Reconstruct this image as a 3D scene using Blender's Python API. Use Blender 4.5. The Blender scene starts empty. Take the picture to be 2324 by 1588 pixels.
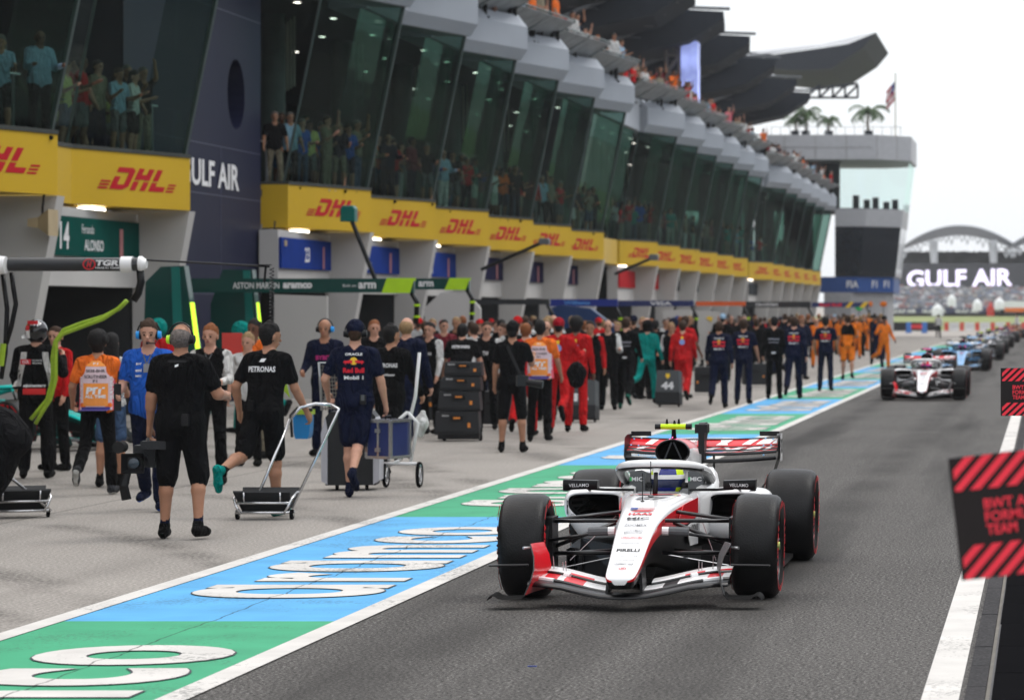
import bpy, bmesh, math, random, numpy as np
from mathutils import Vector, Matrix
from mathutils.bvhtree import BVHTree
random.seed(7); np.random.seed(7)
PI = math.pi; R = math.radians
SC = bpy.context.scene; COL = SC.collection
# ---------------------------------------------------------------- camera, sky, sun, exposure
H = 1.95                       # eye height of the photographer
cd = bpy.data.cameras.new('camera'); cam = bpy.data.objects.new('camera', cd); COL.objects.link(cam)
cam.location = (0, 0, H); cam.rotation_euler = (PI/2, 0, 0)
cd.sensor_width = 36; cd.lens = 7500/2324*36
cd.shift_x = (1162-2370)/2324; cd.shift_y = -(794-707)/2324
cd.clip_start = .5; cd.clip_end = 4000
cd.dof.use_dof = True; cd.dof.focus_distance = 22.9; cd.dof.aperture_fstop = 4.2
SC.camera = cam
SC.view_settings.view_transform = 'Standard'; SC.view_settings.look = 'None'
SC.view_settings.exposure = 0; SC.view_settings.gamma = 1; SC.view_settings.use_curve_mapping = False
SUN_EL, SUN_AZ = R(58), R(-60)
w = bpy.data.worlds.new('World'); SC.world = w; w.use_nodes = True
nt = w.node_tree; nt.nodes.clear()
sky = nt.nodes.new('ShaderNodeTexSky'); sky.sky_type = 'NISHITA'; sky.sun_disc = False
sky.sun_elevation = SUN_EL; sky.sun_rotation = SUN_AZ; sky.dust_density = 4
bg1 = nt.nodes.new('ShaderNodeBackground'); bg1.inputs[1].default_value = .05
nt.links.new(sky.outputs[0], bg1.inputs[0])
# the overcast deck: brighter overhead than at the horizon (CIE overcast sky)
tc = nt.nodes.new('ShaderNodeTexCoord'); sx = nt.nodes.new('ShaderNodeSeparateXYZ')
nt.links.new(tc.outputs['Generated'], sx.inputs[0])
rp = nt.nodes.new('ShaderNodeValToRGB'); rp.color_ramp.elements[0].position = 0; rp.color_ramp.elements[1].position = .9
rp.color_ramp.elements[0].color = (.63, .655, .685, 1); rp.color_ramp.elements[1].color = (1, 1, 1, 1)
nt.links.new(sx.outputs[2], rp.inputs[0])
bg2 = nt.nodes.new('ShaderNodeBackground'); bg2.inputs[1].default_value = 1.42
nt.links.new(rp.outputs[0], bg2.inputs[0])
ad = nt.nodes.new('ShaderNodeAddShader'); nt.links.new(bg1.outputs[0], ad.inputs[0]); nt.links.new(bg2.outputs[0], ad.inputs[1])
wo = nt.nodes.new('ShaderNodeOutputWorld'); nt.links.new(ad.outputs[0], wo.inputs[0])
sl = bpy.data.lights.new('sun', 'SUN'); sl.energy = 1.1; sl.angle = R(16); sl.color = (1, .96, .9)
sun = bpy.data.objects.new('sun', sl); COL.objects.link(sun)
sun.rotation_euler = (PI/2-SUN_EL, 0, PI+SUN_AZ); sun.location = (0, 0, 60)
SC.cycles.max_bounces = 6; SC.cycles.diffuse_bounces = 3; SC.cycles.glossy_bounces = 3
SC.cycles.transmission_bounces = 4; SC.cycles.transparent_max_bounces = 12
SC.cycles.caustics_reflective = False; SC.cycles.caustics_refractive = False
try: SC.cycles.use_denoising = True
except Exception: pass

# ---------------------------------------------------------------- helpers
MATS = {}
def mat(name, col, rough=.6, metal=0., var=.08, scale=3., bump=0., bscale=40., emit=0., coat=0., spec=.22, fine=None):
    if name in MATS: return MATS[name]
    m = bpy.data.materials.new(name); m.use_nodes = True; n = m.node_tree; b = n.nodes['Principled BSDF']
    c = tuple(col)+(1,)
    b.inputs['Roughness'].default_value = rough; b.inputs['Metallic'].default_value = metal
    b.inputs['Coat Weight'].default_value = coat; b.inputs['Coat Roughness'].default_value = .05
    b.inputs['Specular IOR Level'].default_value = spec
    t = n.nodes.new('ShaderNodeTexCoord')
    if var > 0:
        nz = n.nodes.new('ShaderNodeTexNoise'); nz.inputs['Scale'].default_value = scale; nz.inputs['Detail'].default_value = 4
        n.links.new(t.outputs['Object'], nz.inputs['Vector'])
        mr = n.nodes.new('ShaderNodeMapRange'); mr.inputs[1].default_value = .3; mr.inputs[2].default_value = .7
        mr.inputs[3].default_value = 1-var; mr.inputs[4].default_value = 1+var
        n.links.new(nz.outputs[0], mr.inputs[0])
        mx = n.nodes.new('ShaderNodeVectorMath'); mx.operation = 'SCALE'; mx.inputs[0].default_value = c[:3]
        n.links.new(mr.outputs[0], mx.inputs['Scale']); n.links.new(mx.outputs[0], b.inputs['Base Color'])
    else: b.inputs['Base Color'].default_value = c
    if bump > 0:
        n2 = n.nodes.new('ShaderNodeTexNoise'); n2.inputs['Scale'].default_value = bscale; n2.inputs['Detail'].default_value = 3
        n.links.new(t.outputs['Object'], n2.inputs['Vector'])
        bp = n.nodes.new('ShaderNodeBump'); bp.inputs['Strength'].default_value = bump; bp.inputs['Distance'].default_value = .02
        n.links.new(n2.outputs[0], bp.inputs['Height']); n.links.new(bp.outputs[0], b.inputs['Normal'])
    if emit > 0:
        b.inputs['Emission Color'].default_value = c; b.inputs['Emission Strength'].default_value = emit
    MATS[name] = m; return m
def nodes_of(m): return m.node_tree, m.node_tree.nodes, m.node_tree.nodes['Principled BSDF']
def cloth(name, col, rough=.85):
    "woven cloth with soft vertical folds"
    m = mat('cloth_'+name, col, rough, var=.14, scale=9, spec=.10); n, N, b = nodes_of(m)
    t = N.new('ShaderNodeTexCoord'); mp = N.new('ShaderNodeMapping'); mp.inputs['Scale'].default_value = (7, 7, 3.2); mp.inputs['Rotation'].default_value = (.35, .3, 0)
    n.links.new(t.outputs['Object'], mp.inputs[0]); z = N.new('ShaderNodeTexNoise'); z.inputs['Scale'].default_value = 1; z.inputs['Detail'].default_value = 3; z.inputs['Distortion'].default_value = 1.6
    n.links.new(mp.outputs[0], z.inputs['Vector']); bp = N.new('ShaderNodeBump'); bp.inputs['Strength'].default_value = 1.; bp.inputs['Distance'].default_value = .16
    n.links.new(z.outputs[0], bp.inputs['Height']); n.links.new(bp.outputs[0], b.inputs['Normal']); return m

def tag(o, label=None, cat=None, group=None, kind=None):
    if label: o['label'] = label
    if cat: o['category'] = cat
    if group: o['group'] = group
    if kind: o['kind'] = kind
    return o
def empty(name, loc=(0,0,0), rz=0, label=None, cat=None, group=None):
    o = bpy.data.objects.new(name, None); COL.objects.link(o); o.location = loc; o.rotation_euler = (0, 0, rz)
    o.empty_display_size = .2
    return tag(o, label, cat, group)
def link(name, me, parent=None, loc=(0,0,0), rz=0, scale=None):
    o = bpy.data.objects.new(name, me); COL.objects.link(o); o.location = loc; o.rotation_euler = (0, 0, rz)
    if scale: o.scale = scale
    if parent: o.parent = parent
    return o
KIDS = {}
def copy_tree(o, parent=None):
    c = o.copy(); COL.objects.link(c); c.parent = parent
    for ch in list(o.children): copy_tree(ch, c)
    return c
class MB:
    def __init__(s): s.v = []; s.f = []; s.m = []
    def add(s, vs, fs, mi=0):
        k = len(s.v); s.v += [tuple(x) for x in vs]; s.f += [tuple(i+k for i in f) for f in fs]
        s.m += (mi if isinstance(mi, list) else [mi]*len(fs)); return s
    def box(s, c, d, mi=0, rz=0, M=None):
        x, y, z = d[0]/2, d[1]/2, d[2]/2
        vs = [Vector((i, j, k)) for i in (-x, x) for j in (-y, y) for k in (-z, z)]
        if rz: q = Matrix.Rotation(rz, 3, 'Z'); vs = [q@p for p in vs]
        vs = [p+Vector(c) for p in vs]
        if M: vs = [M@p for p in vs]
        return s.add(vs, [(0,1,3,2),(4,6,7,5),(0,4,5,1),(2,3,7,6),(0,2,6,4),(1,5,7,3)], mi)
    def b2(s, a, b, mi=0):
        return s.box([(a[i]+b[i])/2 for i in range(3)], [abs(b[i]-a[i]) for i in range(3)], mi)
    def tube(s, pts, r, n=8, mi=0, cap=True, sq=None):
        pts = [Vector(p) for p in pts]; rr = r if isinstance(r, (list, tuple)) else [r]*len(pts); rings = []
        up = None
        for i, p in enumerate(pts):
            d = (pts[min(i+1, len(pts)-1)]-pts[max(i-1, 0)]).normalized()
            if up is None: up = Vector((0,0,1)) if abs(d.z) < .9 else Vector((0,1,0))
            sd = d.cross(up).normalized(); u2 = sd.cross(d).normalized(); up = u2
            a1, a2 = (1, 1) if sq is None else sq
            rings.append([p+(sd*math.cos(2*PI*k/n)*a1+u2*math.sin(2*PI*k/n)*a2)*rr[i] for k in range(n)])
        return s.loft(rings, mi, cap)
    def loft(s, rings, mi=0, cap=True, closed=True, mf=None):
        n = len(rings[0]); k = len(s.v); fs = []; ms = []
        for r_ in rings: s.v += [tuple(x) for x in r_]
        for i in range(len(rings)-1):
            for j in range(n if closed else n-1):
                a = k+i*n+j; b = k+i*n+(j+1) % n; fs.append((a, b, b+n, a+n)); ms.append(mf(i, j) if mf else mi)
        if cap:
            fs.append(tuple(range(k+n-1, k-1, -1))); fs.append(tuple(k+(len(rings)-1)*n+j for j in range(n)))
            ms += [mf(0, 0) if mf else mi, mf(len(rings)-2, 0) if mf else mi]
        s.f += fs; s.m += ms; return s
    def lathe(s, prof, axis='x', c=(0,0,0), n=32, mi=0, mf=None):
        rings = []
        for (a, r_) in prof:
            ring = []
            for k in range(n):
                t = 2*PI*k/n; u_, v_ = r_*math.cos(t), r_*math.sin(t)
                p = {'x': (a, u_, v_), 'y': (u_, a, v_), 'z': (u_, v_, a)}[axis]
                ring.append((p[0]+c[0], p[1]+c[1], p[2]+c[2]))
            rings.append(ring)
        return s.loft(rings, mi, False, mf=mf)
    def prism(s, poly, f0, f1, mi=0):
        "poly of 2D points; f0/f1 map a 2D point to 3D on the two faces"
        n = len(poly); vs = [f0(p) for p in poly]+[f1(p) for p in poly]
        fs = [tuple(range(n)), tuple(range(2*n-1, n-1, -1))]+[(i, i+n, (i+1) % n+n, (i+1) % n) for i in range(n)]
        return s.add(vs, fs, mi)
    def sphere(s, c, r, n=12, mi=0):
        rx, ry, rz = r if isinstance(r, (tuple, list)) else (r, r, r)
        rings = []
        for i in range(n//2+1):
            t = PI*i/(n//2); q = max(math.sin(t), 1e-3)
            rings.append([(c[0]+rx*q*math.cos(2*PI*k/n), c[1]+ry*q*math.sin(2*PI*k/n), c[2]-rz*math.cos(t)) for k in range(n)])
        return s.loft(rings, mi)
    def mesh(s, name, mats, smooth=False):
        me = bpy.data.meshes.new(name); me.from_pydata(s.v, [], s.f)
        for m in (mats if isinstance(mats, (list, tuple)) else [mats]): me.materials.append(m)
        if any(s.m): me.polygons.foreach_set('material_index', s.m)
        if smooth:
            me.shade_smooth()
            if smooth != 'all': me.set_sharp_from_angle(angle=R(38))
        me.update(); return me
    def build(s, name, mats, parent=None, loc=(0,0,0), smooth=False, fixn=True, **k):
        me = s.mesh(name, mats, smooth)
        if fixn:
            bm = bmesh.new(); bm.from_mesh(me); bmesh.ops.recalc_face_normals(bm, faces=bm.faces); bm.to_mesh(me); bm.free()
        return link(name, me, parent, loc, **k)
def structure(o, label=None): o['kind'] = 'structure'; return tag(o, label)
# pixel (of the 2324 px wide photograph) to a point at distance Y along the lane
def PX(u, Y): return (u-2370)/7500*Y
def PZ(v, Y): return H-(v-707)/7500*Y
def GY(v): return H*7500/(v-707)

TXT = {}
def txt(body, bold=0., shear=0., res=3, sp=0., raw=False):
    key = (body, bold, shear, res, sp, raw)
    if key not in TXT:
        c = bpy.data.curves.new('t', 'FONT'); c.body = body; c.size = 1; c.offset = bold; c.shear = shear; c.resolution_u = res; c.space_character = 1+sp
        c.align_x = 'CENTER'; c.align_y = 'CENTER'
        o = bpy.data.objects.new('t', c); me = bpy.data.meshes.new_from_object(o)
        v = [(p.co.x, p.co.y) for p in me.vertices]; f = [tuple(p.vertices) for p in me.polygons]
        bpy.data.meshes.remove(me); bpy.data.objects.remove(o); bpy.data.curves.remove(c)
        if v:
            x0 = min(p[0] for p in v); x1 = max(p[0] for p in v); y0 = min(p[1] for p in v); y1 = max(p[1] for p in v)
            if not raw: v = [((p[0]-(x0+x1)/2)/(x1-x0), (p[1]-(y0+y1)/2)/(y1-y0)) for p in v]
        TXT[key] = (v, f)
    return TXT[key]
def text_mb(mb, body, f, w_, h_, bold=.02, shear=0., mi=0):
    "lettering of width w_, height h_; f maps (x, y) to 3D"
    v, fs = txt(body, bold, shear); return mb.add([f(p[0]*w_, p[1]*h_) for p in v], fs, mi)
def plane_f(c, ud, vd):
    c, ud, vd = Vector(c), Vector(ud).normalized(), Vector(vd).normalized()
    return lambda x, y: c+ud*x+vd*y
ORD_ = ['first','second','third','fourth','fifth','sixth','seventh','eighth','ninth','tenth','eleventh','twelfth','thirteenth','fourteenth','fifteenth','sixteenth','seventeenth','eighteenth','nineteenth','twentieth','twenty-first','twenty-second','twenty-third','twenty-fourth','twenty-fifth']
def ordn(i):
    if i < 25: return ORD_[i]
    t, u = divmod(i+1, 10); tens = {2: 'twent', 3: 'thirt', 4: 'fort', 5: 'fift', 6: 'sixt'}[t]
    return tens+'ieth' if u == 0 else tens+'y-'+ORD_[u-1]
K = H/1.85
# ---------------------------------------------------------------- ground
def ground_mat(name, c1, c2, speck, sscale, rough=.85, big=.25, bump=.3, streak=0, crack=False, tyre=0, grain=False):
    m = mat(name, c1, rough, var=0); n, N, b = nodes_of(m); L = n.links.new
    g = N.new('ShaderNodeNewGeometry')
    def noise(sc, det=4, vec=None, dist=0):
        z = N.new('ShaderNodeTexNoise'); z.inputs['Scale'].default_value = sc; z.inputs['Detail'].default_value = det; z.inputs['Distortion'].default_value = dist
        L(vec or g.outputs['Position'], z.inputs['Vector']); return z.outputs[0]
    def mul(a, k0, k1, lo=.35, hi=.65):
        r = N.new('ShaderNodeMapRange'); r.inputs[1].default_value = lo; r.inputs[2].default_value = hi; r.inputs[3].default_value = k0; r.inputs[4].default_value = k1; L(a, r.inputs[0]); return r.outputs[0]
    def mix(f, a, c, t='MIX'):
        x = N.new('ShaderNodeMix'); x.data_type = 'RGBA'; x.blend_type = t
        for s_, v_ in ((0, f), (6, a), (7, c)):
            if isinstance(v_, tuple): x.inputs[s_].default_value = v_+(1,)
            elif isinstance(v_, (int, float)): x.inputs[s_].default_value = v_
            else: L(v_, x.inputs[s_])
        return x.outputs[2]
    col = mix(mul(noise(.35, 6), 0, 1, .3, .7), c1, c2)
    sp = noise(sscale, 2)
    hb = .52 if grain else .42; lb = .60 if grain else .72
    col = mix(mul(sp, 0, speck, hb, lb), col, tuple(min(1, x*2.3+.03) for x in c1))
    col = mix(mul(noise(sscale*.9+11, 2), 0, speck, hb, lb if grain else .75), col, tuple(x*.3 for x in c1))
    if streak:
        mp = N.new('ShaderNodeMapping'); mp.inputs['Scale'].default_value = (.9, .05, 1); L(g.outputs['Position'], mp.inputs[0])
        col = mix(mul(noise(1.3, 5, mp.outputs[0]), 0, streak, .5, .68), col, tuple(x*.42 for x in c1))
    if grain:  # darker rubbered wheel tracks and broad stains
        X = N.new('ShaderNodeSeparateXYZ'); L(g.outputs['Position'], X.inputs[0])
        for xc, wd in ((-3.55, .38), (-1.95, .38)):
            a_ = N.new('ShaderNodeMath'); a_.operation = 'SUBTRACT'; L(X.outputs[0], a_.inputs[0]); a_.inputs[1].default_value = xc
            b_ = N.new('ShaderNodeMath'); b_.operation = 'ABSOLUTE'; L(a_.outputs[0], b_.inputs[0])
            k_ = N.new('ShaderNodeMath'); k_.operation = 'MULTIPLY'; L(mul(b_.outputs[0], .55, 0, .1, wd), k_.inputs[0]); L(mul(noise(.5, 4), .3, 1, .35, .6), k_.inputs[1])
            col = mix(k_.outputs[0], col, tuple(x*.45 for x in c1))
    if tyre:   # curved rubber marks left by cars turning out of the garages
        X = N.new('ShaderNodeSeparateXYZ'); L(g.outputs['Position'], X.inputs[0])
        def mth(op, p, q=None):
            k = N.new('ShaderNodeMath'); k.operation = op
            for i_, v_ in enumerate((p, q)):
                if v_ is None: continue
                if isinstance(v_, (int, float)): k.inputs[i_].default_value = v_
                else: L(v_, k.inputs[i_])
            return k.outputs[0]
        for (yc, amp, wd) in ((25.2, 7, .10), (27.0, 7, .13), (31.5, 9, .12), (36.5, 9, .14), (43, 12, .25), (45.5, 12, .2), (52, 13, .3), (56, 14, .3), (67, 15, .45), (76, 20, .5)):
            # y = yc - amp*(x+13)^2/49 : a bend across the working lane
            xx = mth('MULTIPLY', mth('POWER', mth('MULTIPLY', mth('ADD', X.outputs[0], 14.), .125), 2), amp)
            dd = mth('ABSOLUTE', mth('SUBTRACT', mth('ADD', X.outputs[1], xx), yc+amp*.25))
            f1 = mul(dd, 1, 0, .2*wd*5, 1.0*wd*5); f2 = mul(noise(.8, 5), .0, 1, .38, .55); f3 = mul(noise(26, 3), .15, 1, .4, .6)
            col = mix(mth('MULTIPLY', mth('MULTIPLY', mth('MULTIPLY', f1, f2), f3), tyre), col, tuple(x*.22 for x in c1))
        jt = mth('ABSOLUTE', mth('SUBTRACT', X.outputs[0], -9.6)); col = mix(mul(jt, .7, 0, .008, .02), col, tuple(x*.3 for x in c1))
        jt = mth('ABSOLUTE', mth('SUBTRACT', X.outputs[0], -13.1)); col = mix(mul(jt, .5, 0, .008, .02), col, tuple(x*.3 for x in c1))
    if crack:
        vo = N.new('ShaderNodeTexVoronoi'); vo.feature = 'DISTANCE_TO_EDGE'; vo.inputs['Scale'].default_value = .27
        v2 = N.new('ShaderNodeVectorMath'); v2.operation = 'ADD'; nn = N.new('ShaderNodeTexNoise'); nn.inputs['Scale'].default_value = 1.2
        L(g.outputs['Position'], nn.inputs['Vector']); L(g.outputs['Position'], v2.inputs[0]); L(nn.outputs[1], v2.inputs[1]); L(v2.outputs[0], vo.inputs['Vector'])
        col = mix(mul(vo.outputs[0], .55, 0, .0, .006), col, tuple(x*.3 for x in c1))
    L(col, b.inputs['Base Color'])
    bp = N.new('ShaderNodeBump'); bp.inputs['Strength'].default_value = bump; bp.inputs['Distance'].default_value = .01; L(sp, bp.inputs['Height']); L(bp.outputs[0], b.inputs['Normal'])
    b.inputs['Specular IOR Level'].default_value = .06
    return m
m_conc = ground_mat('pit_concrete', (.285, .265, .243), (.225, .21, .193), .45, 38, crack=False, tyre=.75, streak=.25, bump=.25)
m_asph = ground_mat('asphalt', (.078, .074, .070), (.102, .097, .092), 1.0, 46, streak=.75, bump=.9, rough=.75, grain=True)
m_far = ground_mat('far_apron', (.36, .33, .30), (.29, .27, .25), .1, 5)
m_grass = ground_mat('dry_grass', (.19, .23, .09), (.24, .26, .12), .1, 3)
m_earth = ground_mat('earth', (.3, .28, .25), (.24, .23, .21), .1, 3)
def sheet(name, x0, x1, y0, y1, z, m, parent=None):
    return MB().add([(x0, y0, z), (x1, y0, z), (x1, y1, z), (x0, y1, z)], [(0, 1, 2, 3)]).build(name, m, parent, fixn=False)
g0 = structure(sheet('ground', -900, 900, -60, 3500, -.012, m_earth), 'bare pale ground reaching to the horizon')
XR, XL = -4.30, -6.32            # outer edges of the painted strip
pit = structure(sheet('pit_apron', -17.2, XL+.1, -60, 262, 0, m_conc), 'worn concrete working lane in front of the garages')
fast = structure(sheet('pit_lane', XR-.1, -.30, -60, 262, 0, m_asph), 'dark asphalt fast lane of the pit lane')
# painted strip, with white borders and alternating blue and green panels
def paint(name, col, worn=.5):
    m = mat(name, col, .6, var=0); n, N, b = nodes_of(m); L = n.links.new
    g = N.new('ShaderNodeNewGeometry'); z = N.new('ShaderNodeTexNoise'); z.inputs['Scale'].default_value = 34; z.inputs['Detail'].default_value = 5
    L(g.outputs['Position'], z.inputs['Vector'])
    z2 = N.new('ShaderNodeTexNoise'); z2.inputs['Scale'].default_value = .8; z2.inputs['Detail'].default_value = 5; z2.inputs['Distortion'].default_value = 1; L(g.outputs['Position'], z2.inputs['Vector'])
    a = N.new('ShaderNodeMath'); a.operation = 'MULTIPLY'; L(z.outputs[0], a.inputs[0]); L(z2.outputs[0], a.inputs[1])
    r = N.new('ShaderNodeMapRange'); r.inputs[1].default_value = .325; r.inputs[2].default_value = .37; r.inputs[3].default_value = 0; r.inputs[4].default_value = worn; L(a.outputs[0], r.inputs[0])
    x = N.new('ShaderNodeMix'); x.data_type = 'RGBA'; x.inputs[6].default_value = col+(1,); x.inputs[7].default_value = tuple(c*.25+.03 for c in col)+(1,); L(r.outputs[0], x.inputs[0])
    z3 = N.new('ShaderNodeTexNoise'); z3.inputs['Scale'].default_value = 2.2; z3.inputs['Detail'].default_value = 6; L(g.outputs['Position'], z3.inputs['Vector'])
    r3 = N.new('ShaderNodeMapRange'); r3.inputs[1].default_value = .3; r3.inputs[2].default_value = .7; r3.inputs[3].default_value = .86; r3.inputs[4].default_value = 1.08; L(z3.outputs[0], r3.inputs[0])
    s_ = N.new('ShaderNodeVectorMath'); s_.operation = 'SCALE'; L(x.outputs[2], s_.inputs[0]); L(r3.outputs[0], s_.inputs['Scale'])
    # long joint crack that runs under the paint
    sx_ = N.new('ShaderNodeSeparateXYZ'); L(g.outputs['Position'], sx_.inputs[0])
    nn = N.new('ShaderNodeTexNoise'); nn.inputs['Scale'].default_value = 1.7; nn.inputs['Detail'].default_value = 6; L(g.outputs['Position'], nn.inputs['Vector'])
    def mth(op, p, q):
        k = N.new('ShaderNodeMath'); k.operation = op
        for i, v_ in enumerate((p, q)):
            if v_ is None: continue
            if isinstance(v_, (int, float)): k.inputs[i].default_value = v_
            else: L(v_, k.inputs[i])
        return k.outputs[0]
    q = mth('ABSOLUTE', mth('SUBTRACT', sx_.outputs[0], mth('ADD', mth('MULTIPLY', nn.outputs[0], .16), -5.33)), None)
    r4 = N.new('ShaderNodeMapRange'); r4.inputs[1].default_value = .003; r4.inputs[2].default_value = .009; r4.inputs[3].default_value = .25; r4.inputs[4].default_value = 1; L(q, r4.inputs[0])
    s2 = N.new('ShaderNodeVectorMath'); s2.operation = 'SCALE'; L(s_.outputs[0], s2.inputs[0]); L(r4.outputs[0], s2.inputs['Scale'])
    b.inputs['Specular IOR Level'].default_value = .12
    L(s2.outputs[0], b.inputs['Base Color']); return m
m_wht = paint('white_road_paint', (.60, .58, .55), .75); m_blue = paint('blue_road_paint', (.09, .36, .66)); m_green = paint('green_road_paint', (.045, .33, .17)); m_out = paint('dark_letter_outline', (.06, .07, .08))
strip = structure(empty('painted_strip', (0, 0, 0)), 'painted sponsor strip between the working lane and the fast lane')
sheet('white_border', XL, XL+.15, 5, 250, .008, m_wht, strip); sheet('white_border', XR-.16, XR, 5, 250, .008, m_wht, strip)
letters = (.0, .0)
def aramco(y0, parent):
    xc = (XL+XR)/2; word = '\u0251r\u0251mco'; v0, f0 = txt(word, .022, 0, 6, .14, True); w0 = max(p[0] for p in v0)-min(p[0] for p in v0); h0 = max(p[1] for p in v0)-min(p[1] for p in v0)
    for bold, m, z in ((.0345, m_out, .0085), (.029, m_wht, .011)):
        v, f = txt(word, bold, 0, 6, .14, True)
        MB().add([(xc-p[1]*1.28/h0, y0+5.3+p[0]*7.35/w0, z) for p in v], f).build('lettering', m, parent, fixn=False)
for i in range(-1, 16):
    y0 = 20.8+i*10.56
    p = sheet('panel', XL+.15, XR-.16, y0, y0+10.56, .004, m_blue if i % 2 == 0 else m_green, strip)
    if i < 12: aramco(y0, p)
rl = structure(empty('right_edge_marking', (0,0,0)), 'white line along the pit wall side of the fast lane')
sheet('white_line', -.62, -.43, 5, 250, .004, m_wht, rl)
m_kerb = ground_mat('kerb_concrete', (.045, .043, .045), (.03, .03, .031), .4, 50)
kb = MB()
for i in range(120):
    y = 12+i*1.02; kb.b2((-.40, y, -.01), (-.30, y+1.0, .012+.004*random.random()))
structure(kb.build('kerb', m_kerb), 'narrow rough kerb strip beside the white line'); 
# dark mat of slats at the foot of the pit wall
m_rub = mat('black_rubber', (.008, .008, .009), 1.0, bump=.1, bscale=60, spec=.0); m_gap = mat('mat_seam', (.13, .13, .133), .8, spec=.1)
tr = structure(MB().b2((-.277, 10, -.01), (2.2, 120, .004)).build('pit_wall_walkway', m_gap), 'dark matting laid at the foot of the pit wall')
me = MB().b2((-.138, -.70, 0), (.142, .70, .009)).mesh('slat', m_rub)
for i in range(26):
    for j in range(5):
        link('slat', me, tr, (-.13+j*.300+random.uniform(-.004, .004), 12.8+i*1.415+random.uniform(-.004, .004), .004))
# beyond the pit lane exit
sheet_x = structure(sheet('exit_apron', -60, 120, 262, 345, .0, m_far), 'wide pale run off apron beyond the pit lane')
gb = MB().add([(-60, 345, .0), (140, 345, .0), (140, 440, 1.55), (-60, 440, 1.25)], [(0, 1, 2, 3)]).build('grass_bank', m_grass, fixn=False)
structure(gb, 'green grass bank beyond the red and white barrier')
MB().add([(-80, 440, 1.25), (160, 440, 1.56), (200, 1300, 4.5), (-200, 1300, 4.5)], [(0, 1, 2, 3)]).build('far_slope', m_far, fixn=False)
structure(bpy.data.objects['far_slope'], 'pale paved slope below the distant grandstand')

structure(sheet('main_straight', 2.6, 34, -60, 900, 0, m_asph), 'dark asphalt main straight beyond the pit wall')
# across the track: the main straight's stand, outside the frame but mirrored in the glass
m_st = mat('stand_grey', (.10, .10, .105), .8, var=.2, scale=.2)
ms_ = MB()
for i in range(14): ms_.b2((34+i*1.7, -50, 0), (35.7+i*1.7, 330, 2.5+i*1.05))
ms_ = ms_.b2((48, -50, 21.5), (68, 330, 22.3)).b2((60, -50, 0), (60.6, 330, 21.5)).build('main_grandstand', m_st); tag(ms_, 'long stepped grandstand with a flat roof across the main straight', 'grandstand')
tag(MB().b2((2.2, 5, 0), (2.5, 260, 1.05)).build('pit_wall', m_kerb), 'low concrete pit wall beside the dark matting', 'wall')
# ---------------------------------------------------------------- pit building
m_yel = mat('yellow_fascia', (.58, .37, .022), .38, var=.05, scale=.5); m_red = mat('red_letter', (.48, .008, .018), .45, var=.03)
m_clad = mat('grey_cladding', (.33, .36, .405), .42, var=.05, scale=.6, spec=.3); m_white = mat('white_wall', (.50, .485, .47), .6, var=.06, scale=.7)
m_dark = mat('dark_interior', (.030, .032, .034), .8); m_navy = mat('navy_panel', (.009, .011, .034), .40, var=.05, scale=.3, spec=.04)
m_soff = mat('soffit', (.26, .25, .25), .7); m_steel = mat('steel', (.45, .46, .47), .35, metal=.9); m_black = mat('black_paint', (.012, .012, .013), .4)
m_lamp = mat('lamp', (1, .95, .85), emit=8, var=0); m_letw = mat('white_letter', (.75, .75, .76), .5, var=.02)
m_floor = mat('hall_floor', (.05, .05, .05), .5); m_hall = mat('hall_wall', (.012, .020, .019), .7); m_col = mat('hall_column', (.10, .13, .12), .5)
m_horn = mat('tan_horn', (.42, .33, .20), .6); m_frame = mat('frame', (.10, .13, .125), .4, metal=.4)
def glass(name, tint=(.76, .90, .85), refl=.66):
    m = bpy.data.materials.new(name); m.use_nodes = True; n = m.node_tree; n.nodes.clear(); N = n.nodes; L = n.links.new
    t = N.new('ShaderNodeBsdfTransparent'); t.inputs[0].default_value = tint+(1,)
    g = N.new('ShaderNodeBsdfGlossy'); g.inputs['Roughness'].default_value = .03; g.inputs[0].default_value = (refl*.78, refl, refl*.92, 1)
    lw = N.new('ShaderNodeLayerWeight'); pw = N.new('ShaderNodeMath'); pw.operation = 'POWER'; pw.inputs[1].default_value = 5; L(lw.outputs['Facing'], pw.inputs[0]); lw.inputs[0].default_value = .5
    fr = N.new('ShaderNodeMapRange'); fr.inputs[3].default_value = .045; fr.inputs[4].default_value = .72; L(pw.outputs[0], fr.inputs[0])
    nz = N.new('ShaderNodeTexNoise'); nz.inputs['Scale'].default_value = .5; tc_ = N.new('ShaderNodeTexCoord'); L(tc_.outputs['Object'], nz.inputs['Vector'])
    bp = N.new('ShaderNodeBump'); bp.inputs['Strength'].default_value = .12; bp.inputs['Distance'].default_value = .05; L(nz.outputs[0], bp.inputs['Height']); L(bp.outputs[0], g.inputs['Normal'])
    x = N.new('ShaderNodeMixShader'); L(fr.outputs[0], x.inputs[0]); L(t.outputs[0], x.inputs[1]); L(g.outputs[0], x.inputs[2])
    o = N.new('ShaderNodeOutputMaterial'); L(x.outputs[0], o.inputs[0]); return m
m_glass = glass('green_glass', (.42, .56, .51)); m_rail = glass('rail_glass', (.75, .85, .82), .5)
pb = empty('pit_building', (-17, 8, 0), 0, 'long pit building with yellow fascia boards, leaning green glass and stepped grey cladding', 'building')
# shorthands: building numbers are measured in units scaled by K
def k3(x, y, z): return (x*K, y*K, z*K)
PBL = Vector((-17, 8, 0))
def pbuild(mb, name, m, parent=None, **k):
    if parent is None:
        return mb.build(name, m, pb, loc=-PBL, **k)
    return mb.build(name, m, parent, **k)
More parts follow.
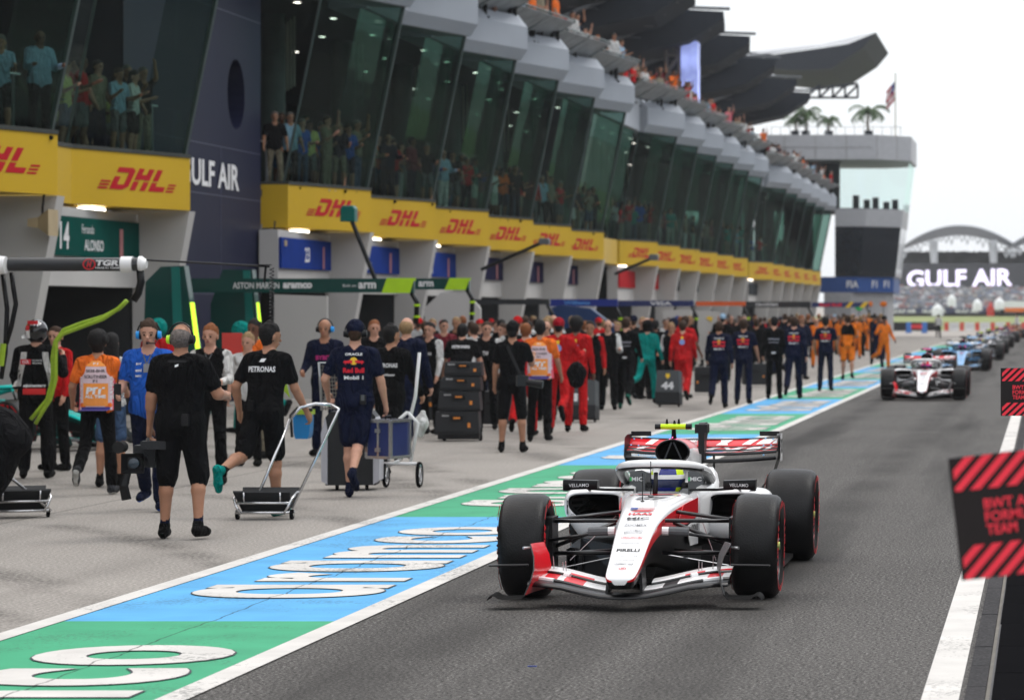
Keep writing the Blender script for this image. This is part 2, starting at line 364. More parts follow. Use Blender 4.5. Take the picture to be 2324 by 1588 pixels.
# the hall floor, ceiling and the rear wall as long pieces
Y0, Y1 = 3., 236.
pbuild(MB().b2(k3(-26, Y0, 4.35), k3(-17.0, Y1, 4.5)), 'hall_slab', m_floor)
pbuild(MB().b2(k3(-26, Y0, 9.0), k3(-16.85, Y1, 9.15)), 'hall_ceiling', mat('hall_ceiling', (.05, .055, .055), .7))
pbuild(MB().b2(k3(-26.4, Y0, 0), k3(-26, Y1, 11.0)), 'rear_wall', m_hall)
pbuild(MB().b2(k3(-26, Y0, 3.60), k3(-17.0, Y1, 3.75)), 'garage_ceiling', m_soff)
# horizontal profile of one bay (distance from the bay's far end, x)
blocks = [(3.6, 7), (67.6, 6), (123.7, 6), (179.8, 6)]
bays = []
for bi, (ys, n) in enumerate(blocks):
    for k in range(n): bays.append((bi, k, ys+8.0*k, ys+8.0*(k+1)))
# DHL lettering: slanted, split letters with speed stripes
def dhl(mb, f, sx_, sy_):
    def P(pts): mb.add([f((x+y*.45)*sx_, y*sy_) for x, y in pts], [tuple(range(len(pts)))])
    def Q(x0, x1, y0, y1): P([(x0, y0), (x1, y0), (x1, y1), (x0, y1)])
    P([(-1, .27), (-.22, .27), (-.22, .38), (-.36, .5), (-1, .5)]); Q(-.46, -.22, -.27, .27)
    P([(-1, -.5), (-.42, -.5), (-.22, -.35), (-.22, -.27), (-1, -.27)]); Q(-1, -.74, -.27, .08)
    for x in (-.1, .34): Q(x, x+.24, -.5, -.1); Q(x, x+.24, -.03, .5)
    Q(.14, .34, 0, .22); Q(.72, .96, -.03, .5)
    P([(.72, -.5), (1.4, -.5), (1.4, -.27), (.96, -.27), (.96, -.1), (.72, -.1)])
    for i in range(3):
        y = -.5+i*.15; Q(-1.5, -1.08, y, y+.08); Q(1.5, 1.85, y, y+.08)
ZB, ZT = 3.67, 4.61
CL = [(8.80, 14.60), (9.10, 14.40), (9.72, 14.40), (10.05, 14.66)]
m_boardt = mat('board_top_trim', (.05, .055, .05), .5)
m_sign = {'green': mat('sign_green', (.0, .062, .05), .7, spec=.03), 'blue': mat('sign_blue', (.008, .035, .22), .7, spec=.03), 'navy': mat('sign_navy', (.010, .009, .04), .7, spec=.03),
          'red': mat('sign_red', (.42, .015, .02), .7, spec=.03), 'dark': mat('sign_dark', (.03, .035, .04), .7, spec=.03)}
m_fin = mat('white_fin', (.49, .475, .46), .55, var=.04, scale=.5)
for idx, (bi, k, ya, yb) in enumerate(bays):
    first = k == 0; last = (k == [b for b in blocks][bi][1]-1)
    if yb < 30: continue
    yk = yb-3.75                                       # kink: start of the slanted board
    # --- fascia board: parallel piece + slanted piece
    ys_ = ya+.05 if not first else yk-.02
    prof = [(-17.6, ys_), (-16.44, ys_), (-16.44, yk), (-15.4, yb-.02), (-17.6, yb-.02)]
    mb = MB().prism(prof, lambda p: k3(p[0], p[1], ZB), lambda p: k3(p[0], p[1], ZT))
    bo = pbuild(mb, 'fascia_board', m_yel)
    # lettering on the slanted face
    a = Vector(k3(-16.44, yk, 0)); b_ = Vector(k3(-15.4, yb, 0)); d = (b_-a).normalized(); nrm = Vector((d.y, -d.x, 0))
    c = (a+b_)/2+nrm*.012+Vector((0, 0, K*(ZB+.49)))+d*.12
    mb = MB(); dhl(mb, plane_f(c, d, (0, 0, 1)), .78, .41); mb.build('lettering', m_red, bo, loc=(0,0,0), fixn=False)
    pbuild(MB().prism([(-17.6, ys_+.01), (-16.42, ys_+.01), (-16.42, yk), (-15.38, yb-.03), (-17.6, yb-.03)], lambda p: k3(p[0], p[1], ZT+.003), lambda p: k3(p[0], p[1], ZT+.07)), 'board_trim', m_boardt)
    # --- leaning glass: parallel pane, slanted panes
    def gl(p, q, z0=ZT+.07, z1=8.82, lean=.84):
        return MB().add([k3(p[0], p[1], z0), k3(q[0], q[1], z0), k3(q[0]+lean, q[1], z1), k3(p[0]+lean, p[1], z1)], [(0, 1, 2, 3)])
    nx = (-16.50, yk); fx = (-15.46, yb-.06); md = ((nx[0]+fx[0])/2, (nx[1]+fx[1])/2)
    if first: gl((-17.5, yk), nx, lean=.84)
    pbuild(gl((-16.50, ys_), nx), 'glass_pane', m_glass, fixn=False)
    pbuild(gl(nx, md), 'glass_pane', m_glass, fixn=False); pbuild(gl(md, fx), 'glass_pane', m_glass, fixn=False)
    # the return pane at the far end, seen from the lane
    pbuild(MB().add([k3(fx[0], yb-.06, ZT+.07), k3(-16.5, yb+.3, ZT+.07), k3(-15.66, yb+.3, 8.82), k3(fx[0]+.84, yb-.06, 8.82)], [(0,1,2,3)]), 'glass_pane', m_glass, fixn=False)
    # mullions
    for (p, r_) in ((nx, .03), (fx, .05)): pbuild(MB().tube([k3(p[0]-.03, p[1], ZT+.07), k3(p[0]+.81, p[1], 8.82)], r_, 6), 'mullion', m_frame)
    # --- glass rail with posts inside
    if yb < 190:
        for t in (0.05, .35, .65, .95):
            x = -17.0+t*1.0; y = yk+(yb-yk)*t; pbuild(MB().tube([k3(x, y, 4.5), k3(x, y, 5.55)], .035, 6), 'rail_post', m_steel)
        pbuild(MB().tube([k3(-17.05, ya+.4, 5.55), k3(-17.0, yk, 5.55), k3(-16.0, yb, 5.55)], .022, 6), 'handrail', m_steel)
    # --- hall column
    mb = MB().tube([k3(-18.6, ya+4.0, 4.5), k3(-18.6, ya+4.0, 9.0)], .32*K, 14)
    pbuild(mb, 'hall_column', m_col, smooth=True)
    # hanging white rods (display fins) inside the glass
    for q in range(5): pbuild(MB().b2(k3(-18.2-.25*q, yk+.2+q*.75, 7.3), k3(-18.15-.25*q, yk+.24+q*.75, 9.0)), 'hanging_rod', mat('pale_rod', (.42, .46, .38), .5))
    # --- cladding: two panels per bay, three facets each
    for (p0, p1) in (((-16.50+1.0, ya+.1 if not first else yk), (-16.5+1.0, yk-.01)), ((-15.5, yk), (-14.46, yb-.02))):
        if p1[1]-p0[1] < .2: continue
        o_ = [(z, x+14.6) for z, x in [(8.80, -14.64), (9.10, -14.46), (9.72, -14.46), (10.05, -14.72)]]
        ra = [k3(p0[0]+o+.0, p0[1], z) for z, o in o_]+[k3(p0[0]-.9, p0[1], 10.05), k3(p0[0]-.9, p0[1], 8.80)]
        rb = [k3(p1[0]+o+.0, p1[1], z) for z, o in o_]+[k3(p1[0]-.9, p1[1], 10.05), k3(p1[0]-.9, p1[1], 8.80)]
        pbuild(MB().loft([ra, rb]), 'cladding_panel', m_clad)
    pbuild(MB().prism([(-17.0, ys_+.02), (-16.46, ys_+.02), (-16.46, yk), (-15.45, yb-.04), (-17.0, yb-.04)], lambda p: k3(p[0], p[1], 3.685), lambda p: k3(p[0], p[1], 3.72)), 'soffit', m_soff)
    # --- soffit light
    mb = MB().box(k3(-16.55, yb-2.2, 3.62), (.30, .75, .05)); pbuild(mb, 'soffit_light', m_lamp)
    # --- white fin between the garages, tapered
    fp = [(-16.45, 0), (-16.10, 0), (-15.84, 1.35), (-15.42, 3.66), (-16.80, 3.66), (-16.80, 3.0), (-16.45, 2.9)]
    pbuild(MB().prism(fp, lambda p: k3(p[0], yb+.02, p[1]), lambda p: k3(p[0], yb+.42, p[1])), 'fin', m_fin)
    # --- header wall and sign
    ha = ya+.42 if not first else ya+2.9
    pbuild(MB().b2(k3(-16.75, ha, 2.28), k3(-16.35, yb+.02, 3.60)), 'header_wall', m_white)
    # --- side walls of the garage
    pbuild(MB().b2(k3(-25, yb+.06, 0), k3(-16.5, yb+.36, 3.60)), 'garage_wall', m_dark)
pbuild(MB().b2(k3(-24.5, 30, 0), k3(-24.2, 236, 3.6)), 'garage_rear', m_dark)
# team signs on the headers
def sign(i, col, items=()):
    bi, k, ya, yb = bays[i]; y0, y1 = ya+(.75 if k else 2.95), yb-.15
    s_ = pbuild(MB().b2(k3(-16.34, y0, 2.78), k3(-16.28, y1, 3.44)), 'team_sign', m_sign[col])
    for (t, f, zc, w_, h_, bold, mm) in items:
        mb = MB(); text_mb(mb, t, plane_f(k3(-16.275, y0+(y1-y0)*f, zc), (0, 1, 0), (0, 0, 1)), w_, h_, bold); mb.build('lettering', mm, s_, fixn=False)
    if f'{col}' in ('green', 'blue', 'navy'):
        MB().b2(k3(-16.275, y0+(y1-y0)*.82, 2.80), k3(-16.272, y0+(y1-y0)*.85, 3.3)).build('stripe', mat('sign_stripe', (.5, .2, .2), .5), s_)
for i, (bi, k, ya, yb) in enumerate(bays):
    if yb < 30: continue
    if bi == 0:
        it = [('14', .36, 3.12, .55, .48, .02, m_letw), ('Fernando', .55, 3.25, .75, .16, 0, m_letw), ('ALONSO', .60, 2.98, 1.2, .20, .02, m_letw)] if k == 6 else ()
        sign(i, 'green', it)
    elif bi == 1: sign(i, ['blue', 'blue', 'blue', 'navy', 'navy', 'navy'][k], [('23', .5, 3.1, .5, .35, .02, m_letw)] if k == 0 else [('ALBON', .42, 2.95, 1.3, .18, .02, m_letw)] if k < 3 else ())
    elif bi == 2: sign(i, ['red', 'red', 'dark', 'dark', 'dark', 'dark'][k])
    else: sign(i, 'dark')
# navy wall between the first and the second block
def navy_wall(ya, yb, first):
    mb = MB(); n = 28; cy, cz, rr = 68.7, 6.36, .73
    if first:
        X = -16.8; ring = []; outer = []
        y0, y1, z0, z1 = ya, yb, 0, 11.5
        for i in range(n):
            t = 2*PI*i/n; dy, dz = math.cos(t), math.sin(t); ring.append((cy+rr*dy, cz+rr*dz))
            s1 = min([(y1-cy)/dy if dy > 1e-6 else 1e9, (y0-cy)/dy if dy < -1e-6 else 1e9, (z1-cz)/dz if dz > 1e-6 else 1e9, (z0-cz)/dz if dz < -1e-6 else 1e9])
            outer.append((cy+s1*dy, cz+s1*dz))
        rings = [[k3(X-.5, *p) for p in ring], [k3(X, *p) for p in ring], [k3(X, *p) for p in outer]]
        mb.loft(rings, cap=False)
        for (yy, zz) in ((y0, z0), (y0, z1), (y1, z0), (y1, z1)):       # corners
            j = min(range(n), key=lambda q: 0 if (q) is None else (outer[q][0]-yy)**2+(outer[q][1]-zz)**2)
            cand = sorted(range(n), key=lambda q: (outer[q][0]-yy)**2+(outer[q][1]-zz)**2)
            e1 = [q for q in cand if abs(outer[q][0]-yy) < 1e-6][0]; e2 = [q for q in cand if abs(outer[q][1]-zz) < 1e-6][0]
            mb.add([k3(X, yy, zz), k3(X, *outer[e1]), k3(X, *outer[e2])], [(0, 1, 2)])
        mb.b2(k3(X-2.5, y0, z0), k3(X-.01, y0+.1, z1)); mb.b2(k3(X-2.5, y1-.1, z0), k3(X-.01, y1, z1)); mb.b2(k3(X-2.5, y0, z0), k3(X-2.4, y1, z1))
    else: mb.b2(k3(-18, ya, 0), k3(-16.9, yb, 9.4))
    o = pbuild(mb, 'navy_wall', m_navy); return o
nw = navy_wall(60.3, 70.85, True)
pbuild(MB().add([k3(-17.28, 68.7+.73*math.cos(2*PI*i/28), 6.36+.73*math.sin(2*PI*i/28)) for i in range(28)], [tuple(range(28))]), 'round_window', mat('dark_glass', (.006, .008, .02), .08), fixn=False)
mb = MB(); text_mb(mb, 'GULF AIR', plane_f(k3(-16.78, 66.55, 4.62), (0, 1, 0), (0, 0, 1)), 4.9, .57, .025); mb.build('lettering', m_letw, nw, fixn=False)
mb = MB()
for z in (2.2, 4.2, 5.2, 8.0, 10): mb.b2(k3(-16.805, 60.3, z), k3(-16.792, 70.85, z+.02))
for y in (63.8, 67.4): mb.b2(k3(-16.805, y, 0), k3(-16.793, y+.03, 5.19))
pbuild(mb, 'panel_joint', mat('joint', (.05, .055, .1), .4))
navy_wall(116.3, 123.0, False); navy_wall(172.2, 179.4, False); pbuild(MB().b2(k3(-18, 228.2, 0), k3(-16.5, 236, 9.4)), 'navy_wall', m_navy)
# gap fascia between blocks two/three and three/four
for (a, b_) in ((115.9, 127.4), (172, 183.4)):
    pbuild(MB().b2(k3(-17.6, a+.1, ZB), k3(-16.46, b_, ZT)), 'fascia_board', m_yel)
    pbuild(MB().b2(k3(-16.6, a+.1, 8.8), k3(-15.6, b_, 10.03)), 'cladding_panel', m_clad)
    pbuild(MB().add([k3(-16.6, a, 4.7), k3(-16.6, b_, 4.7), k3(-15.8, b_, 8.8), k3(-15.8, a, 8.8)], [(0,1,2,3)]), 'glass_pane', m_glass, fixn=False)
# ceiling downlights in the hall, seen through the glass
me = MB().lathe([(0, .001), (0, .09)], 'z', n=10).mesh('downlight', m_lamp)
for i in range(120):
    y = 48+ (i//3)*4.2+random.uniform(-1, 1); x = -17.2-(i % 3)*1.6+random.uniform(-.3, .3)
    if 60 < y < 67.5: continue
    if y < 220: link('downlight', me, pb, Vector(k3(x, y, 8.985))-PBL)
# roof terrace: floor, leaning mesh balustrades and posts
pbuild(MB().b2(k3(-24, 30, 9.60), k3(-15.9, 236, 9.74)), 'terrace_floor', m_soff)
m_bal = mat('balustrade_panel', (.30, .315, .33), .5, var=.25, scale=2.5)
for idx, (bi, k, ya, yb) in enumerate(bays):
    if yb < 70: continue
    A, B = (-15.9, ya+.3), (-14.95, yb-.1)
    pbuild(MB().loft([[k3(x, y, 10.06), k3(x+.8, y, 10.52), k3(x+.79, y, 10.56), k3(x-.02, y, 10.09)] for x, y in (A, B)]), 'balustrade', m_bal)
    for t in (0, .33, .66, 1):
        x = A[0]+(B[0]-A[0])*t; y = A[1]+(B[1]-A[1])*t; pbuild(MB().tube([k3(x-.05, y, 10.0), k3(x+.84, y, 10.58)], .03, 5), 'balustrade_bar', m_frame)
    pbuild(MB().tube([k3(A[0]+.83, A[1], 10.6), k3(B[0]+.83, B[1], 10.6)], .03, 5), 'balustrade_rail', m_frame)
# ---------------------------------------------------------------- roofs, tower, distant stands
m_roof = mat('dark_roof', (.024, .029, .037), .8, spec=.2); m_roof2 = mat('roof_sheet', (.42, .43, .45), .5, var=.1, scale=.3)
rn = 0
for i, Yc in enumerate([90, 105.5, 121, 136.5, 152, 167, 182, 199, 216, 229]):
    top = 17.1; e = empty('roof_canopy', (-19, Yc, 14), 0, f'{ordn(i)} dark pointed roof canopy over the terrace, counted from the near end', 'roof', 'dark roof canopies behind the pit building')
    prof = [(-16.2, top), (-16.2, top-.35), (-18.0, 15.6), (-21.3, 14.9), (-46, 17.5), (-46, 21), (-22, 17.4)]
    MB().prism(prof, lambda p: (p[0], Yc, p[1]), lambda p: (p[0]-1.0, Yc+11, p[1]+.3)).build('canopy_shell', m_roof, e, loc=(19, -Yc, -14))
    MB().add([(-16.8, Yc+.5, 17.2), (-34, Yc+.5, 19.3), (-34, Yc+13.5, 21.2), (-19.5, Yc+13.5, 18.6)], [(0, 1, 2, 3)]).build('roof_sheet', m_roof2, e, loc=(19, -Yc, -14))
    for xx in (-18.5, -21.5, -25.5): MB().tube([(xx, Yc-.15, 17.0), (xx-4, Yc-.15, 15.3)], .12, 6).build('brace', mat('roof_brace', (.12, .13, .14), .5), e, loc=(19, -Yc, -14))
    for q_ in range(4): MB().add([(-17-q_*.9, Yc+1.5+q_*2.6, 16.3-q_*.33), (-17-q_*.9, Yc+1.8+q_*2.6, 16.3-q_*.33), (-40, Yc+1.8+q_*2.6, 16.6), (-40, Yc+1.5+q_*2.6, 16.6)], [(0, 1, 2, 3)]).build('rib', mat('roof_brace', (.12, .13, .14), .5), e, loc=(19, -Yc, -14))
    MB().tube([(-15.9, Yc+.2, 17.25), (-34, Yc+.2, 17.9)], .09, 6).build('edge_tube', mat('roof_brace', (.12, .13, .14), .5), e, loc=(19, -Yc, -14))
# tall pointed roof farther away
def poly_at(name, pts, Y, dep, m, label, cat, parent=None):
    P = [(PX(u, Y), PZ(v, Y)) for u, v in pts]
    o = MB().prism(P, lambda p: (p[0], Y, p[1]), lambda p: (p[0], Y+dep, p[1])).build(name, m, parent)
    return tag(o, label, cat) if label else o
poly_at('roof_canopy', [(1988, 74), (1960, 108), (1885, 157), (1800, 160), (1700, 150), (1600, 128), (1600, 108), (1757, 124), (1860, 110), (1925, 100)], 318, 26, m_roof, 'largest upswept dark roof prow rising above the race tower', 'roof')
o = MB().add([(PX(1985, 318), 318, PZ(73, 318)), (PX(1860, 318), 322, PZ(92, 318)), (PX(1700, 318), 326, PZ(100, 318)), (PX(1660, 318), 318, PZ(128, 318)), (PX(1757, 318), 317.9, PZ(122, 318)), (PX(1925, 318), 317.9, PZ(99, 318))], [(0, 1, 2, 3, 4, 5)]).build('roof_sheet', m_roof2, bpy.data.objects['roof_canopy.010'])
# lattice beam
tb = empty('lattice_beam', (-14, 240, 18), 0, 'open steel lattice beam projecting beyond the last dark canopy', 'truss')
zb, zt = PZ(222, 240), PZ(190, 240); xs = [PX(u, 240) for u in (1830, 1860, 1890, 1918, 1947)]
def rod(a, b, r=.09): MB().tube([a, b], r, 5).build('rod', m_roof, tb, loc=(14, -240, -18))
rod((xs[0], 240, zb), (xs[-1], 240, zb)); rod((xs[0], 240, zt-.5), (xs[-1], 240, zt))
for i in range(4): rod((xs[i], 240, zb), (xs[i+1], 240, zt-.1)); rod((xs[i+1], 240, zb), (xs[i+1], 240, zt-.1))
# video screen on its lattice tower
Yv = 170
vs_ = empty('video_screen', (PX(1550, Yv), Yv, PZ(200, Yv)), 0, 'tall narrow blue video screen on a steel lattice mast above the terrace', 'screen')
vl = Vector((-PX(1550, Yv), -Yv, -PZ(200, Yv)))
m_scr = mat('screen_picture', (.25, .30, .62), .3, var=.55, scale=.9, emit=.0); 
n, N, b = nodes_of(m_scr); n.links.new(b.inputs['Base Color'].links[0].from_socket, b.inputs['Emission Color']); b.inputs['Emission Strength'].default_value = .9
MB().prism([(1545, 78), (1583, 95), (1583, 235), (1545, 212)], lambda p: (PX(p[0], Yv), Yv, PZ(p[1], Yv)), lambda p: (PX(p[0], Yv), Yv+1.2, PZ(p[1], Yv))).build('panel', m_scr, vs_, loc=vl)
for (u0, v0, u1, v1) in ((1510, 75, 1510, 215), (1540, 75, 1540, 215), (1510, 78, 1540, 78), (1510, 78, 1540, 125), (1540, 125, 1510, 165), (1510, 165, 1540, 210), (1510, 125, 1540, 125), (1510, 165, 1540, 165)):
    MB().tube([(PX(u0, Yv), Yv+.4, PZ(v0, Yv)), (PX(u1, Yv), Yv+.4, PZ(v1, Yv))], .10, 5).build('mast_bar', mat('mast', (.20, .18, .16), .5), vs_, loc=vl)
# race control tower
Yt = 248
tw = empty('race_tower', (-14, Yt, 0), 0, 'race control tower with flared glass lounge, grey bands and roof terrace', 'building'); tl = Vector((14, -Yt, 0))
def ring(u0, u1, v, dep=16, cham=.14):
    x0, x1 = PX(u0, Yt), PX(u1, Yt); z = PZ(v, Yt); c = (x1-PX(2370-(2370-u1)*1, Yt)+0)+3.0
    c = 2.6
    return [(x0, Yt, z), (x1-c, Yt, z), (x1, Yt+2.8, z), (x1, Yt+dep-2.8, z), (x1-c, Yt+dep, z), (x0, Yt+dep, z)]
def tband(a, b, name, m, cap=True): return MB().loft([ring(*a), ring(*b)], cap=cap).build(name, m, tw, loc=tl, fixn=True)
m_tclad = mat('tower_cladding', (.42, .43, .45), .45, var=.05)
tband((1740, 2065, 362), (1740, 2065, 306), 'upper_band', m_tclad)
tband((1760, 2046, 473), (1760, 2060, 362.5), 'lounge_glass', glass('pale_glass', (.88, .95, .94), .9), False)
tband((1765, 2036, 472), (1765, 2036, 473.5), 'lounge_floor', m_dark)
tband((1895, 2042, 514), (1895, 2046, 473.6), 'middle_band', m_tclad)
m_tglass = mat('dark_tower_glass', (.012, .016, .022), .06, spec=.6)
tband((1895, 2028, 628), (1895, 2041, 514.2), 'dark_glass_shaft', m_tglass)
tband((1850, 2024, 663), (1850, 2024, 628.2), 'blue_band', mat('blue_band', (.02, .07, .25), .5))
for (u, t) in ((1935, 'FIA'), (1985, 'F1'), (2012, 'F1')):
    mb = MB(); text_mb(mb, t, plane_f((PX(u, Yt), Yt-.02, PZ(645, Yt)), (1, 0, 0), (0, 0, 1)), .9 if t == 'FIA' else .4, .55, .03); mb.build('lettering', m_letw, tw, loc=tl, fixn=False)
tband((1870, 2010, 707+62), (1870, 2010, 663.2), 'tower_base', mat('base_wall', (.35, .35, .36), .7))
MB().b2((PX(1760, Yt), Yt+5, PZ(472, Yt)), (PX(1895, Yt), Yt+6, PZ(362, Yt))).build('lounge_wall', m_hall, tw, loc=tl)
for (u, v) in ((1930, 440), (1955, 450), (1975, 445), (2000, 455), (2020, 450)):
    MB().b2((PX(u, Yt), Yt+3, PZ(472, Yt)), (PX(u+14, Yt), Yt+3.6, PZ(v, Yt))).build('lounge_seat', m_dark, tw, loc=tl)
for u in (1780, 1850, 1920, 1990, 2035): MB().b2((PX(u, Yt), Yt-.03, PZ(361, Yt)), (PX(u+1.2, Yt), Yt-.002, PZ(307, Yt))).build('panel_joint', m_soff, tw, loc=tl)
MB().b2((PX(1740, Yt), Yt-.03, PZ(335, Yt)), (PX(1977, Yt), Yt-.003, PZ(334, Yt))).build('panel_joint', m_soff, tw, loc=tl)
for i in range(15): MB().tube([(PX(1750+i*21, Yt), Yt+.2, PZ(306, Yt)), (PX(1750+i*21, Yt), Yt+.2, PZ(288, Yt))], .03, 5).build('rail_post', m_steel, tw, loc=tl)
MB().tube([(PX(1750, Yt), Yt+.2, PZ(288, Yt)), (PX(2046, Yt), Yt+.2, PZ(288, Yt))], .03, 5).build('handrail', m_steel, tw, loc=tl)
# flag
fl = empty('flag', (PX(2028, Yt), Yt+3, PZ(306, Yt)), 0, 'drooping striped flag with dark blue corner on a pole above the tower', 'flag')
hz = (306-160)/7500*Yt
MB().tube([(0, 0, 0), (0, 0, hz)], .06, 6).build('pole', mat('pole', (.6, .58, .5), .4), fl)
ms = [mat('flag_red', (.45, .05, .06), .8), mat('flag_white', (.7, .68, .68), .8), mat('flag_blue', (.03, .05, .2), .8)]
mb = MB(); NJ = 8
for i in range(5):
    for j in range(NJ):
        def fp_(a, b): return (-.05-a*.13+.05*math.sin(b*1.2), .12*math.sin(a*1.7+b), hz-.6-b*.19-a*.16)
        mb.add([fp_(i, j), fp_(i+1, j), fp_(i+1, j+1), fp_(i, j+1)], [(0, 1, 2, 3)], 2 if (i < 2 and j < 4) else j % 2)
mb.build('cloth', ms, fl, smooth='all')
# potted palms on the tower roof
m_palm = mat('palm_leaf', (.045, .085, .03), .6, var=.4, scale=2); m_trunk = mat('palm_trunk', (.12, .09, .06), .9)
for i, (u, s_) in enumerate(((1798, .9), (1822, 1.25), (1875, .9), (1967, 1.35))):
    pt = empty('palm_tree', (PX(u, Yt), Yt+3, PZ(306, Yt)), i, ['small palm nearest the dark roofs on the tower terrace', 'taller palm beside the first one on the tower terrace', 'low spreading palm in the middle of the tower roof', 'tallest palm near the right corner of the tower roof'][i], 'palm', 'palms on the tower roof')
    MB().tube([(0, 0, 0), (.08*s_, 0, .8*s_), (0, 0, 1.4*s_)], [.13, .10, .08], 7).build('trunk', m_trunk, pt)
    MB().lathe([(0, .28), (.45, .36), (.46, .3)], 'z', n=12).build('pot', m_roof, pt)
    for q in range(12):
        a = q*PI*2/12+random.random()*.4; L_ = s_*random.uniform(.9, 1.25); mb = MB()
        ax = [(math.cos(a)*L_*t, math.sin(a)*L_*t, 1.4*s_+L_*((1.3 if q % 3 == 0 else .8)*t-1.15*t*t)) for t in (0, .2, .4, .6, .8, 1)]
        for e_ in range(5):
            for sgn in (-1, 1):
                for h_ in (0, .5):
                    p = Vector(ax[e_]).lerp(Vector(ax[e_+1]), h_); d = Vector(ax[e_+1])-Vector(ax[e_]); sd = Vector((-math.sin(a), math.cos(a), 0))*sgn
                    tip = p+sd*.34*s_+d*.6+Vector((0, 0, -.30*s_)); mb.add([p, p+d*.5, tip], [(0, 1, 2)])
        mb.build('frond', m_palm, pt, fixn=False)
# ---- distant grandstand with arched roofs, LED wall and crowd
Yg = 620
m_arch = mat('arched_roof', (.30, .32, .35), .6, var=.15, scale=.02); m_tr = mat('pale_truss', (.50, .52, .54), .6); m_standb = mat('stand_back', (.15, .15, .17), .8, var=.3, scale=.3)
for gi, (uc, hw) in enumerate(((2178, 142), (2420, 142))):
    gs = empty('arched_stand_roof', (PX(uc, Yg), Yg, PZ(600, Yg)), 0, ['complete arched lattice roof over the distant grandstand', 'arched lattice roof cut off by the right edge of the photo'][gi], 'roof', 'arched roofs of the distant grandstand'); gl_ = -Vector(gs.location)
    def arc(t, dv): return (PX(uc+hw*t, Yg), PZ(512+dv+56*t*t, Yg))
    N_ = 24; up = [arc(-1+2*i/N_, 0) for i in range(N_+1)]; lo = [arc(-1+2*i/N_, 20*(1-abs(-1+2*i/N_)**3)+2) for i in range(N_+1)]
    mb = MB()
    for i in range(N_): mb.add([(up[i][0], Yg, up[i][1]), (up[i+1][0], Yg, up[i+1][1]), (lo[i+1][0], Yg+3, lo[i+1][1]), (lo[i][0], Yg+3, lo[i][1]), (up[i][0], Yg+5, up[i][1]+.3), (up[i+1][0], Yg+5, up[i+1][1]+.3)], [(0, 1, 2, 3), (0, 1, 5, 4)])
    mb.build('roof_shell', m_arch, gs, loc=gl_, fixn=False)
    for i in range(0, N_):
        dz = 1.2+.5*math.sin(i*2.1); a = lo[i]; b = lo[i+1]; m2 = ((a[0]+b[0])/2, min(a[1], b[1])-dz)
        for p, q in ((a, m2), (m2, b)): MB().tube([(p[0], Yg-1, p[1]), (q[0], Yg-1, q[1])], .13, 4).build('truss_bar', m_tr, gs, loc=gl_)
    for u in (uc-60, uc+75): MB().tube([(PX(u, Yg), Yg, PZ(545, Yg)), (PX(u+4, Yg), Yg, PZ(640, Yg))], [.9, .5], 8).build('column', m_tr, gs, loc=gl_)
poly_at('grandstand', [(2000, 712), (2000, 583), (2100, 583), (2200, 580), (2420, 578), (2420, 712)], Yg+12, 20, m_standb, 'distant dark grandstand behind the bright letter wall', 'grandstand')
led = empty('letter_wall', (PX(2175, Yg), Yg-25, PZ(630, Yg)), 0, 'wide dark led wall with huge glowing lavender white letters', 'sign'); ll = -Vector(led.location); YL = Yg-25
MB().b2((PX(2016, YL), YL, PZ(655, YL)), (PX(2430, YL), YL+2, PZ(597, YL))).build('panel', mat('led_panel', (.05, .05, .055), .6), led, loc=ll)
mb = MB(); text_mb(mb, 'GULF AIR', plane_f((PX(2178, YL), YL-.1, PZ(631, YL)), (1, 0, .02), (0, 0, 1)), 240/7500*YL, 40/7500*YL, .032)
mb.build('lettering', mat('led_letter', (.88, .80, 1.0), emit=1.0, var=0), led, loc=ll, fixn=False)
# treeline and crowd on the stand: masses, each one object
mb = MB(); rnd = random.Random(3)
for i in range(700):
    u = rnd.uniform(2010, 2400); z0 = PZ(584, Yg+10); s_ = rnd.uniform(.6, 1.6); x = PX(u, Yg+10); mb.add([(x-s_*.5, Yg+9, z0-2), (x+s_*.5, Yg+9, z0-2), (x+s_*.3, Yg+9, z0+s_*.8), (x-s_*.3, Yg+9, z0+s_*.5), (x, Yg+10, z0-2)], [(0, 1, 2, 3), (0, 3, 4), (1, 4, 2)])
tag(mb.build('far_crowd', m_standb), 'distant crowd standing along the top of the grandstand', 'crowd', kind='stuff')
pal = [mat('dot_'+n_, c, .8) for n_, c in (('white', (.62, .62, .62)), ('grey', (.27, .28, .30)), ('dark', (.16, .16, .17)), ('red', (.35, .20, .19)), ('tan', (.40, .36, .32)), ('blue', (.22, .25, .32)))]
mb = MB()
for i in range(2600):
    Y = rnd.uniform(445, 590); u = rnd.uniform(2020, 2390); v = 656+(590-Y)/145*44+rnd.uniform(-3, 3); x, z = PX(u, Y), PZ(v, Y); s_ = rnd.uniform(.3, .8)
    mb.box((x, Y, z), (s_, .4, s_*1.7), rnd.choice([0, 1, 1, 1, 2, 2, 3, 4, 5]))
tag(mb.build('far_bank_crowd', pal), 'distant spectators and clutter on the terraces below the letter wall', 'crowd', kind='stuff')
MB().add([(PX(1990, 440), 440, PZ(702, 440)), (PX(2420, 440), 440, PZ(702, 440)), (PX(2420, 600), 600, PZ(655, 600)), (PX(1990, 600), 600, PZ(655, 600))], [(0, 1, 2, 3)]).build('terraces', mat('terrace_grey', (.25, .26, .28), .9, var=.35, scale=.12), fixn=False)
structure(bpy.data.objects['terraces'], 'grey stepped terraces below the letter wall')
mw = mat('tent_white', (.72, .73, .74), .7); mo = mat('orange_sheet', (.55, .18, .04), .7)
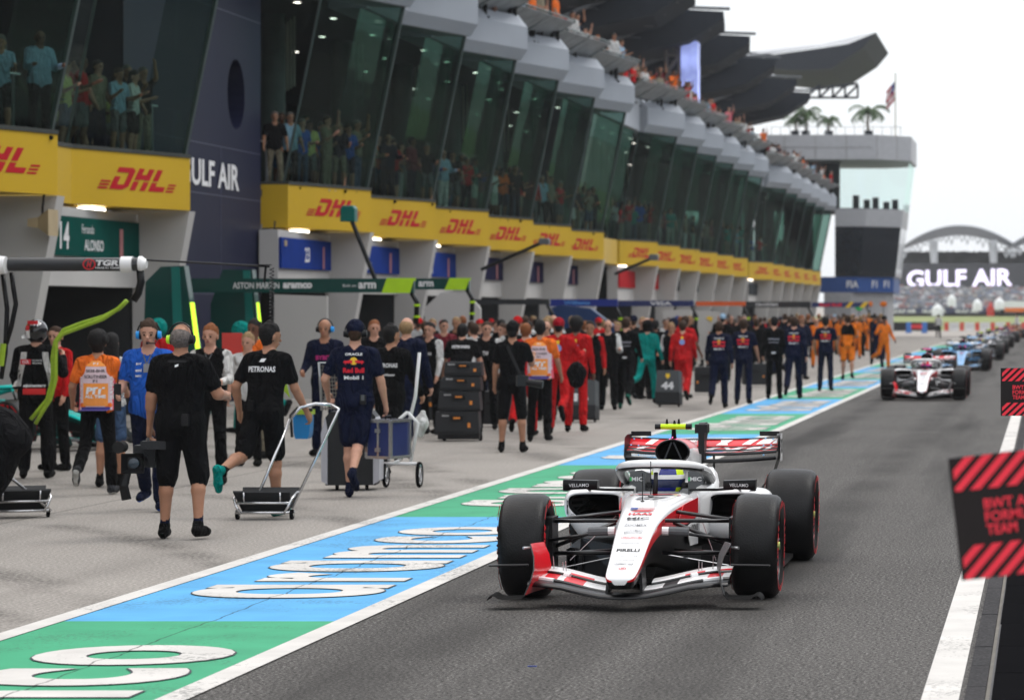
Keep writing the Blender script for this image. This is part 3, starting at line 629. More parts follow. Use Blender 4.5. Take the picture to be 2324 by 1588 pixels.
for i, (u, v, w_, h_) in enumerate(((2128, 697, 13, 12), (2218, 687, 11, 9), (2268, 684, 12, 9), (2160, 678, 10, 6))):
    Y = 436; c = (PX(u, Y), Y, PZ(v+h_*.5, Y)); r_ = w_/7500*Y
    o = MB().lathe([(-.8, r_), (.1*h_/10, r_*.98), (.35, r_*.8), (.6, r_*.45), (.8, .01)], 'z', n=14).build('tent', mw, loc=c, smooth=True)
    tag(o, ['largest white dome tent just behind the grass bank', 'white dome tent left of the small red mast', 'white tent farthest right on the terraces', 'small pale tent up the terrace'][i], 'tent', 'white tents on the distant terraces')
fn = empty('banner_fence', (PX(2130, 438), 438, PZ(712, 438)), 0, 'low dark sponsor banner with white lettering behind the grass', 'banner'); fl_ = -Vector(fn.location)
MB().b2((PX(2020, 438), 438, PZ(711, 438)), (PX(2238, 438), 438.5, PZ(699, 438))).build('panel', mat('banner_navy', (.06, .065, .12), .7), fn, loc=fl_)
for u in (2052, 2120, 2195):
    mb = MB(); text_mb(mb, 'GULF AIR', plane_f((PX(u, 438), 437.9, PZ(706, 438)), (1, 0, 0), (0, 0, 1)), 3.2, .5, .04); mb.build('lettering', m_letw, fn, loc=fl_, fixn=False)
o = MB().b2((-.5, 0, -1), (.5, .6, .2)).tube([(0, .3, .2), (0, .3, .9)], [.3, .05], 6).build('marshal_post', mat('signal_red', (.55, .05, .04), .6), loc=(PX(2248, 436), 436, PZ(700, 436))); tag(o, 'small red post standing behind the grass bank', 'post')
v_ = empty('parked_truck', (PX(2300, 436), 436, PZ(706, 436)), 0, 'white truck with orange side skirts at the right edge of the terraces', 'truck')
MB().prism([(-2.4, 0), (-2.4, .6), (-1.6, .9), (-1.0, 1.3), (3, 1.3), (3, 0)], lambda p: (p[0], 0, p[1]), lambda p: (p[0], 1.8, p[1])).build('body', mw, v_)
MB().b2((-1.2, -.03, -.1), (3, -.002, .45)).build('side_skirt', mat('signal_orange', (.7, .16, .03), .6), v_)
for x in (-1.5, 1.8): MB().lathe([(0, .01), (0, .35), (.25, .35), (.25, .01)], 'y', (x, -.1, -.1), 12).build('wheel', m_black, v_)
# barriers at the end of the pit exit
br = empty('tyre_barrier', (PX(2080, 335), 335, 0), 0, 'dark barrier with red logo band at the pit exit', 'barrier'); bl = -Vector(br.location)
MB().b2((PX(2026, 335), 335, 0), (PX(2135, 335), 335.6, PZ(733, 335)+.1)).build('wall', m_black, br, loc=bl)
MB().prism([(2055, 745), (2063, 736), (2104, 736), (2095, 746)], lambda p: (PX(p[0], 335), 334.9, PZ(p[1], 335)), lambda p: (PX(p[0], 335), 334.98, PZ(p[1], 335))).build('logo', mat('logo_red', (.6, .03, .03), .6), br, loc=bl)
m_wb = mat('barrier_white', (.58, .57, .56), .7); m_rb = mat('barrier_red', (.55, .06, .05), .7)
for i in range(12):
    u = 2148+i*17.5; x = PX(u, 338); wd = 17/7500*338
    o = MB().prism([(-.35, 0), (.35, 0), (.2, .25), (.12, .85), (-.12, .85), (-.2, .25)], lambda p: (-wd/2, p[0], p[1]), lambda p: (wd/2, p[0], p[1])).build('water_barrier', m_rb if i % 2 == 0 and i < 11 else m_wb, loc=(x, 338, 0), scale=(.55 if i % 2 == 0 else 1.3, 1, 1))
    tag(o, f'{ordn(i)} block of the low red and white plastic barrier from the left', 'barrier', 'red and white barrier blocks across the exit')
for i, u in enumerate((2062, 2098)):
    o = MB().b2((-.22, 0, 0), (.22, .5, 1.0)).b2((-.3, -.05, 0), (.3, .55, .12)).build('blue_block', mat('barrier_blue', (.05, .16, .45), .6), loc=(PX(u, 300), 300, 0)); tag(o, ['left', 'right'][i]+' of two small blue blocks standing before the dark barrier', 'block', 'blue blocks at the pit exit')
# ---- team boards hung over the pit wall (right edge)
m_bb = mat('board_black', (.018, .014, .014), .5); m_br = mat('board_red', (.95, .05, .08), .5, emit=0)
def pitboard(c, wd, ht, tilt, lean, label):
    e = empty('pit_board', c, 0, label, 'board', 'striped team boards on the pit wall'); e.rotation_euler = (R(lean), R(tilt), 0)
    MB().b2((0, 0, -ht), (wd, .03, 0)).build('panel', m_bb, e)
    for zc in (-.14*ht, -.86*ht):
        h_ = .135*ht
        for i in range(-1, 7):
            x0 = i*.15*ht; sh = h_*2*1.05; P = []
            q = [(x0, zc-h_), (x0+.085*ht, zc-h_), (x0+.085*ht+sh, zc+h_), (x0+sh, zc+h_)]
            # clip to the panel at x > .01
            out = []
            for a, b in zip(q, q[1:]+q[:1]):
                ia, ib = a[0] >= .012, b[0] >= .012
                if ia: out.append(a)
                if ia != ib: t = (.012-a[0])/(b[0]-a[0]); out.append((.012, a[1]+t*(b[1]-a[1])))
            q = out; out = []
            for a, b in zip(q, q[1:]+q[:1]):
                ia, ib = a[0] <= wd-.01, b[0] <= wd-.01
                if ia: out.append(a)
                if ia != ib: t = (wd-.01-a[0])/(b[0]-a[0]); out.append((wd-.01, a[1]+t*(b[1]-a[1])))
            if len(out) > 2: MB().prism(out, lambda p: (p[0], -.006, p[1]), lambda p: (p[0], -.001, p[1])).build('stripe', m_br, e)
    mb = MB()
    for j, (t, w_) in enumerate((('BWT ALPINE', .62), ('FORMULA 1', .55), ('TEAM', .25))):
        text_mb(mb, t, plane_f((.33*ht+w_*ht/2-.08*ht, -.006, -(.40+j*.105)*ht), (1, 0, 0), (0, 0, 1)), w_*ht, .085*ht, .02)
    mb.build('lettering', m_br, e, fixn=False)
    MB().tube([(wd*.6, .02, -ht*.5), (wd*.6+.25, .1, -ht*.55)], .02, 8).build('bracket', m_steel, e)
pitboard((PX(2271, 26.0), 26.0, PZ(835, 26.0)), .9, .375, 0, 0, 'sharp black board with red diagonal stripes on the pit wall, farther of the two')
pitboard((PX(2151, 9.9), 9.9, PZ(1040, 9.9)), .9, .368, -6.5, 0, 'blurred black board with red diagonal stripes, nearest to the camera')
# ---------------------------------------------------------------- racing cars
m_cw = mat('car_white', (.82, .82, .82), .28, var=.02, coat=.5, spec=.5); m_cr = mat('car_red', (.66, .010, .020), .3, var=.03, coat=.3)
m_cb = mat('car_black', (.004, .004, .005), .38, var=.1, spec=.28); m_cf = mat('carbon', (.006, .006, .007), .30, var=.15, scale=30, spec=.38)
m_cg = mat('car_grey', (.11, .115, .12), .4, var=.05); m_hole = mat('duct_dark', (.004, .004, .004), .9, spec=.1)
m_tyre = mat('tyre_rubber', (.0075, .0075, .008), .42, var=.5, scale=6, bump=.2, bscale=90, spec=.24); m_side = mat('tyre_sidewall', (.006, .006, .006), .6, spec=.3)
m_tred = mat('tyre_red', (.60, .012, .02), .5); m_rim = mat('wheel_rim', (.02, .02, .022), .3, metal=.5); m_yl = mat('camera_yellow', (.62, .85, .02), .4, var=.02)
m_nut = mat('wheel_nut', (.35, .45, .12), .3, metal=.5); m_gt = mat('grey_print', (.22, .22, .23), .5, var=0); m_bt = mat('black_print', (.03, .03, .03), .5, var=0)
m_redp = mat('red_print', (.6, .03, .04), .5, var=0); m_bluep = mat('blue_print', (.06, .09, .3), .5, var=0); m_dot = mat('blue_dot', (.25, .5, .8), .4, var=0)
m_visor = mat('visor', (.02, .03, .09), .06, coat=1, var=0); m_hblue = mat('helmet_blue', (.02, .03, .22), .25, coat=.8, var=0); m_hyel = mat('helmet_yellow', (.65, .85, .02), .3, var=0)
m_grn = mat('green_print', (.05, .5, .15), .5, var=0); m_pink = mat('pink_lamp', (1, .1, .35), emit=3, var=0)
def prof_ring(y, wt, wb, zb, zt, x0=0., sq=1.):
    P = [(0, 1), (.35, 1), (.62, .995), (.80, .975), (.91, .94), (.97, .885), (1, .80), (1.0, .62), (.99, .42), (.96, .22), (.88, .08), (.72, 0), (.36, 0)]
    pts = []
    for s, t in P: w_ = wb+(wt-wb)*t; pts.append((x0+s*w_, y, zb+(zt-zb)*t))
    lo = [(2*x0-p[0], p[1], p[2]) for p in P and pts[::-1]]
    bot = (x0, y, zb)
    ring = pts+[bot]+lo[:-1]
    return ring          # 13 right + bottom + 12 left = 26 points, clockwise from the top centre
def casts(o, loc):
    me = o.data; bm = bmesh.new(); bm.from_mesh(me); bmesh.ops.triangulate(bm, faces=bm.faces); t = BVHTree.FromBMesh(bm); bm.free(); return t
def decal(name, body, tree, o_, ud, vd, w_, h_, m, parent, bold=.02, shear=0., off=.004, loc=(0, 0, 0), quad=None):
    "print lettering on a surface: every vertex is dropped along the normal of the (ud, vd) plane onto the tree"
    o_, ud, vd = Vector(o_), Vector(ud).normalized(), Vector(vd).normalized(); nn = ud.cross(vd).normalized()
    if quad: v = quad[0]; fs = quad[1]
    else: v, fs = txt(body, bold, shear, 2)
    out = []
    for p in v:
        q = o_+ud*p[0]*w_+vd*p[1]*h_; hit = tree.ray_cast(q+nn*.6, -nn, 1.2)
        out.append(hit[0]+nn*off if hit[0] is not None else q+nn*.004)
    ob = MB().add(out, fs).build(name, m, parent, loc=loc, fixn=False); return ob
def grid_quad(nx, ny, f=lambda x, y: (x, y)):
    v = [f(-.5+i/nx, -.5+j/ny) for j in range(ny+1) for i in range(nx+1)]
    return v, [(j*(nx+1)+i, j*(nx+1)+i+1, (j+1)*(nx+1)+i+1, (j+1)*(nx+1)+i) for j in range(ny) for i in range(nx)]
def wheel(parent, x, y, rad, wd, side, steer=0, deco=True):
    W_ = empty('wheel', (x, y, rad)); W_.parent = parent; W_.rotation_euler = (0, R(1.2)*side, R(steer))
    h_ = wd/2; r0 = rad
    pf = [(-h_*.93, .235), (-h_*1.0, .26), (-h_*1.03, .30), (-h_*.995, r0-.045), (-h_*.93, r0-.022), (-h_*.80, r0-.008), (-h_*.55, r0-.002), (0, r0), (h_*.55, r0-.002), (h_*.80, r0-.008), (h_*.93, r0-.022), (h_*.995, r0-.045), (h_*1.03, .30), (h_, .26), (h_*.93, .235)]
    mb = MB().lathe(pf, 'x', n=56, mf=lambda i, j: 1 if i < 3 or i > 10 else 0); mb.build('tyre', [m_tyre, m_side], W_, smooth='all')
    s = side
    pr = [(s*h_*.93, .236), (s*h_*.80, .225), (s*h_*.55, .21), (s*h_*.45, .12), (s*h_*.55, .07), (s*h_*.75, .06), (s*h_*.75, .001)]
    MB().lathe(pr, 'x', n=32).build('rim', m_rim, W_, smooth=True)
    MB().lathe([(-s*h_*.93, .236), (-s*h_*.6, .2), (-s*h_*.6, .001)], 'x', n=32).build('brake_drum', m_cb, W_, smooth=True)
    MB().tube([(s*h_*.7, 0, 0), (s*h_*.98, 0, 0)], [.04, .028], 10).build('wheel_nut', m_nut, W_)
    for k in range(10):
        a = k*PI/5; MB().tube([(s*h_*.62, .06*math.cos(a), .06*math.sin(a)), (s*h_*.80, .215*math.cos(a+.15), .215*math.sin(a+.15))], .011, 5).build('spoke', m_cg, W_)
    if deco:
        for sgn in (1, -1):
            xx = sgn*(h_*1.04+.0015); 
            for (a0, word) in ((PI*.5, 'P ZERO'), (PI*1.5, 'P ZERO'), (0.05, 'PIRELLI'), (PI+.05, 'PIRELLI')):
                mb = MB(); n_ = len(word); st = .17 if word == 'PIRELLI' else .12
                for q, chh in enumerate(word):
                    if chh == ' ': continue
                    t = a0-(q-(n_-1)/2)*st*-1*sgn; v, fs = txt(chh, .05, 0, 2)
                    c = Vector((xx, .288*math.cos(t), .288*math.sin(t))); rd = Vector((0, math.cos(t), math.sin(t))); tg = Vector((0, -math.sin(t), math.cos(t)))*sgn
                    sc_ = .060 if word == 'PIRELLI' else .035
                    mb.add([c+tg*p[0]*.042+rd*p[1]*sc_*1.15 for p in v], fs)
                mb.build('lettering', m_tred, W_, fixn=False)
            ring_ = []
            for (a0, a1) in ((.62, 1.1), (PI+.62, PI+1.1), (2.05, 2.5), (PI+2.05, PI+2.5)):
                mb = MB(); N_ = 10
                vs = [(xx, r_*math.cos(a0+(a1-a0)*i/N_), r_*math.sin(a0+(a1-a0)*i/N_)) for i in range(N_+1) for r_ in (.309, .328)]
                mb.add(vs, [(2*i, 2*i+2, 2*i+3, 2*i+1) for i in range(N_)]); mb.build('red_band', m_tred, W_, fixn=False)
    return W_
def airfoil(mb, pts, chord, th, pitch, mi=0, mf=None):
    "sweep a wing section along pts (leading edge); chord, pitch may be lists"
    rings = []
    S = [(0, 0), (.02, .5), (.10, .95), (.3, 1.0), (.6, .65), (1, .06), (1, -.02), (.6, -.1), (.3, -.25), (.08, -.45), (.015, -.3)]
    n = len(pts)
    for i, p in enumerate(pts):
        c = chord[i] if isinstance(chord, (list, tuple)) else chord; a = R(pitch[i] if isinstance(pitch, (list, tuple)) else pitch); t = th
        rings.append([(p[0], p[1]+s*c*math.cos(a)-h*t*math.sin(a), p[2]+s*c*math.sin(a)+h*t*math.cos(a)) for s, h in S])
    return mb.loft(rings, mi, mf=mf)
def make_car():
    car = empty('racing_car', (0, 0, 0), 0, 'white racing car with red and black trim driving towards the camera in the foreground', 'racing car')
    # --- nose and chassis
    secs = [(-1.25, .062, .04, .185, .215), (-1.24, .090, .07, .160, .232), (-1.20, .103, .085, .15, .250), (-1.10, .110, .09, .155, .278), (-.9, .117, .097, .20, .335), (-.6, .127, .11, .25, .455), (-.3, .142, .13, .255, .545),
            (0, .165, .15, .23, .595), (.35, .195, .18, .18, .635), (.7, .232, .215, .12, .660), (.95, .262, .24, .08, .668), (1.08, .272, .25, .07, .66)]
    rings = [prof_ring(*s_) for s_ in secs]
    def mf(i, j):
        jj = j if j <= 13 else 26-j-1
        if jj <= 4: return 0
        return 1 if jj == 5 or (jj == 6 and i < 9) else 2
    o = MB().loft(rings, mf=mf).build('nose', [m_cw, m_cr, m_cb], car, smooth=True)
    s_ = o.modifiers.new('s', 'SUBSURF'); s_.levels = 1; s_.render_levels = 2
    T = casts(o, None)
    # sponsor print down the nose: y, z on the slope
    def top(y): 
        for a, b in zip(secs, secs[1:]):
            if a[0] <= y <= b[0]: t = (y-a[0])/(b[0]-a[0]); return Vector((0, y, a[4]+(b[4]-a[4])*t))
        return Vector((0, y, .5))
    def nose_print(t, y, w_, h_, m, bold=.02, shear=0, x=0., name='lettering'):
        dv = (top(y+.04)-top(y-.04)).normalized(); ob = decal(name, t, T, top(y)+Vector((x, 0, 0)), (1, 0, 0), dv, w_, h_, m, o, bold, shear)
    L_ = [('87', .50, .20, .11, m_gt, .04, .1), ('HAAS', -.13, .145, .045, m_redp, .05, 0), ('MIC', -.26, .135, .05, m_bt, .035, 0), ('ZOOMEX', -.40, .14, .034, m_gt, .02, 0), ('LICHTMAN', -.50, .11, .022, m_gt, .01, 0),
          ('MEDICINE', -.54, .11, .02, m_gt, .01, 0), ('ORION180', -.62, .13, .026, m_redp, .01, 0), ('Alphasix', -.70, .11, .024, m_gt, 0, 0), ('PIRELLI', -.80, .135, .034, m_bt, .03, 0),
          ('COMMSCOPE', -.885, .13, .024, m_gt, .0, 0), ('SCHUMACHER', -.955, .11, .014, m_gt, 0, 0), ('OSPREY GO', -1.02, .11, .026, m_gt, .02, .3)]
    for t, y, w_, h_, m, b_, sh in L_: nose_print(t, y, w_*1.12, h_*1.35, m, b_, sh)
    nose_print('H', -1.10, .022, .03, m_redp, .04, .3)
    q = grid_quad(4, 2); dv = (top(.06)-top(-.02)).normalized()
    for i in range(5): decal('flag_stripe', '', T, top(.02)+dv*(i*.022-.04)+Vector((.02, 0, 0)), (1, 0, 0), dv, .11, .012, m_redp if i % 2 == 0 else m_cw, o, quad=q)
    decal('flag_corner', '', T, top(.02)+dv*.012+Vector((-.062, 0, 0)), (1, 0, 0), dv, .05, .065, m_bluep, o, quad=q, off=.005)
    decal('red_mark', '', T, top(-.045), (1, 0, 0), dv, .13, .032, m_redp, o, quad=grid_quad(4, 1, lambda x, y: (x+y*.25, y)))
    global ring_m
    ring_m = [(math.cos(a)*r_*.5, math.sin(a)*r_*.5) for a in [2*PI*i/16 for i in range(16)] for r_ in (1, .8)]
    decal('ring_mark', '', T, top(-1.10), (1, 0, 0), (0, .9, .4), .05, .05, m_redp, o, quad=(ring_m, [(2*i, 2*i+1, (2*i+3) % 32, (2*i+2) % 32) for i in range(16)]))
    decal('top_patch', '', T, (0, .86, .66), (1, 0, 0), (0, 1, .05), .34, .34, m_cg, o, quad=grid_quad(6, 6, lambda x, y: (x*(1-.35*(.5-y)), y)), off=.003)
    for x in (-1, 1): decal('red_chevron', '', T, (x*.09, .70, .655), (1, x*.35, 0), (0, 1, .05), .19, .035, m_cr, o, quad=q, off=.006)
    # red panel and logo on the chassis flank
    for sg in (-1, 1):
        ff = MB().prism([(.30, .47), (.50, .60), (.98, .625), (.98, .50), (.62, .46)], lambda p: (sg*(.166+.105*p[0]+.006), p[0], p[1]), lambda p: (sg*(.166+.105*p[0]+.001), p[0], p[1])).build('flank_panel', m_cr, o)
        ff = MB().prism([(.60, .44), (.98, .485), (.98, .30), (.72, .30)], lambda p: (sg*(.166+.105*p[0]+.006), p[0], p[1]), lambda p: (sg*(.166+.105*p[0]+.001), p[0], p[1])).build('flank_panel', m_cw, o)
        mb = MB(); text_mb(mb, 'ORION180', plane_f((sg*(.166+.105*.85+.011), .85, .42), (sg*-.105*-1 if sg > 0 else .105, sg, 0), (0, 0, 1)), .22, .055, .03); mb.build('lettering', m_bt, o, fixn=False)
    # --- floor, bib, plank
    MB().prism([(-.12, .55), (.12, .55), (.30, .95), (.62, 1.15), (.80, 1.35), (.80, 3.0), (.55, 3.3), (-.55, 3.3), (-.80, 3.0), (-.80, 1.35), (-.62, 1.15), (-.30, .95)], lambda p: (p[0], p[1], .05), lambda p: (p[0], p[1], .08)).build('floor', m_cf, car)
    MB().loft([prof_ring(.35, .10, .03, .10, .30), prof_ring(.8, .20, .12, .06, .30), prof_ring(1.5, .25, .25, .06, .30), prof_ring(1.9, .35, .35, .06, .30)]).build('keel', m_cf, car, smooth=True)
    for sg in (-1, 1):
        MB().add([(sg*.30, .8, .08), (sg*.60, 1.1, .08), (sg*.70, 1.4, .08), (sg*.70, 1.42, .25), (sg*.58, 1.12, .33), (sg*.32, .82, .30)], [(0, 1, 4, 5), (1, 2, 3, 4)]).build('barge_board', m_cf, car, fixn=False)
        for q_ in range(3): MB().b2((sg*(.56+q_*.07)-.004, 1.05+q_*.1, .08), (sg*(.56+q_*.07)+.004, 1.35+q_*.1, .24)).build('floor_fence', m_cf, car)
    # --- sidepods
    for sg in (-1, 1):
        P = [(1.32, .30, .715, .36, .645), (1.34, .28, .735, .31, .665), (1.45, .26, .755, .27, .675), (1.7, .25, .765, .23, .67), (2.1, .22, .74, .20, .62), (2.6, .16, .60, .14, .50), (3.1, .10, .40, .12, .40), (3.5, .06, .22, .14, .32)]
        def pod(y, xi, xo, zb, zt, nose=0):
            c = (xi+xo)/2; hw = (xo-xi)/2; out = []
            for k in range(24):
                a = 2*PI*k/24; cx, sx_ = math.cos(a), math.sin(a); e_ = .42
                X = abs(cx)**e_*(1 if cx >= 0 else -1); Z = abs(sx_)**e_*(1 if sx_ >= 0 else -1)
                xx = c+hw*X
                if sx_ < 0 and cx > 0: xx -= (xo-xi)*.28*(-Z)*X      # undercut
                out.append((sg*xx, y, (zb+zt)/2+(zt-zb)/2*Z))
            return out
        rings = [pod(1.62, .36, .66, .47, .61), pod(1.36, .335, .69, .455, .618), pod(1.315, .315, .705, .44, .632)]+[pod(*p) for p in P]
        o2 = MB().loft(rings, mf=lambda i, j: 1 if i < 1 else (2 if i == 1 else 0)).build('sidepod', [m_cw, m_hole, m_cb], car, smooth=True)
        sb = o2.modifiers.new('s', 'SUBSURF'); sb.levels = 1; sb.render_levels = 1
        T2 = casts(o2, None)
        if sg < 0:
            decal('lettering', 'FIX', T2, (-.66, 1.33, .54), (.93, -.36, 0), (0, 0, 1), .09, .11, m_bt, o2, .02)
            decal('lettering', 'NETWORK', T2, (-.64, 1.33, .46), (.93, -.36, 0), (0, 0, 1), .11, .03, m_gt, o2, .0)
        # mirror with stalks
        mi_ = MB().loft([[(sg*(.45+.0), 1.06+dy, .712+dz) for dy, dz in ((-.03, -.028), (-.04, 0), (-.03, .03), (.08, .03), (.08, -.028))], [(sg*(.685), 1.0+dy, .715+dz) for dy, dz in ((-.05, -.036), (-.06, 0), (-.05, .038), (.07, .036), (.07, -.034))]]).build('mirror', m_cb, car, smooth=True)
        MB().b2((sg*.665-.02, .93, .672), (sg*.665+.02, 1.06, .676)).build('winglet', m_cb, mi_)
        mb = MB(); text_mb(mb, 'VELLAMO', plane_f((sg*.57, .965, .715), (1, -.2*sg, 0), (0, 0, 1)), .14, .024, .005); 
        for q_ in range(len(mb.v)): x_, y_, z_ = mb.v[q_]; mb.v[q_] = (x_, 1.03-.046-(abs(x_)-.45)/.235*.072-.012, z_)
        mb.build('lettering', m_letw, mi_, fixn=False)
        MB().tube([(sg*.20, 1.12, .672), (sg*.40, 1.08, .676), (sg*.52, 1.06, .685)], .011, 6).build('mirror_stalk', m_cb, mi_)
        MB().tube([(sg*.54, 1.08, .69), (sg*.545, 1.35, .655)], .008, 5).build('mirror_stalk', m_cb, mi_)
    # --- cockpit surround with grey padded panels
    rim = [prof_ring(y, w_, w_*.95, .35, z) for y, w_, z in ((1.08, .272, .662), (1.2, .30, .675), (1.5, .335, .70), (1.8, .33, .74), (1.95, .28, .78))]
    def open_top(r_, inner):
        return r_
    mb = MB()
    for sg in (-1, 1):
        R_ = []
        for y, w_, z, wi in ((1.06, .275, .655, .20), (1.2, .31, .672, .215), (1.5, .34, .70, .225), (1.8, .335, .745, .215), (2.0, .30, .80, .12)):
            R_.append([(sg*w_, y, .35), (sg*(w_+.01), y, z-.05), (sg*(w_-.02), y, z-.008), (sg*(wi+.03), y, z), (sg*wi, y, z-.015), (sg*(wi-.01), y, .4)])
        mb.loft(R_)
    mb.build('cockpit_rim', m_cw, car, smooth=True)
    for sg in (-1, 1):
        hp = MB().loft([[(sg*x, y, z) for x, z in ((.155, .60), (.155, .79-.02*q_), (.18, .80-.02*q_), (.265, .79-.02*q_), (.27, .67), (.25, .6))] for q_, y in enumerate((1.42, 1.6, 1.9))]).build('headrest', m_cg, car, smooth=True)
        mb = MB(); text_mb(mb, 'MIC', plane_f((sg*.212, 1.412, .735), (1, 0, 0), (0, 0, 1)), .085, .03, .03); mb.build('lettering', m_letw, hp, fixn=False)
        MB().b2((sg*.212-.055, 1.411, .722), (sg*.212-.040, 1.415, .748)).build('green_mark', m_grn, hp)
    MB().b2((-.16, 1.15, .45), (.16, 1.9, .50)).build('cockpit_well', m_hole, car)
    # --- halo
    hl = empty('halo', (0, 0, 0)); hl.parent = car
    path = []
    for k in range(17):
        a = PI*k/16; c_, s2 = math.cos(a), math.sin(a)
        path.append((-.31*abs(c_)**.75*(1 if c_ > 0 else -1), 1.50-.70*s2**.62, .730+.140*s2**.45))
    rr = []
    MBh = MB(); rings = []
    for i, p in enumerate(path):
        p = Vector(p); d = (Vector(path[min(i+1, 16)])-Vector(path[max(i-1, 0)])).normalized(); s1 = d.cross(Vector((0, 0, 1))).normalized(); u2 = s1.cross(d).normalized()
        if u2.z < 0: u2 = -u2
        a_ = .034; b_ = .034
        rings.append([p+s1*math.cos(t)*a_*1.2+u2*(math.sin(t)*b_+ (.0)) for t in [2*PI*k/14 for k in range(14)]])
    MBh.loft(rings, mf=lambda i, j: 0 if (j <= 8 or j == 13) else 1)
    MBh.build('halo_ring', [m_cw, m_cb], hl, smooth='all')
    MB().tube([(0, .70, .655), (0, .74, .74), (0, .77, .81)], [.019, .016, .016], 12, sq=(1, 1.0)).build('halo_pillar', m_cb, hl, smooth='all')
    MB().tube([(0, .745, .765), (0, .765, .80), (0, .785, .835), (0, .80, .865)], [.015, .019, .030, .050], 14, sq=(1, .4)).build('pillar_fairing', m_cw, hl, smooth='all')
    for sg in (-1, 1):
        MB().tube([(sg*.31, 1.46, .75), (sg*.30, 1.6, .70), (sg*.27, 1.75, .66)], .03, 8).build('halo_mount', m_cb, hl, smooth='all')
        mb = MB(); text_mb(mb, 'ORION180', plane_f((0, 0, 0), (1, 0, 0), (0, 0, 1)), .10, .022, .02)
        mb.v = [(sg*.262+x, 0, z) for x, y, z in mb.v]
        out = []
        TH = BVHTree.FromPolygons([Vector(v) for v in MBh.v], MBh.f)
        for (x, y, z) in mb.v:
            h2 = TH.ray_cast(Vector((x, .2, z+.823)), Vector((0, 1, 0)), 3); out.append(tuple(h2[0]+Vector((0, -.004, 0))) if h2[0] is not None else (x, 1.1, .85))
        mb.v = out; mb.build('lettering', m_bt, hl, fixn=False)
    mb = MB(); text_mb(mb, 'SINGHA', plane_f((0, .74, .878), (1, 0, 0), (0, 0, 1)), .09, .018, .005); mb.v = [(x, .775+abs(x)*.1, z) for x, y, z in mb.v]; mb.build('lettering', m_gt, hl, fixn=False)
    # --- engine cover and airbox
    def ell(y, rx, rz, zc, n=24, fl=1.): return [(rx*math.sin(2*PI*k/n), y, zc+rz*math.cos(2*PI*k/n)*(1 if math.cos(2*PI*k/n) > 0 else fl)) for k in range(n)]
    mb = MB().loft([ell(1.95, .09, .055, .915), ell(1.80, .112, .078, .918), ell(1.77, .122, .088, .918), ell(1.80, .130, .096, .915), ell(2.0, .138, .10, .91, fl=2.6), ell(2.4, .13, .10, .89, fl=4), ell(2.9, .09, .12, .80, fl=4.), ell(3.5, .045, .14, .64, fl=2.5), ell(4.0, .02, .12, .52, fl=1.5)],
        mf=lambda i, j: 1 if i == 0 else 2 if i < 3 else (3 if i < 6 and (j < 5 or j > 18) else 0))
    ec = mb.build('engine_cover', [m_cw, m_hole, m_cb, m_cr], car, smooth=True)
    for sg in (-1, 1): MB().tube([(sg*.008, 1.80, .985), (sg*.07, 1.84, .84)], .006, 5).build('airbox_strut', m_cg, ec)
    MB().b2((-.005, 2.3, .9), (.005, 3.5, .93)).prism([(2.3, .95), (3.9, .80), (3.9, .55), (2.4, .8)], lambda p: (-.006, p[0], p[1]), lambda p: (.006, p[0], p[1])).build('shark_fin', m_cw, ec)
    mb = MB().loft([ell(2.0, .30, .10, .55, fl=2), ell(2.5, .30, .08, .52, fl=2), ell(3.2, .2, .07, .45, fl=2), ell(3.9, .1, .06, .35, fl=2)]).build('rear_body', m_cw, car, smooth=True)
    # camera bar
    cb = empty('camera_bar', (0, 0, 0)); cb.parent = car
    MB().tube([(0, 1.90, .99), (0, 1.88, 1.085)], [.030, .022], 8, sq=(.7, 1.2)).build('post', m_cb, cb)
    MB().tube([(-.092, 1.86, 1.10), (.092, 1.86, 1.10)], .023, 12, sq=(1.2, .9)).build('bar', m_yl, cb, smooth=True)
    for sg in (-1, 1): MB().tube([(sg*.0925, 1.86, 1.10), (sg*.135, 1.86, 1.10)], .0235, 12, sq=(1.2, .9)).build('camera_end', m_cb, cb, smooth=True)
    for x, h_ in ((-.048, .036), (.008, .026), (.04, .036)): MB().tube([(x, 1.86, 1.12), (x, 1.86, 1.12+h_)], [.011, .006], 8).build('antenna_stub', m_cb, cb)
    for x, z in ((0, 1.022), (-.022, 1.008), (.028, 1.008), (-.012, 1.006), (.018, 1.006)): MB().sphere((x, 1.80, z), .0045, 6).build('signal_lamp', m_pink, cb)
    # aerials on the nose
    for x, y, z0, z1 in ((-.045, .35, .63, .83), (-.02, .62, .655, .90)): MB().tube([(x, y, z0), (x, y, z1)], .0035, 5).build('aerial', m_cb, car); MB().lathe([(z0, .02), (z0+.012, .006)], 'z', (x, y, 0), 10).build('aerial_foot', m_cb, car)
    MB().sphere((-.012, .55, .658), (.02, .03, .012), 8).build('sensor_dome', m_cg, car, smooth=True)
    # --- front wing
    fw = empty('front_wing', (0, 0, 0)); fw.parent = car
    xs = [-.66, -.56, -.42, -.28, -.15, -.06, 0, .06, .15, .28, .42, .56, .66]
    def zc(x):
        t = min(1, max(0, (abs(x)-.07)/.48)); return .085+.062*t*t*(3-2*t)
    def yc(x): return -1.14+.30*(abs(x)/.66)**1.6
    airfoil(MB(), [(x, yc(x), zc(x)) for x in xs], .22, .020, 6).build('main_plane', m_cf, fw, smooth=True)
    def stripe(i, j): return 0
    def flap(x0, x1, y0, dz, ch, pit_, cols, name):
        n = 12; X = [x0+(x1-x0)*i/n for i in range(n+1)]
        mb = MB(); airfoil(mb, [(x, yc(x)+y0, zc(x)+dz+.01*(abs(x)/.66)) for x in X], ch, .014, pit_, mf=lambda i, j: 1 if j in (0, 10, 9, 8, 7, 6) or j == 1 else cols(i, j))
        return mb.build(name, [m_cw, m_cf, m_cr, m_cb], fw, smooth=True)
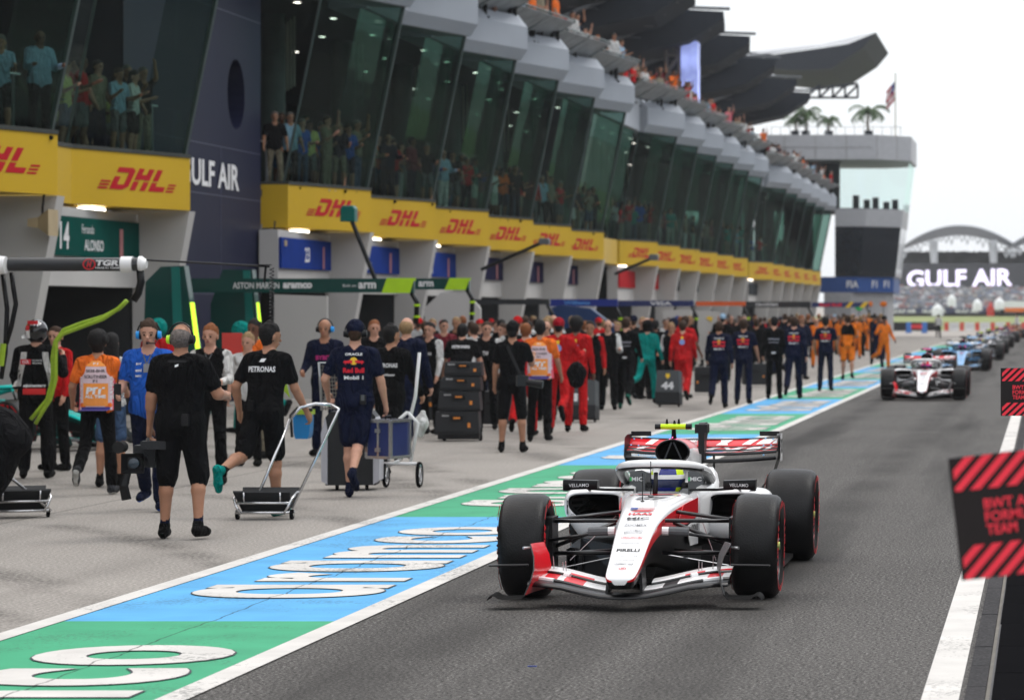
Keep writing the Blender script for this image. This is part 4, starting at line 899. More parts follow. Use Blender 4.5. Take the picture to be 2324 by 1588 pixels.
    for sg in (-1, 1):
        f1 = flap(sg*.10, sg*.655, .16, .020, .20, 9, lambda i, j: [0, 0, 0, 0, 2, 2, 2, 0, 2, 2, 0, 0][i] if sg < 0 else [0, 0, 0, 3, 3, 0, 0, 0, 0, 2, 2, 0][i], 'flap')
        f2 = flap(sg*.15, sg*.655, .35, .052, .16, 12, lambda i, j: 2 if (j == 2 and (2 <= i <= 5 if sg < 0 else i in (5, 6, 7, 10, 11))) else 0, 'flap')
        MB().tube([(sg*.49, yc(.49)+.17, zc(.49)+.03), (sg*.61, yc(.6)+.17, zc(.6)+.036)], .018, 8).build('flap_sleeve', m_cw, fw)
        MB().tube([(sg*.40, yc(.4)+.34, zc(.4)+.065), (sg*.44, yc(.44)+.34, zc(.44)+.066)], .018, 8).build('flap_sleeve', m_cw, fw)
        for x_, h_ in ((.44, .08), (.46, .07), (.53, .10)): MB().tube([(sg*x_, yc(x_)+.42, zc(x_)+.06), (sg*(x_+.004), yc(x_)+.40, zc(x_)+.07+h_)], .0035, 5).build('probe', m_steel, fw)
        MB().loft([[(sg*.115+dx, yy, zz) for dx, zz, yy in ((-.009, .10, -1.02), (.009, .10, -1.02), (.009, .12, -.80), (-.009, .12, -.80))], [(sg*.105+dx, yy, zz) for dx, zz, yy in ((-.009, .24, -.98), (.009, .24, -.98), (.009, .27, -.80), (-.009, .27, -.80))]]).build('wing_pillar', m_cb, fw)
        # endplate: curved, red outside on the photographed left, pale inside on the right
        rings = []
        for t in (0, .25, .5, .75, 1):
            z = .10+t*.31; xo = .655-.055*math.sin(t*PI*.9)*(1)+.03*t
            y0_, y1_ = -1.02+.34*t**1.2, -.50+.02*t
            rings.append([(sg*(xo), y0_, z), (sg*(xo-.018), (y0_+y1_)/2, z), (sg*(xo-.055), y1_, z), (sg*(xo-.063), y1_, z), (sg*(xo-.026), (y0_+y1_)/2, z), (sg*(xo-.008), y0_+.004, z)])
        MB().loft(rings, mf=lambda i, j: 0 if (j in (3, 4) and sg < 0) else (0 if j in (0, 1) and sg < 0 else (1 if j in (0, 1, 3, 4) else 2))).build('endplate', [m_cr, m_cg, m_cb], fw, smooth=True)
        MB().loft([[(sg*x, -1.0, z-.008), (sg*x, -.985, z), (sg*x, -.80, z+.004), (sg*x, -.80, z-.004)] for x, z in ((.645, .105), (.67, .080), (.80, .076), (.83, .083), (.85, .098), (.87, .100), (.885, .090), (.90, .070))]).build('foot_plate', mat('matt_carbon', (.006, .006, .006), .6, spec=.05), fw, smooth=True)
        MB().tube([(sg*.67, -.72, .275), (sg*.93, -.74, .272)], .011, 8, sq=(1.6, .7)).build('dive_plane', m_cf, fw)
        MB().tube([(sg*.66, -.62, .385), (sg*.715, -.66, .382)], [.006, .011], 6).build('probe', m_steel, fw)
    # --- rear wing
    rw = empty('rear_wing', (0, 0, 0)); rw.parent = car
    def zr(x): return .018*(1-(abs(x)/.62)**2)*-1
    def pat(i):
        return [2, 2, 2, 2, 2, 2, 0, 2, 2, 0, 0, 2, 0, 2, 0, 0][i % 16]
    n = 16; X = [-.60+1.2*i/n for i in range(n+1)]
    wmb = MB()
    for (y_, z_, ch_, th_, pt_, k_, blk) in ((3.85, .828, .22, .018, 4, 1.5, (0, 1, 10, 9)), (4.03, .866, .14, .010, 27, 1, (0, 1, 10)), (3.93, .848, .11, .008, 12, 1, (0, 1, 2, 10))):
        pts_ = [(x, y_, z_+zr(x)*k_) for x in X]; airfoil(wmb, pts_, ch_, th_, pt_)
        airfoil(MB(), pts_, ch_, th_, pt_, mf=lambda i, j, b_=blk: 1 if j in b_ else 2).build('wing_element', [m_cw, m_cb, m_cr], rw, smooth=True)
    WT = BVHTree.FromPolygons([Vector(v) for v in wmb.v], wmb.f)
    # huge slanted white letters run across the elements, cut by the gaps
    def on_wing(poly, m, name='letter_stroke'):
        for (ya_, yb_) in ((3.875, 3.925), (3.935, 3.955), (3.96, 3.985), (3.99, 4.022), (4.05, 4.08), (4.08, 4.11), (4.11, 4.14)):
            for x0, x1, sh in poly:
                vs, fs = [], []; k_ = 0; N2 = 3
                for yy in (ya_, yb_):
                    for q in range(N2+1):
                        x = x0+(x1-x0)*q/N2+sh*(yy-4.0); h_ = WT.ray_cast(Vector((x, yy, 1.3)), Vector((0, 0, -1)), 1); vs.append(h_[0]+Vector((0, -.002, .004)) if h_[0] is not None else Vector((x, yy, .8)))
                fs += [(k_+q, k_+q+1, k_+N2+2+q, k_+N2+1+q) for q in range(N2)]
                MB().add(vs, fs).build(name, m, rw, fixn=False)
    on_wing([(-.50, -.44, .5), (-.22, -.14, .6), (.06, .13, .7), (.17, .21, -.3), (.27, .34, .7), (.39, .50, .6), (.53, .57, .4)], m_cw)
    MB().tube([(x, 3.82, .785-.03*(1-(x/.6)**2)) for x in X], .017, 8).build('lower_bar', m_cf, rw)
    MB().tube([(x, 4.155, .932+zr(x)) for x in X], .008, 6).build('gurney', m_cb, rw)
    for sg in (-1, 1):
        rings = []
        for z, x_, y0_, y1_ in ((.965, .60, 3.90, 4.22), (.945, .612, 3.84, 4.22), (.80, .615, 3.80, 4.2), (.68, .58, 3.80, 4.12), (.55, .49, 3.78, 4.05), (.42, .42, 3.78, 4.0), (.30, .38, 3.8, 3.98)):
            rings.append([(sg*x_, y0_, z), (sg*(x_+.008), (y0_+y1_)/2, z), (sg*(x_+.004), y1_, z), (sg*(x_-.01), y1_, z), (sg*(x_-.010), (y0_+y1_)/2, z)])
        ep = MB().loft(rings).build('endplate', m_cb, rw, smooth=True)
        MB().b2((sg*.52-.08, 4.16, .945), (sg*.52+.08, 4.19, .982)).build('wing_tip_tab', m_cb, rw)
        if sg > 0:
            mb = MB(); v, fs = grid_quad(3, 3)
            mb.add([(.628-.004+.003, 4.02+p[0]*.20, .86+p[1]*.22) for p in v], fs); mb.build('number_plate', m_cw, ep, fixn=False)
            mb = MB(); text_mb(mb, '50', plane_f((.631, 4.02, .87), (0, 1, 0), (0, 0, 1)), .13, .12, .04); mb.build('lettering', m_bt, ep, fixn=False)
        for (x, z) in ((.56, .925), (.50, .93), (.56, .885), (.5, .88), (.50, .805)): MB().sphere((sg*x, 3.83 if z < .9 else 4.03, z), .008, 6).build('blue_dot', m_dot, rw)
    MB().prism([(3.80, .74), (3.80, 1.03), (3.86, 1.06), (4.05, 1.06), (4.10, .98), (3.98, .90), (3.95, .74)], lambda p: (-.02, p[0], p[1]), lambda p: (.03, p[0], p[1])).build('wing_pylon', m_cb, rw)
    MB().b2((-.045, 3.78, .98), (.055, 3.95, 1.05)).build('actuator', m_cb, rw)
    MB().tube([(.10, 3.86, .60), (.10, 3.86, .80)], .009, 6).build('strut', m_cf, rw)
    MB().loft([prof_ring(3.4, .12, .10, .20, .36), prof_ring(4.1, .06, .05, .24, .32)]).build('crash_box', m_cf, rw)
    MB().prism([(-.50, .08), (.50, .08), (.50, .30), (-.50, .30)], lambda p: (p[0], 3.75, p[1]), lambda p: (p[0], 3.9, p[1]+.05)).build('diffuser', m_cf, rw)
    # --- suspension
    ss = empty('suspension', (0, 0, 0)); ss.parent = car
    for sg in (-1, 1):
        for (a, b, r_) in (((.165, -.12, .53), (.655, .0, .52), .017), ((.20, .36, .56), (.655, .02, .52), .017), ((.15, -.16, .315), (.66, .0, .30), .018), ((.19, .34, .30), (.66, .02, .29), .016),
                           ((.20, .12, .50), (.62, .04, .34), .018), ((.17, -.22, .47), (.66, -.12, .39), .014)):
            MB().tube([(sg*a[0], a[1], a[2]), (sg*b[0], b[1], b[2])], r_, 8, sq=(1.5, .8)).build('wishbone', m_cf, ss, smooth='all')
        MB().tube([(sg*.16, -.24, .468), (sg*.205, -.24, .467)], .030, 10).build('sleeve', m_cw, ss); MB().tube([(sg*.205, -.24, .467), (sg*.34, -.24, .462)], .031, 10).build('steering_sleeve', m_cg, ss)
        MB().b2((sg*.60, -.13, .17), (sg*.69, .15, .55)).build('upright', m_cb, ss); MB().lathe([(0, .001), (0, .17), (.05, .19), (.09, .19)], 'x', (sg*.62 if sg > 0 else -.71, 0, .36), 20).build('brake_duct', m_cb, ss)
        for (a, b) in (((.20, 3.2, .40), (.62, 3.42, .48)), ((.16, 3.6, .40), (.62, 3.44, .48)), ((.18, 3.1, .24), (.62, 3.4, .24)), ((.16, 3.6, .24), (.62, 3.45, .24)), ((.22, 2.9, .50), (.62, 3.35, .42))):
            MB().tube([(sg*a[0], a[1], a[2]), (sg*b[0], b[1], b[2])], .02, 7, sq=(1.5, .8)).build('wishbone', m_cf, ss, smooth='all')
        MB().lathe([(0, .001), (0, .18), (.1, .18)], 'x', (sg*.60 if sg > 0 else -.70, 3.4, .36), 20).build('brake_duct', m_cb, ss)
        MB().tube([(sg*.14, .15, .28), (sg*.62, .55, .16)], .004, 4).build('stay', m_steel, ss); MB().tube([(sg*.5, .0, .25), (sg*.3, .9, .5)], .003, 4).build('stay', m_steel, ss)
    for sg in (-1, 1):
        wheel(car, sg*.787, 0, .353, .305, sg, 0); wheel(car, sg*.757, 3.4, .358, .375, sg, 0)
    return car
car = make_car()
def driver(loc, hel=(m_hblue, m_hyel, m_cw), label='', par=None):
    d = empty('person', loc, 0, label, 'person')
    mb = MB(); n = 28; rings = []
    for i in range(15):
        t = PI*i/14; q = max(math.sin(t), 1e-3); rings.append([(.128*q*math.sin(2*PI*k/n), -.145*q*math.cos(2*PI*k/n), -.14*math.cos(t)) for k in range(n)])
    def mfh(i, j):
        a = (j if j <= 14 else j-28)
        if 5 <= i <= 6 and abs(a) <= 6: return 3
        if i == 7 and abs(a) <= 7: return 2
        if i > 7 and a in (3, 4, 5, -4, -5, -6): return 1
        if i < 5 and a in (3, 4): return 1
        return 0
    mb.loft(rings, mf=mfh).build('helmet', [hel[0], hel[1], hel[2], m_visor], d, smooth='all')
    mb = MB(); text_mb(mb, 'HAAS', plane_f((-.005, -.132, .088), (1, 0, 0), (0, .45, 1)), .05, .028, .03); mb.build('lettering', m_letw, d, fixn=False)
    MB().loft([[(x, y, z) for x, y in ((-w_, .1), (-w_, -.08), (w_, -.08), (w_, .1))] for w_, z in ((.07, -.10), (.20, -.20), (.20, -.32))]).build('overalls', m_bt, d, smooth=True)
    MB().tube([(-.13, -.1, -.04), (-.17, .1, -.06), (.17, .1, -.06), (.13, -.1, -.04)], .02, 6).build('neck_brace', m_cb, d)
    return d
CX, CY = -2.745, 22.6
car.location = (CX, CY, 0)
driver((CX, CY+1.50, .735), label='driver in dark blue and yellow helmet seated in the nearest white car')
# --- the queue behind
def recolor(t, mp):
    if t.type == 'MESH':
        for i, sl_ in enumerate(t.material_slots):
            mt = sl_.material
            if mt and mt.name in mp: sl_.link = 'OBJECT'; sl_.material = mp[mt.name]
    for c in t.children: recolor(c, mp)
m_lb = mat('car_light_blue', (.16, .42, .75), .3, coat=.5); m_gr = mat('car_silver', (.5, .5, .52), .3, coat=.5); m_nv = mat('car_navy', (.02, .03, .12), .3, coat=.5); m_or = mat('car_orange', (.75, .22, .02), .3); m_pk = mat('car_pink', (.75, .08, .35), .4)
q_ = [(73, -2.66, {}, (m_cr, m_cw, m_pk), 'second white and red racing car, alone in the lane behind the nearest one', m_pk),
      (108.6, -2.72, {'car_white': m_lb, 'car_red': m_cw, 'camera_yellow': m_cb}, (m_cb, m_pk, m_cb), 'light blue racing car following the second white and red one', m_pk),
      (133, -2.6, {'car_white': m_gr, 'car_red': m_lb}, (m_pk, m_hyel, m_cb), 'silver racing car directly behind the light blue one', m_yl),
      (152, -2.6, {'car_white': m_cw, 'car_red': m_nv}, (m_pk, m_hyel, m_cb), 'white and navy racing car fifth in the queue', m_yl),
      (178, -2.6, {'car_white': m_gr, 'car_red': m_cb}, (m_hyel, m_cr, m_cb), 'silver and black racing car sixth in the queue', m_yl),
      (208, -2.5, {'car_white': m_nv, 'car_red': m_cr}, (m_hyel, m_cr, m_cb), 'navy racing car seventh in the queue', m_yl),
      (240, -2.3, {'car_white': m_or, 'car_red': m_cb}, (m_cr, m_cr, m_cb), 'orange racing car at the far end of the queue', m_yl)]
car['group'] = 'racing cars queuing down the pit lane'
for (Y, X, mp, hc, lab, cbar) in q_:
    c = copy_tree(car); c.location = (X, Y, 0); c['label'] = lab; mp = dict(mp); mp.setdefault('camera_yellow', cbar); recolor(c, mp)
    driver((X, Y+1.5, .735), hc, 'helmeted driver of the '+lab.split(',')[0])
# ---------------------------------------------------------------- people
import openvdb as vdb
def cap_(a, b, ra, rb, lab, k=.02, fl=(1, 1, 1)): return (np.array(a, float), np.array(b, float), ra, rb, lab, k, np.array(fl, float))
def sdf_mesh(prims, vox, lift=True, drop=None, noise=True):
    A = np.array([np.minimum(p[0], p[1])-max(p[2], p[3])*1.35 for p in prims]).min(0)-3*vox
    B = np.array([np.maximum(p[0], p[1])+max(p[2], p[3])*1.35 for p in prims]).max(0)+3*vox
    n = np.ceil((B-A)/vox).astype(int)+1; D = np.full(n, .25, np.float32)
    for a, b, ra, rb, lab, k, fl in prims:
        m = max(ra, rb)*1.3+k*1.5+.02; lo = np.maximum(((np.minimum(a, b)-m-A)/vox).astype(int), 0); hi = np.minimum(((np.maximum(a, b)+m-A)/vox).astype(int)+2, n)
        X, Y, Z = [A[i]+vox*np.arange(lo[i], hi[i]) for i in range(3)]
        P = np.stack(np.meshgrid(X, Y, Z, indexing='ij'), -1)
        d = seg_d(P, a, b, ra, rb, fl)
        S = D[lo[0]:hi[0], lo[1]:hi[1], lo[2]:hi[2]]; h = np.maximum(k-np.abs(S-d), 0)/max(k, 1e-6)
        D[lo[0]:hi[0], lo[1]:hi[1], lo[2]:hi[2]] = np.minimum(S, d)-h*h*k*.25
    g = vdb.FloatGrid(.25); g.copyFromArray(D.astype(np.float64) if 0 else D); v, t, q = g.convertToPolygons(0.0, .0)
    v = np.asarray(v)*vox+A
    F = [tuple(int(x) for x in f[::-1]) for f in q]+[tuple(int(x) for x in f[::-1]) for f in t]
    # label of each face: the closest primitive
    C = np.array([v[list(f)].mean(0) for f in F], dtype=float)
    best = np.full(len(F), 9.); L = np.zeros(len(F), int)
    for a, b, ra, rb, lab, k, fl in prims:
        d = seg_d(C, a, b, ra, rb, fl); w_ = d < best; best[w_] = d[w_]; L[w_] = lab
    if drop is not None: L = drop(C, L)
    return v, F, L
def seg_d(P, a, b, ra, rb, fl):
    ab = (b-a)/1.0; f = fl; Q = (P-a)*f; W = ab*f; l2 = max(float(W@W), 1e-9); t = np.clip(Q@W/l2, 0, 1)
    return (np.linalg.norm(Q-t[..., None]*W, axis=-1)-(ra+(rb-ra)*t))/max(1., f.max()*.8)
# slots: 0 skin 1 top 2 bottom 3 shoe 4 hair 5 accent 6 dark
SKIN = [mat('skin_fair', (.50, .27, .19), .5, var=.08, scale=14), mat('skin_tan', (.36, .18, .11), .5, var=.08, scale=14), mat('skin_brown', (.15, .072, .045), .5, var=.08, scale=14)]
HAIR = {n_: mat('hair_'+n_, c, .7, var=.35, scale=60, bump=.8, bscale=90, spec=.2) for n_, c in (('black', (.010, .009, .009)), ('brown', (.045, .024, .014)), ('ginger', (.22, .075, .025)), ('grey', (.14, .12, .11)), ('fair', (.28, .18, .09)))}
CL_ = {n_: cloth(n_, c) for n_, c in (('black', (.0045, .0045, .005)), ('navy', (.006, .009, .028)), ('red', (.52, .012, .014)), ('orange', (.85, .17, .025)), ('white', (.60, .60, .59)), ('blue', (.018, .10, .46)), ('teal', (.0, .24, .21)),
    ('grey', (.14, .14, .145)), ('papaya', (.85, .20, .015)), ('pink', (.68, .16, .20)), ('jeans', (.05, .09, .17)), ('yellow', (.60, .60, .22)), ('sage', (.38, .46, .40)), ('khaki', (.24, .21, .15)), ('green', (.01, .10, .07)), ('maroon', (.16, .02, .03)), ('sky', (.30, .45, .60)), ('lime', (.40, .80, .05)), ('shoeblack', (.005, .005, .005)), ('shoewhite', (.55, .55, .53)), ('charcoal', (.035, .036, .04)))}
M_EYE = mat('eye', (.02, .015, .012), .2, var=0)
def V3(*a): return np.array(a, float)
def rot(v, ax, a):
    c, s = math.cos(a), math.sin(a); x, y, z = v
    return V3(x, y*c-z*s, y*s+z*c) if ax == 'x' else V3(x*c+z*s, y, -x*s+z*c) if ax == 'y' else V3(x*c-y*s, x*s+y*c, z)
def person_prims(ht=1.78, build=1., legs=None, arms=None, lean=0, sleeves='short', pants='long', hair='short', head=(0, 0), fingers=True, sit=None, beard=False, skirt=False, scale_head=1., twist=0, bag=False, face=True, hem=True):
    """legs = [(swing, knee, out), (…)] left, right in degrees, swing > 0 forward (+y); arms = [(swing, out, elbow, inward)]"""
    s = ht/1.80; P = []; B_ = build
    legs = legs or [(0, 4, 3), (0, 4, 3)]; arms = arms or [(0, 10, 15, 0), (0, 10, 15, 0)]
    hip = V3(0, 0, 0)
    def T(p, z0=0): # torso points lean forward about the hips and twist
        p = rot(V3(*p), 'z', R(twist)*min(1, max(0, p[2]/.4))); return rot(p, 'x', -R(lean))
    # pelvis + torso
    tp = 1
    P.append(cap_(V3(-.07, -.01, .0), V3(.07, -.01, .0), .118*B_, .118*B_, 2, .05, (1, 1.08, 1)))
    P.append(cap_(V3(-.055, -.035, -.03), V3(.055, -.035, -.03), .10*B_, .10*B_, 2, .04))
    P.append(cap_(T((-.06, 0, .09)), T((.06, 0, .09)), .112*B_, .112*B_, 2 if 0 else tp, .05, (1, 1.1, 1)))
    P.append(cap_(T((-.065, .0, .20)), T((.065, .0, .20)), .110*B_, .110*B_, tp, .06, (1, 1.1, 1)))
    P.append(cap_(T((-.09, .0, .33)), T((.09, .0, .33)), .118*B_, .118*B_, tp, .06, (1, 1.12, 1)))
    P.append(cap_(T((-.115, -.01, .42)), T((.115, -.01, .42)), .095*B_, .095*B_, tp, .05, (1, 1.05, 1)))
    P.append(cap_(T((-.13, -.01, .485)), T((.13, -.01, .485)), .055*B_, .055*B_, tp, .06))
    P.append(cap_(T((-.075, -.012, -.01)), T((.075, -.012, -.01)), .118*B_, .118*B_, tp, .012, (1, 1.02, 1))) if hem else None
    nk = T((0, .0, .50)); hd_r = (R(head[0]), R(head[1]))
    hb = T((0, .012, .60))
    P.append(cap_(nk, hb, .062, .056, 0, .03)); P.append(cap_(T((-.05, -.01, .505)), T((.05, -.01, .505)), .048, .048, tp, .03))
    def HP(x, y, z): # head coordinates: origin at skull base, y forward
        q = rot(rot(V3(x, y, z), 'x', -hd_r[1]), 'z', hd_r[0]); return hb+q
    P.append(cap_(HP(0, .0, .105), HP(0, .012, .115), .083, .083, 0, .02, (1.08, .95, .92)))
    P.append(cap_(HP(0, .03, .045), HP(0, .045, .02), .060, .045, 0, .03, (1.05, 1, 1)))
    if face:
        P.append(cap_(HP(0, .095, .075), HP(0, .108, .052), .009, .015, 0, .012)); P.append(cap_(HP(-.03, .083, .098), HP(.03, .083, .098), .012, .012, 0, .012))
        for x in (-1, 1): P.append(cap_(HP(x*.083, -.005, .085), HP(x*.088, -.012, .055), .016, .012, 0, .008, (1.4, 1, 1)))
        for x in (-1, 1): P.append(cap_(HP(x*.030, .0885, .081), HP(x*.034, .0885, .081), .0075, .0075, 6, .002)); P.append(cap_(HP(x*.020, .092, .102), HP(x*.044, .086, .104), .006, .006, 4, .004))
        P.append(cap_(HP(-.017, .098, .020), HP(.017, .098, .020), .007, .007, 7, .004))
        if beard: P.append(cap_(HP(-.035, .045, .02), HP(.035, .045, .02), .052, .052, 4, .01)); P.append(cap_(HP(0, .06, .008), HP(0, .075, .005), .042, .03, 4, .01))
    if hair in ('short', 'curly', 'long', 'bun'):
        r_ = {'short': .088, 'curly': .112, 'long': .094, 'bun': .092}[hair]
        P.append(cap_(HP(0, -.022, .128), HP(0, .005, .140), r_, r_*.93, 4, .008, (1.03, .95, 1))); P.append(cap_(HP(0, -.038, .085), HP(0, -.026, .035), r_*.80, r_*.62, 4, .02))
    if hair in ('short', 'bun'):
        for x in (-1, 1): P.append(cap_(HP(x*.058, -.030, .10), HP(x*.064, -.015, .065), .032, .022, 4, .01))
    if hair == 'short' and fingers:
        rg = random.Random(3)
        for _ in range(30):
            a = rg.uniform(0, 6.28); e = rg.uniform(.0, 1.5)
            if math.sin(a)*math.cos(e) < .7: q = HP(math.cos(a)*math.cos(e)*.084, -.012+math.sin(a)*math.cos(e)*.084, .133+math.sin(e)*.086); P.append(cap_(q, q+.001, .016, .016, 4, .012))
    if hair == 'curly':
        rg = random.Random(5)
        for _ in range(34): a = rg.uniform(0, 6.28); e = rg.uniform(-.3, 1.5); q = HP(math.cos(a)*math.cos(e)*.095, -.02+math.sin(a)*math.cos(e)*.092*(1 if math.sin(a) < .3 else .5), .125+math.sin(e)*.09); P.append(cap_(q, q+.001, .028, .028, 4, .01))
    if hair == 'long':
        for x in (-.05, 0, .05): P.append(cap_(HP(x, -.055, .07), T((x*1.5, -.10, .40)), .05, .045, 4, .03))
    if hair == 'bun': P.append(cap_(HP(0, -.11, .12), HP(0, -.12, .12), .04, .04, 4, .01))
    if hair == 'thin': P.append(cap_(HP(0, -.025, .088), HP(0, -.015, .075), .0865, .084, 4, .012, (1.0, .95, 1.05)))
    if hair in ('cap', 'hat'):
        P.append(cap_(HP(0, -.008, .135), HP(0, -.002, .135), .093, .093, 5, .006, (1.03, .95, 1.0))); P.append(cap_(HP(-.03, .10, .135), HP(.03, .10, .135), .042, .042, 5, .01, (1, .8, 3.5)) if head[0] < 400 else None)
        P.append(cap_(HP(0, -.04, .07), HP(0, -.04, .055), .066, .06, 4, .01))
    if hair == 'helmet':
        P.append(cap_(HP(0, 0, .115), HP(0, .01, .10), .132, .130, 5, .01, (1.02, .93, .95)))
    # legs
    feet = []
    for sd, (sw, kn, out) in zip((-1, 1), legs):
        h0 = V3(sd*.088, -.005, -.03); th = rot(rot(V3(0, 0, -.44), 'x', R(sw)), 'y', -sd*R(out)); kj = h0+th
        sh = rot(rot(V3(0, 0, -.43), 'x', R(sw-kn)), 'y', -sd*R(out)*.5); an = kj+sh
        if pants == 'long':
            P.append(cap_(h0, kj, .094*B_, .066*B_, 2, .03)); P.append(cap_(kj, kj+sh*.5, .066*B_, .066*B_, 2, .02)); P.append(cap_(kj+sh*.5, kj+sh*.93, .066*B_, .062*B_, 2, .02))
            P.append(cap_(kj+sh*.9, an, .04, .038, 2, .01))
        elif pants in ('short', 'knee'):
            e = .86 if pants == 'short' else 1.0
            P.append(cap_(h0, h0+th*e, .100*B_, .092*B_ if pants == 'short' else .078*B_, 2, .03)); P.append(cap_(h0+th*.6, kj, .064*B_, .052*B_, 0, .005)); 
            if pants == 'knee': P.append(cap_(kj, kj+sh*.12, .072*B_, .066*B_, 2, .01))
            P.append(cap_(kj, kj+sh*.12, .052, .054, 0, .01)); cf = kj+sh*.33+rot(V3(0, -.016, 0), 'x', R(sw-kn)); P.append(cap_(kj+sh*.1, cf, .050, .058, 0, .02)); P.append(cap_(cf, an, .057, .034, 0, .02)); P.append(cap_(kj+sh*.80, an, .040, .040, 5, .004))
        # foot: pitched with the shank when the leg is lifted behind
        fa = R((sw-kn)*.9 if kn > 25 else (sw-kn)*.35); toe = rot(V3(sd*.03, .165, -.055), 'x', fa); heel = rot(V3(0, -.045, -.058), 'x', fa); ball = rot(V3(sd*.022, .10, -.055), 'x', fa)
        P.append(cap_(an+heel, an+ball, .040, .043, 3, .015, (1, 1, 1.0))); P.append(cap_(an+ball, an+toe, .043, .034, 3, .015)); P.append(cap_(an+rot(V3(0, -.01, -.01), 'x', fa), an+heel, .045, .04, 3, .02))
        sole = rot(V3(0, 0, -.034), 'x', fa); P.append(cap_(an+heel+sole*.7, an+toe+sole*.45, .030, .026, 8, .004)); feet.append(an)
    # arms
    hands = []
    for sd, (sw, out, el, inw) in zip((-1, 1), arms):
        s0 = T((sd*.185, -.01, .465)); up = rot(rot(V3(0, 0, -.285), 'x', R(sw-lean*.3)), 'y', -sd*R(out)); ej = s0+up
        fd = rot(rot(V3(0, 0, -.255), 'x', R(sw-lean*.3+el)), 'y', -sd*R(out)*.6+sd*R(inw)); wr = ej+fd
        if sleeves == 'long': P.append(cap_(s0, ej, .063*B_, .052*B_, 9, .03)); P.append(cap_(ej, ej+fd*.96, .052*B_, .040*B_, 9, .02))
        else: P.append(cap_(s0, s0+up*.66, .064*B_, .062*B_, 9, .03)); P.append(cap_(s0+up*.3, ej, .046*B_, .042*B_, 0, .004)); P.append(cap_(ej, ej+fd*.35, .043*B_, .041*B_, 0, .01))
        P.append(cap_(ej+fd*.35, wr, .040 if sleeves != 'long' else .03, .026, 0, .01))
        f_ = fd/np.linalg.norm(fd); side = V3(1, 0, 0)*sd; side = side-f_*(side@f_); side /= np.linalg.norm(side); nn = np.cross(f_, side)
        # palm, four curled fingers and thumb; palm faces the body, knuckles outwards
        w3 = nn if nn[1] > 0 else -nn
        pc = wr+f_*.075; P.append(cap_(wr+f_*.02-w3*.012, pc-w3*.018, .022, .022, 0, .012)); P.append(cap_(wr+f_*.02+w3*.012, pc+w3*.020, .022, .021, 0, .012))
        if fingers:
            for q_, (o_, ln) in enumerate(((.030, .036), (.010, .041), (-.010, .038), (-.029, .030))):
                b0 = pc+w3*o_; b1 = b0+f_*ln-side*.010; b2 = b1+f_*ln*.45-side*.024; b3 = b2-side*.020-f_*ln*.1
                P.append(cap_(b0, b1, .0105, .0098, 0, .003)); P.append(cap_(b1, b2, .0098, .009, 0, .003)); P.append(cap_(b2, b3, .009, .008, 0, .003))
            P.append(cap_(wr+f_*.03+w3*.025-side*.01, wr+f_*.065+w3*.042-side*.025, .014, .012, 0, .006)); P.append(cap_(wr+f_*.065+w3*.042-side*.025, wr+f_*.095+w3*.035-side*.035, .011, .009, 0, .004))
        else: P.append(cap_(pc, pc+f_*.05-side*.02, .026, .02, 0, .01))
        hands.append(pc+f_*.03-side*.02)
    if skirt: P.append(cap_(V3(0, 0, -.05), V3(0, 0, -.32), .14, .2, 2, .03))
    # torso hem overhang and belt region
    zmin = min(min(p[0][2]-p[2], p[1][2]-p[3]) for p in P); off = V3(0, 0, -zmin)
    Q = [(p[0]*1+off, p[1]*1+off, p[2], p[3], p[4], p[5], p[6]) for p in P if p is not None]
    Q = [(a*s, b*s, ra*s, rb*s, lab, k*s, fl) for a, b, ra, rb, lab, k, fl in Q]
    info = dict(hands=[(h+off)*s for h in hands], head=(HP(0, .0, .11)+off)*s, hp=lambda x, y, z: (HP(x, y, z)+off)*s, T=lambda x, y, z: (T((x, y, z))+off)*s, s=s, feet=[(f+off)*s for f in feet])
    return Q, info
def person_mesh(name, vox, mats, **kw):
    Q, info = person_prims(**kw); v, F, L = sdf_mesh(Q, vox)
    me = bpy.data.meshes.new(name); me.from_pydata([tuple(x) for x in v], [], F)
    for m in mats: me.materials.append(m)
    me.polygons.foreach_set('material_index', L.astype(np.int32)); me.shade_smooth(); me.update(); return me, info
def outfit(skin, top, bottom, shoe='shoeblack', hair='black', acc='black', sole=None, arm=None):
    c = lambda x: CL_[x] if isinstance(x, str) else x
    return [SKIN[skin], c(top), c(bottom), c(shoe), HAIR[hair] if isinstance(hair, str) else hair, c(acc), M_EYE, M_LIP, c(sole or 'shoeblack'), c(arm or top)]
M_LIP = mat('lips', (.32, .12, .10), .5, var=0)
def hero(label, x, y, rz, mats, vox=.0115, group=None, **kw):
    me, info = person_mesh('person', vox, mats, **kw); o = link('person', me, None, (x, y, 0), R(rz)); tag(o, label, 'person', group)
    o.data['x'] = 0; info['o'] = o; info['vox'] = vox; return info
def shirt_text(info, t, z, w_, h_, m=None, bold=.03, back=True, x=0., shear=0., quad=None, name='lettering'):
    o = info['o']; 
    if 'tree' not in info:
        bm = bmesh.new(); bm.from_mesh(o.data); bmesh.ops.triangulate(bm, faces=bm.faces); info['tree'] = BVHTree.FromBMesh(bm); bm.free()
    T_ = info['T']; c = Vector(T_(x if back else x, -.3 if back else .3, z)); u_ = Vector(T_(x+.1, -.3, z))-Vector(T_(x, -.3, z)); v_ = Vector(T_(x, 0, z+.1))-Vector(T_(x, 0, z))
    if not back: u_ = -u_
    return decal(name, t, info['tree'], c, u_, v_, w_, h_, m or m_letw, o, bold, shear, .005, quad=quad)
GQ = grid_quad(6, 4)
